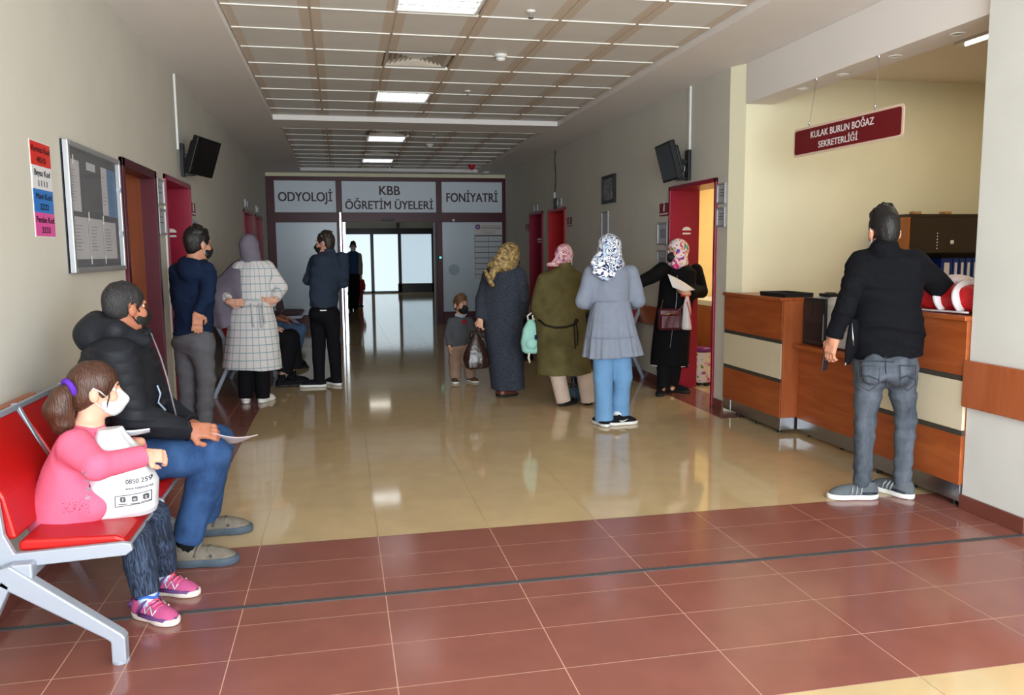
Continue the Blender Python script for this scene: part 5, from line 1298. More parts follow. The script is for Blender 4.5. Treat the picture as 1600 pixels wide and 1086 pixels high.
# ------------------------------------------------------------ little boy with a black mask
def boy():
    Y = 9.28; F, R = frame((.3, -.95)); P = lambda x, y, dy=0: px3(x, y, Y+dy); s = .60
    H = Head(P(720, 476), (.48, -.88), .92)
    T = secs([(718, 541, .125, .095), (719, 525, .135, .10), (719, 507, .135, .09), (719, 497, .11, .075), (719, 494, .06, .05)], Y)
    arms = ((P(705, 502), P(700, 521), P(702, 540, -.06)), (P(733, 501), P(740, 520), P(741, 538, -.05)))
    S = Sdf(.0055); H.skull(S, P(719, 498), .045); torso_body(S, T, R, .8)
    limb_body(S, *arms[0], .72, ((0, -.1, -1), (1, .2, 0), dict(side=1, s=.62))); limb_body(S, *arms[1], .72, ((.1, -.1, -1), (-1, .2, 0), dict(side=-1, s=.62)))
    legs = ((P(712, 545), P(711, 567, -.02), P(711, 588)), (P(727, 545), P(733, 566, -.03), P(735, 587)))
    for q in legs: leg_body(S, *q, .62, F)
    root = person('small boy in a grey sweatshirt and black mask standing beside the long dark coat', S, SKL, (legs[0][2]+legs[1][2])/2)
    H.hair(root, HBO, top=.0, thick=.009); H.mask(root, MBK, MBK); H.eyes(root)
    S = Sdf(.006); S.loft(T, R, k=.03)
    for q in arms: S.chain(q, [.050, .044, .038], k=.025, cut1=True)
    S.ell(P(719, 496, .05), (.07, .06, .035), k=.03); S.cone(P(719, 494), P(719, 486), .05, .05, k=.01, mode=0)
    S.wrinkle(.004, 30, 21); sw = sdf_obj('sweatshirt', S, cloth('charcoal_sweat', srgb(84, 86, 92), var=.1), root)
    b = MB(); q = P(725, 503, -.115); b.lathe(q, [(.024, 0), (.02, -.008), (.004, -.012)], 14, axis=(-.3, .95, 0)); obj('red_patch', b, cloth('red_felt', srgb(176, 24, 30)), sw, smooth=True)
    S = Sdf(.005); S.cone(P(713, 492, -.045), P(722, 495, -.07), .018, .014); S.cone(P(727, 491, -.035), P(722, 495, -.07), .018, .014, k=.01); sdf_obj('shirt_collar', S, cloth('pale_blue_collar', srgb(160, 178, 200)), root)
    S = Sdf(.006); legs_cloth(S, legs[0], legs[1], [.080, .070, .062], P(719, 544), (.125, .10, .07), Fb(F)); S.wrinkle(.006, 34, 22)
    S.ell(legs[0][1]+np.array([-.05, 0, .03]), (.02, .045, .045), k=.02); sdf_obj('cargo_trousers', S, cloth('taupe_cotton', srgb(150, 124, 108)), root)
    for q, d in ((legs[0][2], (-.1, -1)), (legs[1][2], (.45, -.9))): shoe(root, q, d, .185, m=cloth('brown_suede', srgb(92, 68, 44)), w=.060)
boy()

# ------------------------------------------------------------ woman in a long charcoal coat and gold scarf
def gold_woman():
    Y = 8.2; F, R = frame((.5, .86)); P = lambda x, y, dy=0: px3(x, y, Y+dy)
    H = Head(P(798, 399), (.85, .5), .98, tilt=-.22); H.ears = False
    T = secs([(793, 608, .18, .155), (790, 560, .195, .165), (787, 510, .215, .18), (785, 475, .20, .17), (785, 445, .205, .15), (787, 422, .175, .12), (789, 411, .10, .085)], Y)
    sl, sr = P(764, 430, .08), P(811, 430, -.1); el, er = P(753, 468, .05), P(818, 466, -.14); wl, wr_ = P(750, 499, -.02), P(818, 492, -.02)
    S = Sdf(.006); H.skull(S, P(790, 415)); torso_body(S, T[1:], R, .72)
    limb_body(S, sl, el, wl, .95, ((-.05, 0, -1), (.6, .7, 0), dict(side=-1, s=.92, curl=.75))); limb_body(S, sr, er, wr_, .95, ((-.4, .6, -.7), (-1, 0, 0), dict(side=-1, s=.9)))
    legs = ((P(778, 520, .05), P(780, 570, .05), P(781, 612, .08)), (P(792, 520), P(793, 570), P(787, 615, -.02)))
    for q in legs: leg_body(S, *q, .95, F)
    root = person('woman in a long charcoal coat and gold headscarf, back turned, holding a brown handbag', S, SKL, (legs[0][2]+legs[1][2])/2)
    def gfb(t):
        n = t.nodes.new('ShaderNodeTexNoise'); n.inputs['Scale'].default_value = 32; n.inputs['Detail'].default_value = 3; tc = t.nodes.new('ShaderNodeTexCoord'); t.links.new(tc.outputs['Object'], n.inputs['Vector']); return n.outputs['Fac']
    gm = ramp_mat('gold_scarf', gfb, [(.32, srgb(70, 60, 46)), (.5, srgb(138, 114, 70)), (.66, srgb(184, 160, 112))], .6, interp='LINEAR')
    dr = lambda S: (S.chain([P(790, 395, -.05), P(775, 415, -.13), P(767, 436, -.16)], [.075, .05, .03], k=.05), S.ell(P(784, 415, -.06), (.155, .11, .075), k=.05), S.chain([P(758, 423, -.16), P(763, 434, -.19), P(769, 445, -.20)], [.02, .028, .024], k=.02))
    H.scarf(root, gm, neck=P(789, 413), drape=(dr,))
    H.mask(root, MBK, MBK); H.eyes(root)
    S = Sdf(.007); S.loft(T, R, k=.04, fold=(5, .02, .3, 1.2))
    for q in ((sl, el, wl), (sr, er, wr_)): S.chain(q, [.076, .066, .055], k=.04, cut1=True)
    S.wrinkle(.006, 24, 31, (1, 1, .3)); sdf_obj('coat', S, cloth('charcoal_wool', srgb(54, 58, 68), var=.35, scale=70), root)
    for q, d in zip(legs, ((.5, .8), (.9, .5))): shoe(root, q[2], d, .24, m=mat('brown_leather', srgb(96, 48, 34), .4, var=.1), sole=SOLED)
    # handbag held in the left hand
    hm = mat('dark_brown_leather', srgb(44, 26, 22), .25, var=.2, scale=9, bump=.3, bscale=30, spec=.6)
    S = Sdf(.006); c = P(744, 549, -.1); S.loft([(c+UZ*.175, .03, .03), (c+UZ*.10, .075, .05), (c, .115, .07), (c-UZ*.10, .135, .08), (c-UZ*.165, .12, .075), (c-UZ*.18, .09, .06)], (1, .1, 0), fold=(6, .05, .0, .3)); S.wrinkle(.006, 30, 33)
    o = sdf_obj('handbag', S, hm, None, origin=c-UZ*.18); tag(o, 'dark brown leather handbag hanging from the hand of the woman in charcoal', 'handbag')
    w = wl+np.array([0, 0, -.085])
    for dx in (-.025, .035): b = MB(); b.tube([c+np.array([dx*2.2, -.02, .13]), c+np.array([dx*1.8, -.01, .20]), w+np.array([dx*.25, 0, -.01]), w+np.array([dx*.2, .01, .012]), c+np.array([dx*1.6, .03, .2]), c+np.array([dx*2.2, .04, .13])], .008, 8); obj('handle', b, hm, o, smooth=True)
    b = MB(); b.tube([c+np.array([.05, -.075, .14]), c+np.array([.055, -.085, .12])], .01, 8); obj('buckle', b, m_chrome, o)
gold_woman()
# ------------------------------------------------------------ woman in an olive coat, pushing a pushchair
def floral(name, stops, scale=26, rough=.7, dist=1.5):
    def fb(t):
        tc = t.nodes.new('ShaderNodeTexCoord'); n = t.nodes.new('ShaderNodeTexNoise'); n.inputs['Scale'].default_value = scale; n.inputs['Detail'].default_value = 2; n.inputs['Distortion'].default_value = dist
        t.links.new(tc.outputs['Object'], n.inputs['Vector']); return n.outputs['Fac']
    return ramp_mat(name, fb, stops, rough)
def olive_woman():
    Y = 7.56; F, R = frame((.08, 1)); P = lambda x, y, dy=0: px3(x, y, Y+dy)
    H = Head(P(882, 402), (.55, .82), .97); H.ears = False
    T = secs([(881, 583, .275, .21), (880, 545, .262, .205), (876, 505, .245, .195), (875, 470, .235, .18), (876, 445, .215, .15), (878, 428, .165, .115), (880, 418, .09, .08)], Y)
    sl, sr = P(851, 440), P(905, 440); el, er = P(840, 480, .03), P(914, 478, .06); wl, wr_ = P(842, 492, .24), P(905, 490, .30)
    S = Sdf(.006); H.skull(S, P(880, 420)); torso_body(S, T[2:], R, .7)
    limb_body(S, sl, el, wl, .95, (F-.2*UZ, -UZ, dict(side=-1, s=.9, curl=.8))); limb_body(S, sr, er, wr_, .95, (F-.2*UZ, -UZ, dict(side=1, s=.9, curl=.8)))
    legs = ((P(870, 540), P(871, 585), P(881, 628)), (P(895, 540), P(914, 585), P(919, 628)))
    for q in legs: leg_body(S, *q, .95, F)
    root = person('woman in an olive green coat and pink flowered headscarf, back turned', S, SKL, (legs[0][2]+legs[1][2])/2)
    fm = floral('pink_floral', [(0, srgb(120, 60, 110)), (.34, srgb(196, 120, 150)), (.46, srgb(226, 206, 208)), (.56, srgb(176, 76, 88)), (.66, srgb(210, 170, 170)), (.78, srgb(90, 60, 120))], 22)
    dr = lambda S: (S.cone(H.p(-.04, -.10, -.06), H.p(-.13, -.12, -.07), .030, .016, k=.02),)
    H.scarf(root, fm, h=.005, drape=(dr,), chin=False, thick=.012)
    b = MB(); b.tube([H.p(-.10, -.09, -.06), H.p(-.05, -.12, -.02), H.p(.0, -.115, .05), H.p(.03, -.08, .10), H.p(.05, -.02, .115)], [.02, .024, .022, .018, .012], 8, flat=.5); obj('scarf_band', b, cloth('pink_band', srgb(216, 176, 188)), root, smooth=True)
    H.mask(root, MW); H.eyes(root)
    S = Sdf(.007); S.loft(T, R, k=.05, fold=(5, .018, .3, .5))
    for q in ((sl, el, wl), (sr, er, wr_)): S.chain(q, [.080, .070, .056], k=.05, cut1=True)
    S.cone(P(880, 424), P(880, 413), .085, .075, k=.02); S.cone(P(880, 416), P(880, 404), .062, .066, k=.006, mode=0)
    S.wrinkle(.0065, 22, 41, (1, 1, .3)); co = sdf_obj('coat', S, cloth('olive_suede', srgb(92, 84, 52), var=.28, scale=7), root)
    b = MB(); q0 = [P(842, 500, -.06), P(852, 508, -.16), P(868, 512, -.21), P(884, 511, -.21), (P(898, 507, -.19))]; b.tube(q0, .011, 8); b.tube([P(898, 506, -.19), P(902, 499, -.18)], .02, 8)
    b.tube([P(897, 508, -.2), P(898, 525, -.2), P(899, 545, -.205)], .007, 6); b.tube([P(901, 507, -.19), P(903, 525, -.2), P(902, 540, -.2)], .007, 6); obj('tie_belt', b, cloth('dark_cord', srgb(40, 34, 28)), co, smooth=True)
    S = Sdf(.007); legs_cloth(S, legs[0], legs[1], [.09, .079, .073], P(882, 540), (.2, .14, .12)); S.wrinkle(.004, 20, 42); sdf_obj('trousers', S, cloth('cream_cotton', srgb(206, 186, 172)), root)
    for q, d in zip(legs, ((.8, .6), (.2, 1))): shoe(root, q[2], d, .24, sock=MATS['black_cloth'], m=cloth('black_shoe', srgb(24, 24, 26), bump=.1), sole=SOLED)
    # mint backpack hanging from her left forearm
    mm = cloth('mint_canvas', srgb(152, 204, 192), var=.06); c = P(829, 526, .05)
    S = Sdf(.006); S.loft([(c-UZ*.165, .055, .04), (c-UZ*.14, .085, .06), (c-UZ*.04, .098, .07), (c+UZ*.08, .075, .06), (c+UZ*.15, .035, .04), (c+UZ*.165, .02, .025)], (1, 0, 0)); S.ell(c+np.array([0, -.065, -.06]), (.055, .025, .055), k=.02); S.wrinkle(.006, 28, 43)
    o = sdf_obj('backpack', S, mm, None, origin=c-UZ*.165); tag(o, 'small mint green backpack hanging at the left side of the olive coat', 'backpack')
    m_strap = cloth('cream_strap', srgb(214, 206, 190)); el2 = el*.35+wl*.65
    for dx in (-.02, .03): b = MB(); b.tube([c+np.array([dx, 0, .14]), c+np.array([dx-.01, 0, .2]), el2+np.array([dx-.02, -.05, .03]), el2+np.array([dx, 0, .075]), el2+np.array([dx+.04, .03, .03]), c+np.array([dx+.05, .02, .14])], .009, 6); obj('strap', b, m_strap, o, smooth=True)
    b = MB(); b.tube([c+np.array([-.02, -.03, -.14]), c+np.array([-.03, -.04, -.2]), c+np.array([-.015, -.03, -.25])], .011, 6); obj('strap', b, m_strap, o, smooth=True)
    b = MB(); b.obox(c+np.array([.035, -.078, .0]), (.012, 0, 0), (0, .003, 0), (0, 0, .022)); obj('badge', b, MATS['deep_navy'], o)
olive_woman()
def stroller():
    cx, cy = 2.47, 8.03; t = empty('pushchair', (cx, cy, 0), 'pushchair with blue rimmed wheels in front of the woman in olive', 'pushchair')
    m_tyre = mat('tyre_grey', srgb(62, 66, 74), .7); m_rim = mat('rim_teal', srgb(74, 150, 170), .4); m_fr = mat('stroller_frame', srgb(58, 60, 66), .35, metal=.6)
    for sx in (-1, 1):
        for sy, r in ((-.26, .082), (.30, .075)):
            for q in (-.024, .024):
                c = (cx+sx*.21+q, cy+sy, r); b = MB(); ths = np.linspace(0, 2*pi, 25)
                b.lathe(c, [(r*.70, -.014), (r*.97, -.016), (r, 0), (r*.97, .016), (r*.70, .014)], 24, axis=(1, 0, 0)); w = obj('wheel', b, m_tyre, t, smooth=False)
                b = MB(); b.lathe(c, [(r*.68, -.0165), (r*.68, .0165)], 20, axis=(1, 0, 0)); b2 = obj('rim', b, m_rim, w)
        b = MB(); b.tube([(cx+sx*.21, cy+.30, .10), (cx+sx*.2, cy+.12, .42), (cx+sx*.2, cy-.12, .72), (cx+sx*.2, cy-.22, .93)], .012, 8); b.tube([(cx+sx*.21, cy-.26, .10), (cx+sx*.2, cy-.05, .40), (cx+sx*.2, cy+.08, .52)], .012, 8); obj('side_tube', b, m_fr, t, smooth=True)
    b = MB(); b.tube([(cx-.2, cy-.22, .93), (cx-.2, cy-.25, .96), (cx+.2, cy-.25, .96), (cx+.2, cy-.22, .93)], .014, 8); obj('push_bar', b, m_dark, t, smooth=True)
    for yy, z in ((-.26, .1), (.30, .1)): b = MB(); b.cyl((cx-.23, cy+yy, z-.018), (cx+.23, cy+yy, z-.018), .008, 8); obj('axle', b, m_fr, t)
    S = Sdf(.008); S.box((cx, cy+.08, .40), (.18, .17, .035), rad=.03); S.box((cx, cy-.13, .62), (.18, .035, .24), np.array([[1, 0, 0], [0, .92, .38], [0, -.38, .92]]), rad=.03, k=.04); S.box((cx, cy-.08, .17), (.16, .16, .03), rad=.02); sdf_obj('seat', S, cloth('stroller_cloth', srgb(48, 54, 66)), t)
    b = MB(); b.grid(lambda u, v: (cx-.2+.4*u, cy-.20+.30*sin(v*pi/2), .80+.16*cos(v*pi/2)-.05*(2*u-1)**2), 10, 8, thick=.004); obj('canopy', b, MATS['stroller_cloth'], t, smooth=True)
    b = MB(); b.tube([(cx-.15, cy-.22, .26), (cx-.05, cy-.25, .20), (cx+.1, cy-.25, .21), (cx+.16, cy-.22, .27)], .02, 8); obj('basket_blanket', b, cloth('cream_cotton', srgb(206, 186, 172)), t, smooth=True)
stroller()

# ------------------------------------------------------------ woman in a pale blue tunic
def blue_woman():
    Y = 6.57; F, R = frame((.12, 1)); P = lambda x, y, dy=0: px3(x, y, Y+dy)
    H = Head(P(953, 391), (.5, .87), 1.0, tilt=-.05); H.ears = False
    T1 = secs([(954, 470, .158, .125), (954, 445, .175, .14), (954, 425, .18, .12), (954, 414, .12, .09), (954, 408, .075, .07)], Y)
    T2 = secs([(957, 556, .258, .205), (955, 525, .225, .185), (954, 490, .185, .155), (954, 468, .158, .128)], Y)
    sl, sr = P(924, 427), P(985, 427); el, er = P(911, 470, -.02), P(996, 470, -.02); wl, wr_ = P(930, 478, .24), P(980, 478, .24)
    S = Sdf(.006); H.skull(S, P(954, 412)); torso_body(S, T1, R, .8)
    limb_body(S, sl, el, wl, .95, (F+.3*R, -UZ, dict(side=-1, s=.92))); limb_body(S, sr, er, wr_, .95, (F-.3*R, -UZ, dict(side=1, s=.92)))
    legs = ((P(944, 535), P(942, 590), P(944, 655)), (P(966, 535), P(972, 590, .02), P(967, 650, .1)))
    for q in legs: leg_body(S, *q, .95, F)
    root = person('woman in a pale grey blue tunic and light blue trousers, navy patterned headscarf', S, SKL, (legs[0][2]+legs[1][2])/2)
    fm = floral("navy_white_print", [(0, srgb(206, 212, 222)), (.30, srgb(176, 196, 220)), (.40, srgb(30, 50, 110)), (.455, srgb(228, 232, 238)), (.54, srgb(26, 36, 84)), (.60, srgb(214, 222, 232)), (.70, srgb(60, 90, 150))], 8.5, dist=2.2)
    dr = lambda S: (S.ell(P(953, 415, -.03), (.115, .10, .06), k=.05), S.loft([(P(947, 439, -.155), .022, .012), (P(944, 428, -.15), .10, .022), (P(943, 412, -.12), .115, .04), (P(947, 398, -.06), .09, .06)], (1, 0, 0), k=.04))
    H.scarf(root, fm, h=.005, drape=(dr,), neck=P(954, 411), thick=.022, nr=.095)
    H.mask(root, MW); H.eyes(root)
    tm = cloth('blue_grey_linen', srgb(128, 136, 152), var=.05, scale=20, bump=.2)
    S = Sdf(.006); S.loft(T1, R, k=.03)
    for q in ((sl, el, wl), (sr, er, wr_)): S.chain(q, [.070, .066, .050], k=.04, cut1=True)
    S.wrinkle(.006, 26, 51, (1, 1, .7)); tp = sdf_obj('tunic', S, tm, root)
    S = Sdf(.006); S.loft(T2[::-1], R, k=.03, fold=(13, .034, .0, .2)); S.wrinkle(.005, 40, 52, (1, 1, .15)); sdf_obj('tunic_skirt', S, tm, tp)
    b = MB(); c = (T1[0][0]); b.tube([c+np.array([.160*cos(a), .130*sin(a), 0]) for a in np.linspace(0, 2*pi, 40)], .006, 6)
    c2 = (T2[1][0]); b.tube([c2+np.array([.232*cos(a), .192*sin(a), .0]) for a in np.linspace(0, 2*pi, 48)], .004, 6); obj('seam', b, tm, tp, smooth=True)
    S = Sdf(.006); legs_cloth(S, legs[0], legs[1], [.096, .086, .084], P(956, 535), (.19, .14, .12), hem=.05); S.wrinkle(.008, 24, 53, (1, 1, .4)); sdf_obj('trousers', S, cloth('light_blue_cotton', srgb(106, 148, 190), var=.06), root)
    def swoosh(s_):
        def f(Pf, o):
            b = MB(); b.tube([Pf(s_*.045, .01, .05), Pf(s_*.0475, .035, .041), Pf(s_*.0485, .06, .043), Pf(s_*.047, .10, .058)], [.002, .006, .005, .0015], 6); obj('curved_mark', b, SOLEW, o, smooth=True)
        return f
    bm = cloth('black_sneaker', srgb(22, 24, 28), bump=.1)
    shoe(root, P(944, 660), (-.15, 1), .25, m=bm, extra=swoosh(-1)); shoe(root, P(962, 655, .02), (.92, .1), .26, m=bm, extra=swoosh(1))
    b = MB(); b.tube([P(964, 651, .03), P(966, 644, .05)], .042, 12); obj('sock', b, cloth('white_sock', srgb(226, 226, 226)), root, smooth=True)
blue_woman()

# ------------------------------------------------------------ woman in black by the open door
def black_woman():
    Y = 8.0; F, R = frame((-.42, -.9)); P = lambda x, y, dy=0: px3(x, y, Y+dy)
    H = Head(P(1058, 394), (-.93, -.36), 1.0); H.ears = False
    T = secs([(1046, 571, .20, .17), (1048, 540, .195, .165), (1051, 505, .19, .15), (1055, 475, .18, .14), (1059, 445, .185, .135), (1061, 422, .175, .115), (1060, 411, .10, .08)], Y)
    sl, sr = P(1036, 421, -.05), P(1087, 423, .06); el, er = P(1016, 434, -.12), P(1096, 455, .0); wl, wr_ = P(990, 446, -.2), P(1074, 459, -.20)
    S = Sdf(.006); H.skull(S, P(1060, 416)); torso_body(S, T[2:], R, .75)
    limb_body(S, sl, el, wl, .95, ((-1, -.2, -.3), -UZ, dict(side=1, s=.92, curl=.3))); limb_body(S, sr, er, wr_, .95, ((-1, -.25, .15), (-.1, -.3, 1), dict(side=1, s=.95, curl=.9)))
    legs = ((P(1039, 535), P(1038, 575), P(1036, 605, -.05)), (P(1054, 535), P(1052, 575), P(1051, 600, .05)))
    for q in legs: leg_body(S, *q, .95, F)
    root = person('woman in black coat and bright floral headscarf by the open right-hand door', S, SKL, (legs[0][2]+legs[1][2])/2)
    fm = floral('bright_floral', [(0, srgb(60, 90, 180)), (.36, srgb(226, 40, 120)), (.42, srgb(230, 226, 226)), (.51, srgb(230, 226, 224)), (.55, srgb(220, 60, 100)), (.585, srgb(226, 222, 218)), (.62, srgb(190, 160, 40)), (.66, srgb(30, 150, 150))], 12, dist=0.8)
    dr = lambda S: (S.ell(P(1060, 412, -.02), (.09, .085, .05), k=.05), S.ell(P(1057, 413, -.10), (.05, .04, .05), k=.04))
    H.scarf(root, fm, h=.005, drape=(dr,), neck=P(1060, 412), thick=.020); H.mask(root, MBK, MBK); H.eyes(root)
    S = Sdf(.006); S.loft(T, R, k=.04, fold=(4, .02, .4, .4))
    for q in ((sl, el, wl), (sr, er, wr_)): S.chain((q[0], q[1], q[2]+.04*_n(q[1]-q[2])), [.076, .068, .055], k=.045, cut1=True)
    S.wrinkle(.0065, 24, 61, (1, 1, .35)); co = sdf_obj('coat', S, cloth('black_wool', srgb(15, 15, 18), var=.1), root)
    S = Sdf(.006); S.loft([(T[0][0]+UZ*(-.0), .202, .172), (T[0][0]+UZ*.012, .2015, .1715)], R); S.box(T[0][0], (.12, .5, .1), Fb(F), k=.002, mode=0)
    try: sdf_obj('hem_trim', S, cloth('white_trim', srgb(200, 200, 204)), co)
    except Exception: pass
    b = MB(); q = P(1058, 430, -.13); b.tube([q, q+F*.01-UZ*.25, T[1][0]+F*.17], .003, 6); obj('zip', b, m_alu, co, smooth=True)
    S = Sdf(.006); legs_cloth(S, legs[0], legs[1], [.092, .08, .068], P(1047, 535), (.16, .12, .1), hem=.035); S.wrinkle(.006, 26, 62); sdf_obj('trousers', S, MATS['black_cloth'], root)
    for q, d in zip(legs, ((-.55, -.8), (.6, -.75))): shoe(root, q[2], d, .26, hi=.02, sock=MATS['black_cloth'], m=cloth('black_shoe', srgb(24, 24, 26), bump=.1), sole=SOLED)
    # crossbody bag, plastic bag, sheets of paper
    mb = mat('maroon_leather', srgb(74, 22, 32), .35, var=.1, scale=12, bump=.2, bscale=60, spec=.5); c = P(1046, 499, -.245); Fr = Fb((-.15, -1))
    S = Sdf(.005); S.box(c, (.118, .035, .112), Fr, rad=.028); S.box(c+np.array([0, -.038, -.025]), (.10, .012, .07), Fr, rad=.012, k=.01); S.wrinkle(.003, 30, 63)
    o = sdf_obj('shoulder_bag', S, mb, None, origin=c-UZ*.11); tag(o, 'maroon leather crossbody bag worn by the woman in black', 'bag')
    b = MB(); b.tube([c+np.array([-.09, -.045, .05]), c+np.array([0, -.052, .062]), c+np.array([.09, -.045, .055])], .004, 6); obj('zip', b, mat('gold_metal', srgb(190, 160, 90), .3, metal=1), o, smooth=True)
    b = MB(); b.tube([c+np.array([-.10, -.01, .10]), P(1036, 468, -.22)], .007, 6); b.tube([c+np.array([.11, 0, .10]), P(1072, 470, -.16), P(1077, 440, -.12), P(1078, 421, -.05), P(1078, 413, .04)], .008, 6); obj('strap', b, mb, o, smooth=True)
    c = P(1073, 489, -.22)
    S = Sdf(.005); S.loft([(c-UZ*.175, .05, .035), (c-UZ*.15, .056, .05), (c-UZ*.02, .045, .045), (c+UZ*.10, .032, .03), (c+UZ*.17, .016, .016)], (1, -.2, 0), fold=(4, .1, .0, 0)); S.wrinkle(.005, 40, 64)
    o = sdf_obj('carrier_bag', S, mat('white_polythene', srgb(226, 220, 222), .35, spec=.5, trans=.15), None, origin=c-UZ*.175); tag(o, 'white plastic carrier bag with red bands held by the woman in black', 'bag')
    b = MB(); b.tube([c+np.array([-.02, -.045, .12]), c+np.array([.01, -.055, 0]), c+np.array([.04, -.05, -.15])], .005, 6); b.tube([c+np.array([.018, -.04, .12]), c+np.array([.035, -.045, 0]), c+np.array([.05, -.02, -.1])], .004, 6); rm = mat('red_print', srgb(206, 36, 30), .5); obj('red_band', b, rm, o, smooth=True)
    h = wr_+np.array([-.07, -.03, 0])
    for q in (-1, 1): b = MB(); b.tube([c+np.array([q*.022, 0, .13]), c+np.array([q*.018, 0, .19]), h+np.array([q*.012, 0, -.02])], .009, 8); obj('handle', b, rm, o, smooth=True)
    def ps(u, v):
        a = P(1043, 428, -.30)*(1-u)+P(1086, 453, -.26)*u; q = P(1051, 449, -.36)*(1-u)+P(1070, 456, -.33)*u
        return a*(1-v)+q*v+UZ*.012*sin(pi*u)*(1-v)
    b = MB(); b.grid(ps, 8, 4, thick=.0015); tag(obj('paper_sheets', b, m_paper, smooth=True), 'folded white papers in the hand of the woman in black', 'paper')
black_woman()

# ------------------------------------------------------------ man in a black jacket at the counter
def jeans_mat(name, c1, c2, scale=6):
    def fb(t):
        tc = t.nodes.new('ShaderNodeTexCoord'); mp = t.nodes.new('ShaderNodeMapping'); mp.inputs['Scale'].default_value = (1, 1, .45); n = t.nodes.new('ShaderNodeTexNoise'); n.inputs['Scale'].default_value = scale; n.inputs['Detail'].default_value = 6; n.inputs['Roughness'].default_value = .65
        t.links.new(tc.outputs['Object'], mp.inputs[0]); t.links.new(mp.outputs[0], n.inputs['Vector']); return n.outputs['Fac']
    return ramp_mat(name, fb, [(.32, c1), (.68, c2)], .85, interp='LINEAR', spec=.15)
def jacket_man():
    Y = 4.24; F, R = frame((.42, .9)); P = lambda x, y, dy=0: px3(x, y, Y+dy)
    H = Head(P(1381, 363), (.2, .97), .98, tilt=-.15)
    T = secs([(1387, 556, .198, .135), (1386, 520, .196, .135), (1385, 470, .192, .135), (1385, 430, .188, .125), (1384, 406, .165, .105), (1383, 392, .085, .075)], Y)
    sl, sr = P(1346, 413, .05), P(1425, 411, -.06); el, er = P(1323, 472, -.06), P(1484, 461, .08); wl, wr_ = P(1303, 528, .0), P(1462, 462, .33)
    S = Sdf(.0045); H.skull(S, P(1383, 396)); torso_body(S, T, R, .8)
    limb_body(S, sl, el, wl, 1, ((-.22, .1, -1), (.9, .25, -.2), dict(side=-1, s=.98, curl=.45))); limb_body(S, sr, er, wr_, 1, ((-.3, 1, -.1), -UZ, dict(side=-1, s=.98)))
    legs = ((P(1361, 572, .05), P(1353, 652, .05), P(1347, 752, .0)), (P(1406, 572, -.03), P(1415, 652, -.02), P(1409, 757, -.02)))
    for q in legs: leg_body(S, *q, 1, F)
    root = person('man in a black jacket and faded grey jeans leaning on the counter', S, SK, (legs[0][2]+legs[1][2])/2)
    H.hair(root, HB, h=.0045, top=.012, thick=.013, extra=lambda S: (S.ell(H.p(.0, .0, .115), H.r(.055, .07, .03), H.M, k=.03),)); H.mask(root, MW); H.eyes(root)
    S = Sdf(.005); S.loft(T, R, k=.05, power=2.4)
    S.chain((sl, el, wl), [.078, .062, .050], k=.045, cut1=True); S.chain((sr, er, wr_), [.082, .070, .052], k=.05, cut1=True)
    S.cone(P(1383, 398, -.028), P(1382, 390, -.028), .084, .078, k=.02); S.cone(P(1382, 381, .0), P(1381, 366, .0), .060, .070, k=.004, mode=0)
    S.wrinkle(.008, 36, 71, (.5, .5, 1.6)); ja = sdf_obj('jacket', S, cloth('black_quilted', srgb(15, 16, 21), var=.12, scale=40, bump=.4, bscale=120), root)
    S = Sdf(.006); S.loft([(P(1324, 569, .02), .02, .012), (P(1330, 545, .02), .05, .02), (P(1340, 500, .03), .06, .03)], (1, .3, 0)); sdf_obj('jacket_flap', S, MATS['black_quilted'], ja)
    b = MB(); b.tube([P(1331, 505, -.085), P(1333, 530, -.09), P(1334, 540, -.09)], .004, 6); b.tube([P(1322, 566, .0), P(1320, 572, .0)], .005, 6); obj('zip', b, m_chrome, ja, smooth=True)
    S = Sdf(.005); legs_cloth(S, legs[0], legs[1], [.095, .064, .049], P(1384, 571), (.172, .13, .12), Fb(F), hem=.07); S.ell(P(1364, 577, -.09), (.07, .05, .09), k=.06); S.ell(P(1405, 577, -.12), (.07, .05, .09), k=.06)
    S.wrinkle(.007, 30, 72, (.6, .6, 1.6)); jm = jeans_mat('faded_grey_denim', srgb(48, 55, 64), srgb(104, 111, 122)); je = sdf_obj('jeans', S, jm, root)
    m_seam = mat('dark_seam', srgb(46, 52, 62), .9)
    b = MB(); b.tube([P(1384, 556, -.145), P(1384, 575, -.142), P(1385, 592, -.125), P(1384, 604, -.095)], .003, 6); b.tube([P(1341+i*9.2, 563+.4*i, -.10-.06*sin(pi*i/9)) for i in range(10)], .003, 6); obj('seam', b, m_seam, je, smooth=True)
    for (x0, x1, dy, sk) in ((1341, 1374, -.125, 0), (1406, 1431, -.17, 0)):
        b = MB(); q = lambda x, y: P(x, y, dy-.012); pts = [q(x0, 571), q(x1, 572), q(x1-1, 600), q((x0+x1)/2, 611), q(x0+1, 602)]
        b.tube(pts+[pts[0]], .0028, 6); b.tube([q(x0+1, 592), q((x0+x1)/2, 587), q(x1-1, 594)], .003, 6); obj('pocket', b, m_seam, je, smooth=True)
    gm = cloth('grey_mesh_shoe', srgb(92, 98, 104), var=.1, bump=.2, bscale=300)
    def stripes(sd):
        def f(Pf, o):
            for k in range(3): b = MB(); b.tube([Pf(sd*.048, .045+.026*k, .034), Pf(sd*.046, .038+.026*k, .06), Pf(sd*.030, .032+.026*k, .085-.004*k)], .0045, 6); obj('stripe', b, mat('shoe_stripe', srgb(150, 156, 160), .5), o, smooth=True)
            b = MB(); b.tube([Pf(sd*.043, -.05, .04), Pf(sd*.047, -.01, .045), Pf(sd*.049, .03, .04)], .007, 6); obj('heel_band', b, mat('shoe_navy', srgb(34, 44, 60), .6), o, smooth=True)
        return f
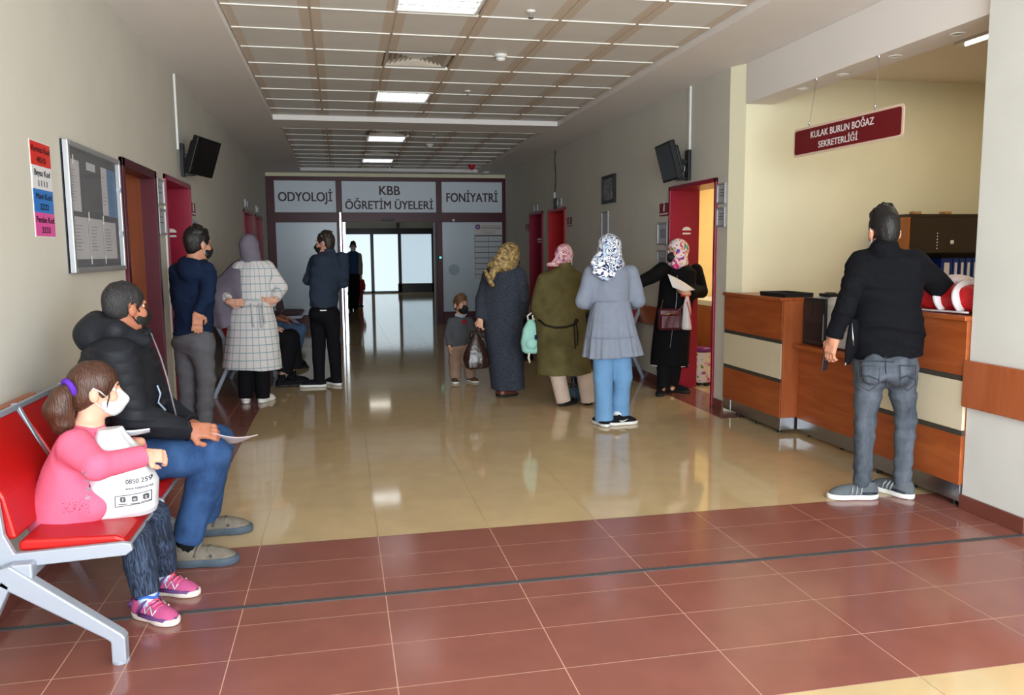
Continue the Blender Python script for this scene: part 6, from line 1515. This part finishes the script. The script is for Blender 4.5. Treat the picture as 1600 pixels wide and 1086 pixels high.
    shoe(root, P(1352, 760, .0), (-1, .22), .285, m=gm, h=.0045, extra=stripes(-1), hi=.01); shoe(root, P(1410, 762, -.02), (-.25, .95), .285, m=gm, h=.0045, extra=stripes(-1), hi=.01)
    # phone in the lowered hand
    c = wl+np.array([-.012, .055, -.13]); b = MB(); d = _n((-.1, .05, -1)); r = _n((.8, .5, 0)); b.obox(c, r*.036, d*.072, np.cross(r, d)*.0045); o = obj('mobile_phone', b, mat('phone_brown', srgb(52, 36, 34), .25), bevel=.004); tag(o, 'dark mobile phone in the lowered hand of the man in the black jacket', 'phone')
    b = MB(); b.obox(c+np.cross(r, d)*.0048, r*.033, d*.068, np.cross(r, d)*.0004); obj('screen', b, m_blackgl, o)
jacket_man()
# red and white bundle on the counter
c = px3(1490, 472, 4.2); c = np.array([3.62, 4.18, 1.113+.085])
S = Sdf(.006); S.loft([(c+np.array([-.02, .28, -.01]), .10, .072), (c+np.array([0, .15, 0]), .125, .085), (c+np.array([.02, -.08, .0]), .13, .088), (c+np.array([.04, -.20, -.015]), .10, .07)], (1, 0, 0), power=2.6); S.wrinkle(.006, 22, 81); S.plane((0, 0, 1.1135), -UZ)
o = sdf_obj('folded_cloth', S, mat('red_fabric', srgb(186, 14, 26), .6, var=.08, scale=20, bump=.5, bscale=45), None, origin=(c[0], c[1], 1.113)); tag(o, 'red and white cloth bundle lying on the counter by the white pillar', 'cloth')
for (y0, dz) in ((.10, 0), (-.06, 0)):
    b = MB(); r = .132 if y0 < 0 else .128; b.tube([c+np.array([.005-r*1.0*cos(a), y0+.03*sin(a)-.02*cos(a), .092*sin(a)]) for a in np.linspace(-.75, 2.6, 18)], .014, 8, flat=2.0); obj('white_stripe', b, cloth('white_cotton', srgb(224, 216, 220)), o, smooth=True)
b = MB(); b.tube([c+np.array([-.128, .27-.05*k, -.078+.001*k]) for k in range(10)], .006, 6); obj('white_edge', b, MATS['white_cotton'], o, smooth=True)
c2 = c+np.array([.06, -.02, .095]); S = Sdf(.006); S.ell(c2, (.10, .16, .030)); S.ell(c2+np.array([-.02, .12, .02]), (.07, .09, .03), k=.03); S.wrinkle(.010, 34, 82)
o = sdf_obj('knitted_cloth', S, cloth('white_knit', srgb(222, 208, 210), bump=.6, bscale=90), None); tag(o, 'white knitted cloth lying on top of the red bundle', 'cloth')
# ------------------------------------------------------------ seated man in a dark parka (foreground, second seat)
def parka_man():
    F, R = frame((1, .12)); P = lambda x, y, Y: px3(x, y, Y)
    H = Head(P(196, 480, 4.08), (.74, .67), .94, tilt=-.05)
    hip = np.array([-1.02, 4.03, .555]); nk = P(190, 514, 4.06)
    ch = P(182, 575, 4.05); T = [(hip-UZ*.07, .185, .165), (hip+UZ*.10-F*.02, .195, .175), (ch-UZ*.12, .215, .18), (ch, .225, .165), (ch+UZ*.10, .205, .13), (nk+UZ*.0, .105, .10)]
    sr, sl = P(178, 562, 3.87), P(213, 556, 4.24); er, el = P(209, 650, 3.80), P(250, 638, 4.36); wr_, wl = P(294, 672, 3.93), P(300, 664, 4.2)
    S = Sdf(.0042); H.skull(S, nk); torso_body(S, T, R, .7)
    limb_body(S, sr, er, wr_, 1.02, ((1, .12, -.12), (.1, .8, -.6), dict(side=-1, s=1.0, curl=.55))); limb_body(S, sl, el, wl, 1.02, ((1, -.3, -.25), (0, -.3, -1), dict(side=-1, s=1.0, curl=.5)))
    kr, kl = P(331, 712, 3.98), P(338, 688, 4.30); ar, al = P(292, 838, 4.04), P(322, 812, 4.48)
    hr, hl = hip+R*.10, hip-R*.10
    for h_, k_, a_ in ((hr, kr, ar), (hl, kl, al)): leg_body(S, h_, k_, a_, 1.02, F)
    root = person('man in a dark hooded parka and blue jeans seated on the red bench, holding paper', S, SKT, hip)
    H.hair(root, HG, h=.004, top=.0, thick=.009, tufts=0); H.mask(root, MBK, MBK); H.eyes(root)
    S = Sdf(.0045); S.loft(T, R, k=.06)
    for q in ((sr, er, wr_), (sl, el, wl)): S.chain(q, [.092, .078, .050], k=.05, cut1=True)
    S.chain([hip+R*.15-UZ*.02, hip+R*.10+F*.16-UZ*.03], [.12, .06], k=.06)
    S.wrinkle(.010, 34, 91, (.6, .6, 1.5)); pk = cloth('black_parka', srgb(26, 29, 36), var=.12, scale=8, bump=.15, bscale=90, rough=.6, spec=.3); pa = sdf_obj('parka', S, pk, root)
    # hood lying on the shoulders
    b0 = nk-F*.03; S = Sdf(.0045)
    S.chain([nk+F*.09-R*.10-UZ*.035, nk-R*.11-F*.01+UZ*.005, nk-F*.10-R*.03+UZ*.02, nk-F*.09+R*.06+UZ*.01, nk+R*.13-F*.01-UZ*.005, nk+F*.10+R*.07-UZ*.05], [.035, .05, .062, .062, .055, .035], k=.03)
    S.ell(nk-F*.115-UZ*.03, (.13, .075, .085), Fb(F), k=.05); S.ell(nk-F*.14-UZ*.02, (.10, .06, .06), Fb(F), k=.04)
    S.cone(nk+UZ*.10+F*.03, nk-UZ*.0+F*.02, .098, .078, k=.015, mode=0); S.wrinkle(.006, 20, 92); sdf_obj('hood', S, pk, pa)
    b = MB(); b.tube([wr_-.012*_n(wr_-er)+.052*(UZ*cos(a)+np.cross(_n(wr_-er), UZ)*sin(a)) for a in np.linspace(0, 2*pi, 20)], .004, 6); obj('cuff_edge', b, pk, pa, smooth=True)
    S = Sdf(.0045)
    for h_, k_, a_ in ((hr, kr, ar), (hl, kl, al)):
        a2 = np.array(a_); a2[2] = max(a2[2]-.02, .10); S.chain((h_, k_, a2), [.108, .086, .070], k=.03, cut1=True)
    S.ell(hip-UZ*.0, (.16, .16, .10), k=.05); S.wrinkle(.0065, 22, 93); je = sdf_obj('jeans', S, jeans_mat('blue_denim_worn', srgb(30, 52, 90), srgb(60, 92, 138), 7), root)
    b = MB(); mid = lambda a, c, t, o: np.array(a)*(1-t)+np.array(c)*t+o
    b.tube([mid(kr, ar, t, np.array([.01, -.078+.012*t, 0])) for t in np.linspace(.1, .8, 8)], .002, 5); obj('seam', b, mat('denim_stitch', srgb(92, 124, 172), .8), je, smooth=True)
    ds = cloth('grey_suede', srgb(112, 105, 95), var=.16, scale=30, bump=.25, bscale=120); sg = mat('sole_blue_grey', srgb(66, 78, 90), .7, bump=.3, bscale=60)
    def work(sd):
        def f(Pf, o):
            b = MB(); b.tube([Pf(sd*.046, .035, .05), Pf(sd*.034, .05, .085), Pf(0, .06, .102), Pf(-sd*.034, .05, .085)], .014, 8, flat=.4); b.tube([Pf(sd*.044, .085, .045), Pf(sd*.03, .09, .074), Pf(0, .092, .086)], .009, 8, flat=.4); obj('strap', b, ds, o, smooth=True)
            b = MB(); b.lathe(Pf(sd*.050, .105, .052), [(.008, 0), (.006, .003)], 10, axis=(0, -1, .3)); obj('vent_hole', b, m_dark, o)
        return f
    for a_, d in ((ar, (1, -.06)), (al, (1, .02))):
        shoe(root, np.array(a_)-F*.0, d, .30, m=ds, sole=sg, h=.0045, w=.052, st=.034, extra=work(1), hi=.012)
        b = MB(); q = np.array(a_); b.tube([(q[0], q[1], .08), (q[0]-.005, q[1], .14)], .052, 14); obj('sock', b, MATS['black_cloth'], root, smooth=True)
    # grey bag strap across the chest, badge
    b = MB(); b.tube([nk+F*.12-R*.05-UZ*.03, ch+F*.19-R*.02+UZ*.04, ch+F*.215-R*.0-UZ*.06, hip+F*.23-R*.0+UZ*.18], .011, 6, flat=.35); obj('shoulder_strap', b, cloth('grey_strap', srgb(130, 126, 132)), root, smooth=True)
    b = MB(); q = P(247, 622, 4.0); b.tube([q+UZ*.06, q+F*.012+UZ*.02, q-UZ*.02, q+F*.03-UZ*.06], .011, 6, flat=.3); obj('drawstring', b, cloth('pale_blue_collar', srgb(160, 178, 200)), root, smooth=True)
    def sheet_(u, v):
        a = P(330, 675, 3.93)*(1-u)+P(403, 679, 3.86)*u; c = P(334, 683, 4.10)*(1-u)+P(372, 692, 4.12)*u
        q = a*(1-v)+c*v; return q-UZ*.018*sin(pi*u)
    b = MB(); b.grid(sheet_, 12, 6, thick=.0012); tag(obj('paper_sheet', b, mat('pinkish_paper', srgb(220, 208, 212), .7), smooth=True), 'white sheet of paper held over the knee by the seated man in the parka', 'paper')
parka_man()

# ------------------------------------------------------------ girl in pink on the nearest seat
def girl():
    F, R = frame((1, .18)); P = lambda x, y, Y: px3(x, y, Y)
    H = Head(P(150, 610, 3.52), (.97, .28), .90, tilt=-.03)
    hip = np.array([-1.035, 3.50, .545]); nk = P(138, 664, 3.50)
    T = [(P(119, 822, 3.5), .168, .165), (P(115, 780, 3.5), .165, .155), (P(114, 735, 3.5), .15, .115), (P(126, 697, 3.5), .135, .095), (P(133, 678, 3.5), .10, .08), (nk, .06, .06)]
    sr, sl = P(118, 697, 3.38), P(152, 690, 3.63); er, el = P(152, 728, 3.29), P(196, 722, 3.70); wr_, wl = P(226, 711, 3.42), P(216, 692, 3.64)
    S = Sdf(.0038); H.skull(S, P(138, 670, 3.5), .046); torso_body(S, T, R, .75)
    limb_body(S, sr, er, wr_, .78, ((1, .5, -.25), (-.3, .8, -.6), dict(side=-1, s=.72, curl=.7))); limb_body(S, sl, el, wl, .78, ((-.75, -.5, -.15), (-.2, -.3, -1), dict(side=1, s=.72, curl=.5)))
    kr, kl = P(211, 834, 3.50), P(240, 806, 3.68); ar, al = P(230, 925, 3.47), P(257, 893, 3.72)
    hr, hl = hip+R*.075, hip-R*.075
    for h_, k_, a_, d in ((hr, kr, ar, (.78, -.62)), (hl, kl, al, (.92, -.40))): leg_body(S, h_, k_, a_, .72, d)
    root = person('girl in a pink sweatshirt with a ponytail seated on the nearest bench seat', S, SKL, hip)
    def longhair(S):
        S.ell(H.p(0, -.03, .0), H.r(.083, .098, .10), H.M, k=.02)
    S = Sdf(.0038); t = .012
    S.ell(H.p(0, -.014, .034), H.r(.074+t, .098+t, .092+t), H.M); S.ell(H.p(0, -.05, -.03), H.r(.075, .07, .07), H.M, k=.03)
    S.ell(H.p(0, .112, -.040), H.r(.074, .080, .082), H.M, k=.02, mode=0); S.ell(H.p(0, .035, -.125), H.r(.12, .095, .085), H.M, k=.03, mode=0)
    for q in (-1, 1): S.ell(H.p(q*.085, .012, -.035), H.r(.022, .028, .04), H.M, k=.012, mode=0)
    S.wrinkle(.0022, 60, 101, (1, 1, .3)); ha = sdf_obj('hair', S, HBR, root)
    S = Sdf(.0038); pb = P(108, 606, 3.455); pt = [pb+(H.p(0, -.06, .0)-pb)*.6, pb, P(98, 620, 3.45), P(93, 640, 3.45), P(98, 662, 3.45), P(91, 675, 3.45)]
    S.chain(pt, [.035, .022, .045, .056, .042, .010], k=.03); S.wrinkle(.005, 46, 102, (1, 1, .35)); sdf_obj('ponytail', S, HBR, ha)
    b = MB(); ax = _n(pt[2]-pt[0]); u = _n(np.cross(ax, UZ)); w = np.cross(ax, u); b.tube([pb+.030*(u*cos(a)+w*sin(a)) for a in np.linspace(0, 2*pi, 24)], .012, 8); obj('hair_band', b, cloth('purple_elastic', srgb(92, 50, 170)), ha, smooth=True)
    b = MB()
    for q, (x0, z0) in enumerate(((.066, .05), (.072, .04), (.078, .03))): b.tube([H.p(x0, .052, z0), H.p(x0+.012, .05, -.02), H.p(x0+.008, .04, -.07+.01*q)], [.003, .003, .001], 5)
    obj('loose_strand', b, HBR, ha, smooth=True)
    H.mask(root, mat('mask_white_near', srgb(206, 210, 216), .7), MW, h=.0038); H.eyes(root)
    pink = cloth('pink_fleece', srgb(222, 102, 132), var=.04, scale=14, bump=.2, bscale=300)
    S = Sdf(.0038); S.loft(T, R, k=.05)
    for q in ((sr, er, wr_), (sl, el, wl)): S.chain((q[0], q[1], q[2]+.012*_n(q[1]-q[2])), [.068, .058, .040], k=.035, cut1=True)
    S.chain([P(116, 775, 3.43), P(146, 788, 3.39)], [.075, .062], k=.05); S.cone(P(137, 673, 3.5), P(140, 664, 3.5), .052, .050, k=.02); S.cone(P(138, 669, 3.5), P(143, 655, 3.5), .041, .046, k=.004, mode=0)
    S.wrinkle(.006, 24, 103); sw = sdf_obj('sweatshirt', S, pink, root)
    S = Sdf(.004); S.loft([(P(119, 827, 3.5), .160, .157), (P(118, 812, 3.5), .172, .170)], R); S.wrinkle(.002, 60, 104, (1, 1, .1)); sdf_obj('hem_rib', S, pink, sw)
    # dark speckle print low on the side, silver stars
    rg = random.Random(5); b = MB(); sp = MB()
    bt = None
    cam0 = Vector((0, 0, EYE))
    inv = sw.matrix_world.inverted() if False else Matrix.Translation(-Vector([float(c) for c in world_loc(sw)]))
    bsw = BVHTree.FromPolygons([v.co.copy() for v in sw.data.vertices], [tuple(p.vertices) for p in sw.data.polygons])
    def hit(x, y):
        d = Vector([float(c) for c in _ray(x, y)]).normalized(); co, no, _, _ = bsw.ray_cast(inv @ cam0, d)
        return (np.array(inv.inverted() @ co), np.array(no)) if co is not None else None
    for _ in range(150):
        x, y = 97+rg.random()*44, 772+rg.betavariate(2, 1.6)*32
        if rg.random() > .35+.65*(y-772)/32: continue
        q = hit(x, y)
        if q is None: continue
        c, n = q; u = _n(np.cross(n, UZ)); w = np.cross(n, u); r = rg.uniform(.0007, .0019)
        b.prism([c+n*.0012+r*(u*cos(a)+w*sin(a)) for a in np.linspace(0, 2*pi, 6)[:-1]], -n*.003)
    if b.v: tag(obj('speckle_print', b, mat('print_dark_pink', srgb(110, 30, 60), .7), sw), kind='stuff')
    b = MB()
    for x, y in ((131, 740), (136, 751), (138, 765), (137, 778)):
        q = hit(x, y)
        if q is None: continue
        c, n = q; u = _n(np.cross(n, UZ)); w = np.cross(n, u)
        b = MB(); b.prism([c+n*.001+(.014 if k % 2 == 0 else .006)*(u*cos(pi*k/5)+w*sin(pi*k/5)) for k in range(10)], -n*.004); obj('star_print', b, mat('silver_print', srgb(170, 150, 170), .4, metal=.4), sw)
    # patterned leggings
    def lfb(t):
        tc = t.nodes.new('ShaderNodeTexCoord'); mp = t.nodes.new('ShaderNodeMapping'); mp.inputs['Scale'].default_value = (1, 1, .025); n = t.nodes.new('ShaderNodeTexNoise'); n.inputs['Scale'].default_value = 240; n.inputs['Detail'].default_value = 2
        sp_ = t.nodes.new('ShaderNodeAttribute'); sp_.attribute_name = 'pat'; t.links.new(sp_.outputs['Vector'], mp.inputs[0]); t.links.new(mp.outputs[0], n.inputs['Vector']); return n.outputs['Fac']
    lm = ramp_mat('streaked_leggings', lfb, [(.40, srgb(20, 26, 40)), (.52, srgb(40, 52, 74)), (.66, srgb(64, 78, 100))], .8, interp='LINEAR')
    S = Sdf(.0042)
    for h_, k_, a_ in ((hr, kr, ar), (hl, kl, al)):
        a2 = np.array(a_); S.chain((h_, k_, k_*.5+a2*.5+np.array([.0, -.005, 0]), a2), [.080, .068, .066, .054], k=.03, cut1=True)
    S.ell(hip, (.11, .12, .08), k=.03); S.wrinkle(.005, 26, 105)
    def lpat(p):
        segs = []
        out = np.zeros_like(p); best = np.full(len(p), 9.)
        for a, c in ((hr, kr), (kr, ar), (hl, kl), (kl, al)):
            a, c = np.array(a), np.array(c); d = _n(c-a); L = np.linalg.norm(c-a); w = p-a; t = w @ d; q = w-np.outer(np.clip(t, 0, L), d); dist = np.linalg.norm(q, axis=1); m = dist < best
            out[m] = np.stack([q[m, 0]-d[0]*0, q[m, 1]+q[m, 2]*.7, t[m]], 1); best[m] = dist[m]
        return out
    sdf_obj('leggings', S, lm, root, pat=lpat)
    pm = cloth('pink_mesh', srgb(178, 82, 126), var=.08, scale=30, bump=.2); pu = mat('purple_trim', srgb(92, 56, 112), .6)
    wl_ = mat('white_piping', srgb(216, 206, 214), .6)
    def trainers(sd, strap):
        def f(Pf, o):
            b = MB(); b.tube([Pf(-.046, .02, .034), Pf(-.050, .09, .034), Pf(-.040, .17, .030), Pf(0, .200, .030), Pf(.040, .17, .030), Pf(.050, .09, .034), Pf(.046, .02, .034)], .012, 8, flat=.7); b.tube([Pf(-.036, -.05, .06), Pf(0, -.075, .07), Pf(.036, -.05, .06)], .014, 8); obj('purple_overlay', b, pu, o, smooth=True)
            for q in (-1, 1): b = MB(); b.tube([Pf(q*.050, .02, .045), Pf(q*.038, .045, .085), Pf(q*.050, .065, .048), Pf(q*.036, .085, .080), Pf(q*.049, .11, .045), Pf(q*.036, .12, .07)], .0032, 6); obj('zigzag_piping', b, wl_, o, smooth=True)
            b = MB(); y_ = .02
            b.tube([Pf(-.053, y_, .045), Pf(-.042, y_+.02, .085), Pf(0, y_+.035, .108), Pf(.042, y_+.02, .085), Pf(.053, y_, .045)], .016, 8, flat=.35); st = obj('strap', b, pu, o, smooth=True)
            for k in range(3): b = MB(); b.tube([Pf(-.03, .065+.024*k, .085-.008*k), Pf(0, .07+.024*k, .098-.010*k), Pf(.03, .065+.024*k, .085-.008*k)], .005, 6); obj('lace', b, mat('lace_pink', srgb(236, 90, 130), .7), o, smooth=True)
        return f
    for a_, d, sd in ((ar, (.78, -.62), 1), (al, (.92, -.40), 1)):
        q = np.array(a_)-.02*_n([d[0], d[1], 0]); shoe(root, q, d, .235, m=pm, h=.0042, w=.05, extra=trainers(sd, True), sole=mat('sole_cream', srgb(214, 204, 194), .6))
        b = MB(); b.tube([(a_[0], a_[1], .06), (a_[0], a_[1], max(a_[2]+.015, .12))], .040, 14); so = obj('sock', b, cloth('pale_blue_sock', srgb(186, 200, 224)), root, smooth=True)
        b = MB(); b.tube([(a_[0]+.041*cos(a), a_[1]+.041*sin(a), .10+.006*sin(3*a)) for a in np.linspace(-2.4, .2, 10)], .006, 6); obj('sock_motif', b, mat('sock_orange', srgb(240, 100, 60), .7) if d[0] > .85 else mat('sock_blue', srgb(50, 100, 190), .7), so, smooth=True)
    # white carrier bag on her lap
    c = P(190, 757, 3.46)
    S = Sdf(.004); Rb = _n((1, .12, 0)); Bf = np.array([Rb, np.array([-Rb[1], Rb[0], 0]), UZ])
    S.loft([(c-UZ*.125, .125, .075), (c-UZ*.10, .135, .095), (c-UZ*.0, .135, .10), (c+UZ*.07, .115, .10), (c+UZ*.14+F*-.01, .085, .085), (c+UZ*.20-F*.03, .06, .06), (c+UZ*.235-F*.03, .045, .04)], Rb, fold=(5, .035, .0, .4), power=2.5); S.wrinkle(.0045, 30, 106)
    bagm = mat('white_polythene_bag', srgb(206, 208, 214), .32, var=.03, scale=9, spec=.5, bump=.15, bscale=24)
    bag = sdf_obj('carrier_bag', S, bagm, None, origin=c-UZ*.125); tag(bag, 'white plastic carrier bag with phone number on the lap of the girl in pink', 'bag')
    b = MB(); b.grid(lambda u, v: P(162+72*u, 670+3*sin(pi*u)-1*u, 3.50+.04*v)+UZ*(-.035*v*(1-.6*u)), 12, 4, thick=.004); obj('bag_handle', b, bagm, bag, smooth=True)
    b = MB(); b.tube([P(164, 673, 3.475), P(176, 678, 3.47), P(189, 680, 3.47)], .006, 6, flat=.4); obj('dark_edge', b, m_ink, bag, smooth=True)
    bvh = BVHTree.FromPolygons([v.co.copy() for v in bag.data.vertices], [tuple(p.vertices) for p in bag.data.polygons])
    invb = Matrix.Translation(-Vector([float(v) for v in world_loc(bag)]))
    bpy.context.view_layer.update()
    # lettering follows the bag: each glyph mesh is dropped on to the surface along the bag's facing
    nrm = _n((.0, -1, .08)); rt_ = _n(np.cross(nrm, UZ))*-1; rt_ = _n((1, .10, 0))
    def stick(o, off=.004):
        w = Vector([float(v) for v in world_loc(o)])
        for v in o.data.vertices:
            p = v.co+w; co = bvh.ray_cast(invb @ (p+Vector((0, -.3, 0))), Vector((0, 1, 0)))[0]
            if co is not None: q = invb.inverted() @ co; v.co.y = q.y-off-w.y
    def word(s_, x, y, h_, w_, al='LEFT'):
        o = text('lettering', s_, P(x, y, 3.36), rt_, UZ, h_, m_ink, bag, width=w_, align=al, bold=.006); stick(o); return o
    word('0850 259', 196, 757, .019, .086); word('www.hilalticaret', 196, 766, .011, .092)
    b = MB()
    def bar_(x0, y0, x1, y1, w=.0012):
        a, c_ = P(x0, y0, 3.36), P(x1, y1, 3.36); n = 14; d = _n(c_-a); u = np.cross(d, np.array([0, 1, 0]))
        for k in range(n): p, q = a+(c_-a)*k/n, a+(c_-a)*(k+1)/n; b.add([p-u*w, q-u*w, q+u*w, p+u*w], [(0, 1, 2, 3)])
    for q in ((180, 776, 233, 770), (180, 793, 233, 786), (180, 776, 180, 793), (233, 770, 233, 786)): bar_(*q)
    o = obj('line_box', b, m_ink, bag); stick(o)
    for k, (x, y) in enumerate(((192, 781), (210, 780), (226, 778))):
        b = MB(); cc = P(x, y, 3.36); b.add(rrect(cc, rt_, UZ, .020, .022, .005, 3), [tuple(range(16))]); o = obj('social_icon', b, mat('icon_grey', srgb(70, 70, 76), .6), bag); stick(o)
        g = text('lettering', ('f', 'o', 't')[k], cc-UZ*.006, rt_, UZ, .013, m_whitepl, o, width=.006+.003*(k == 1)); stick(g, .0055)
        b = MB(); b.add([P(x-7, y+7.5, 3.36), P(x+7, y+6.5, 3.36), P(x+7, y+7.6, 3.36), P(x-7, y+8.6, 3.36)], [(0, 1, 2, 3)]); o = obj('small_print', b, MATS['icon_grey'], bag); stick(o)
girl()

# ------------------------------------------------------------ things on the far bench
S = Sdf(.008); c = np.array([-1.22, 15.35, .90]); S.ell(c, (.11, .16, .17)); S.ell(c+np.array([.07, -.1, -.08]), (.09, .12, .12), k=.04); S.ell(c+np.array([.05, .12, .02]), (.08, .11, .12), k=.04); S.wrinkle(.02, 18, 111)
tag(sdf_obj('coat_bundle', S, MATS['black_cloth'], None), 'black coat slung over the back of the far striped bench', 'coat')
b = MB(); b.prism([(-1.36, 15.75, .80), (-1.20, 15.75, .80), (-1.21, 15.75, 1.12), (-1.35, 15.75, 1.13)], (0, .12, 0)); o = obj('paper_bag', b, mat('tan_paper', srgb(146, 112, 62), .8, var=.1, scale=14), bevel=.01); tag(o, 'tan paper bag behind the black coat on the far bench', 'bag')
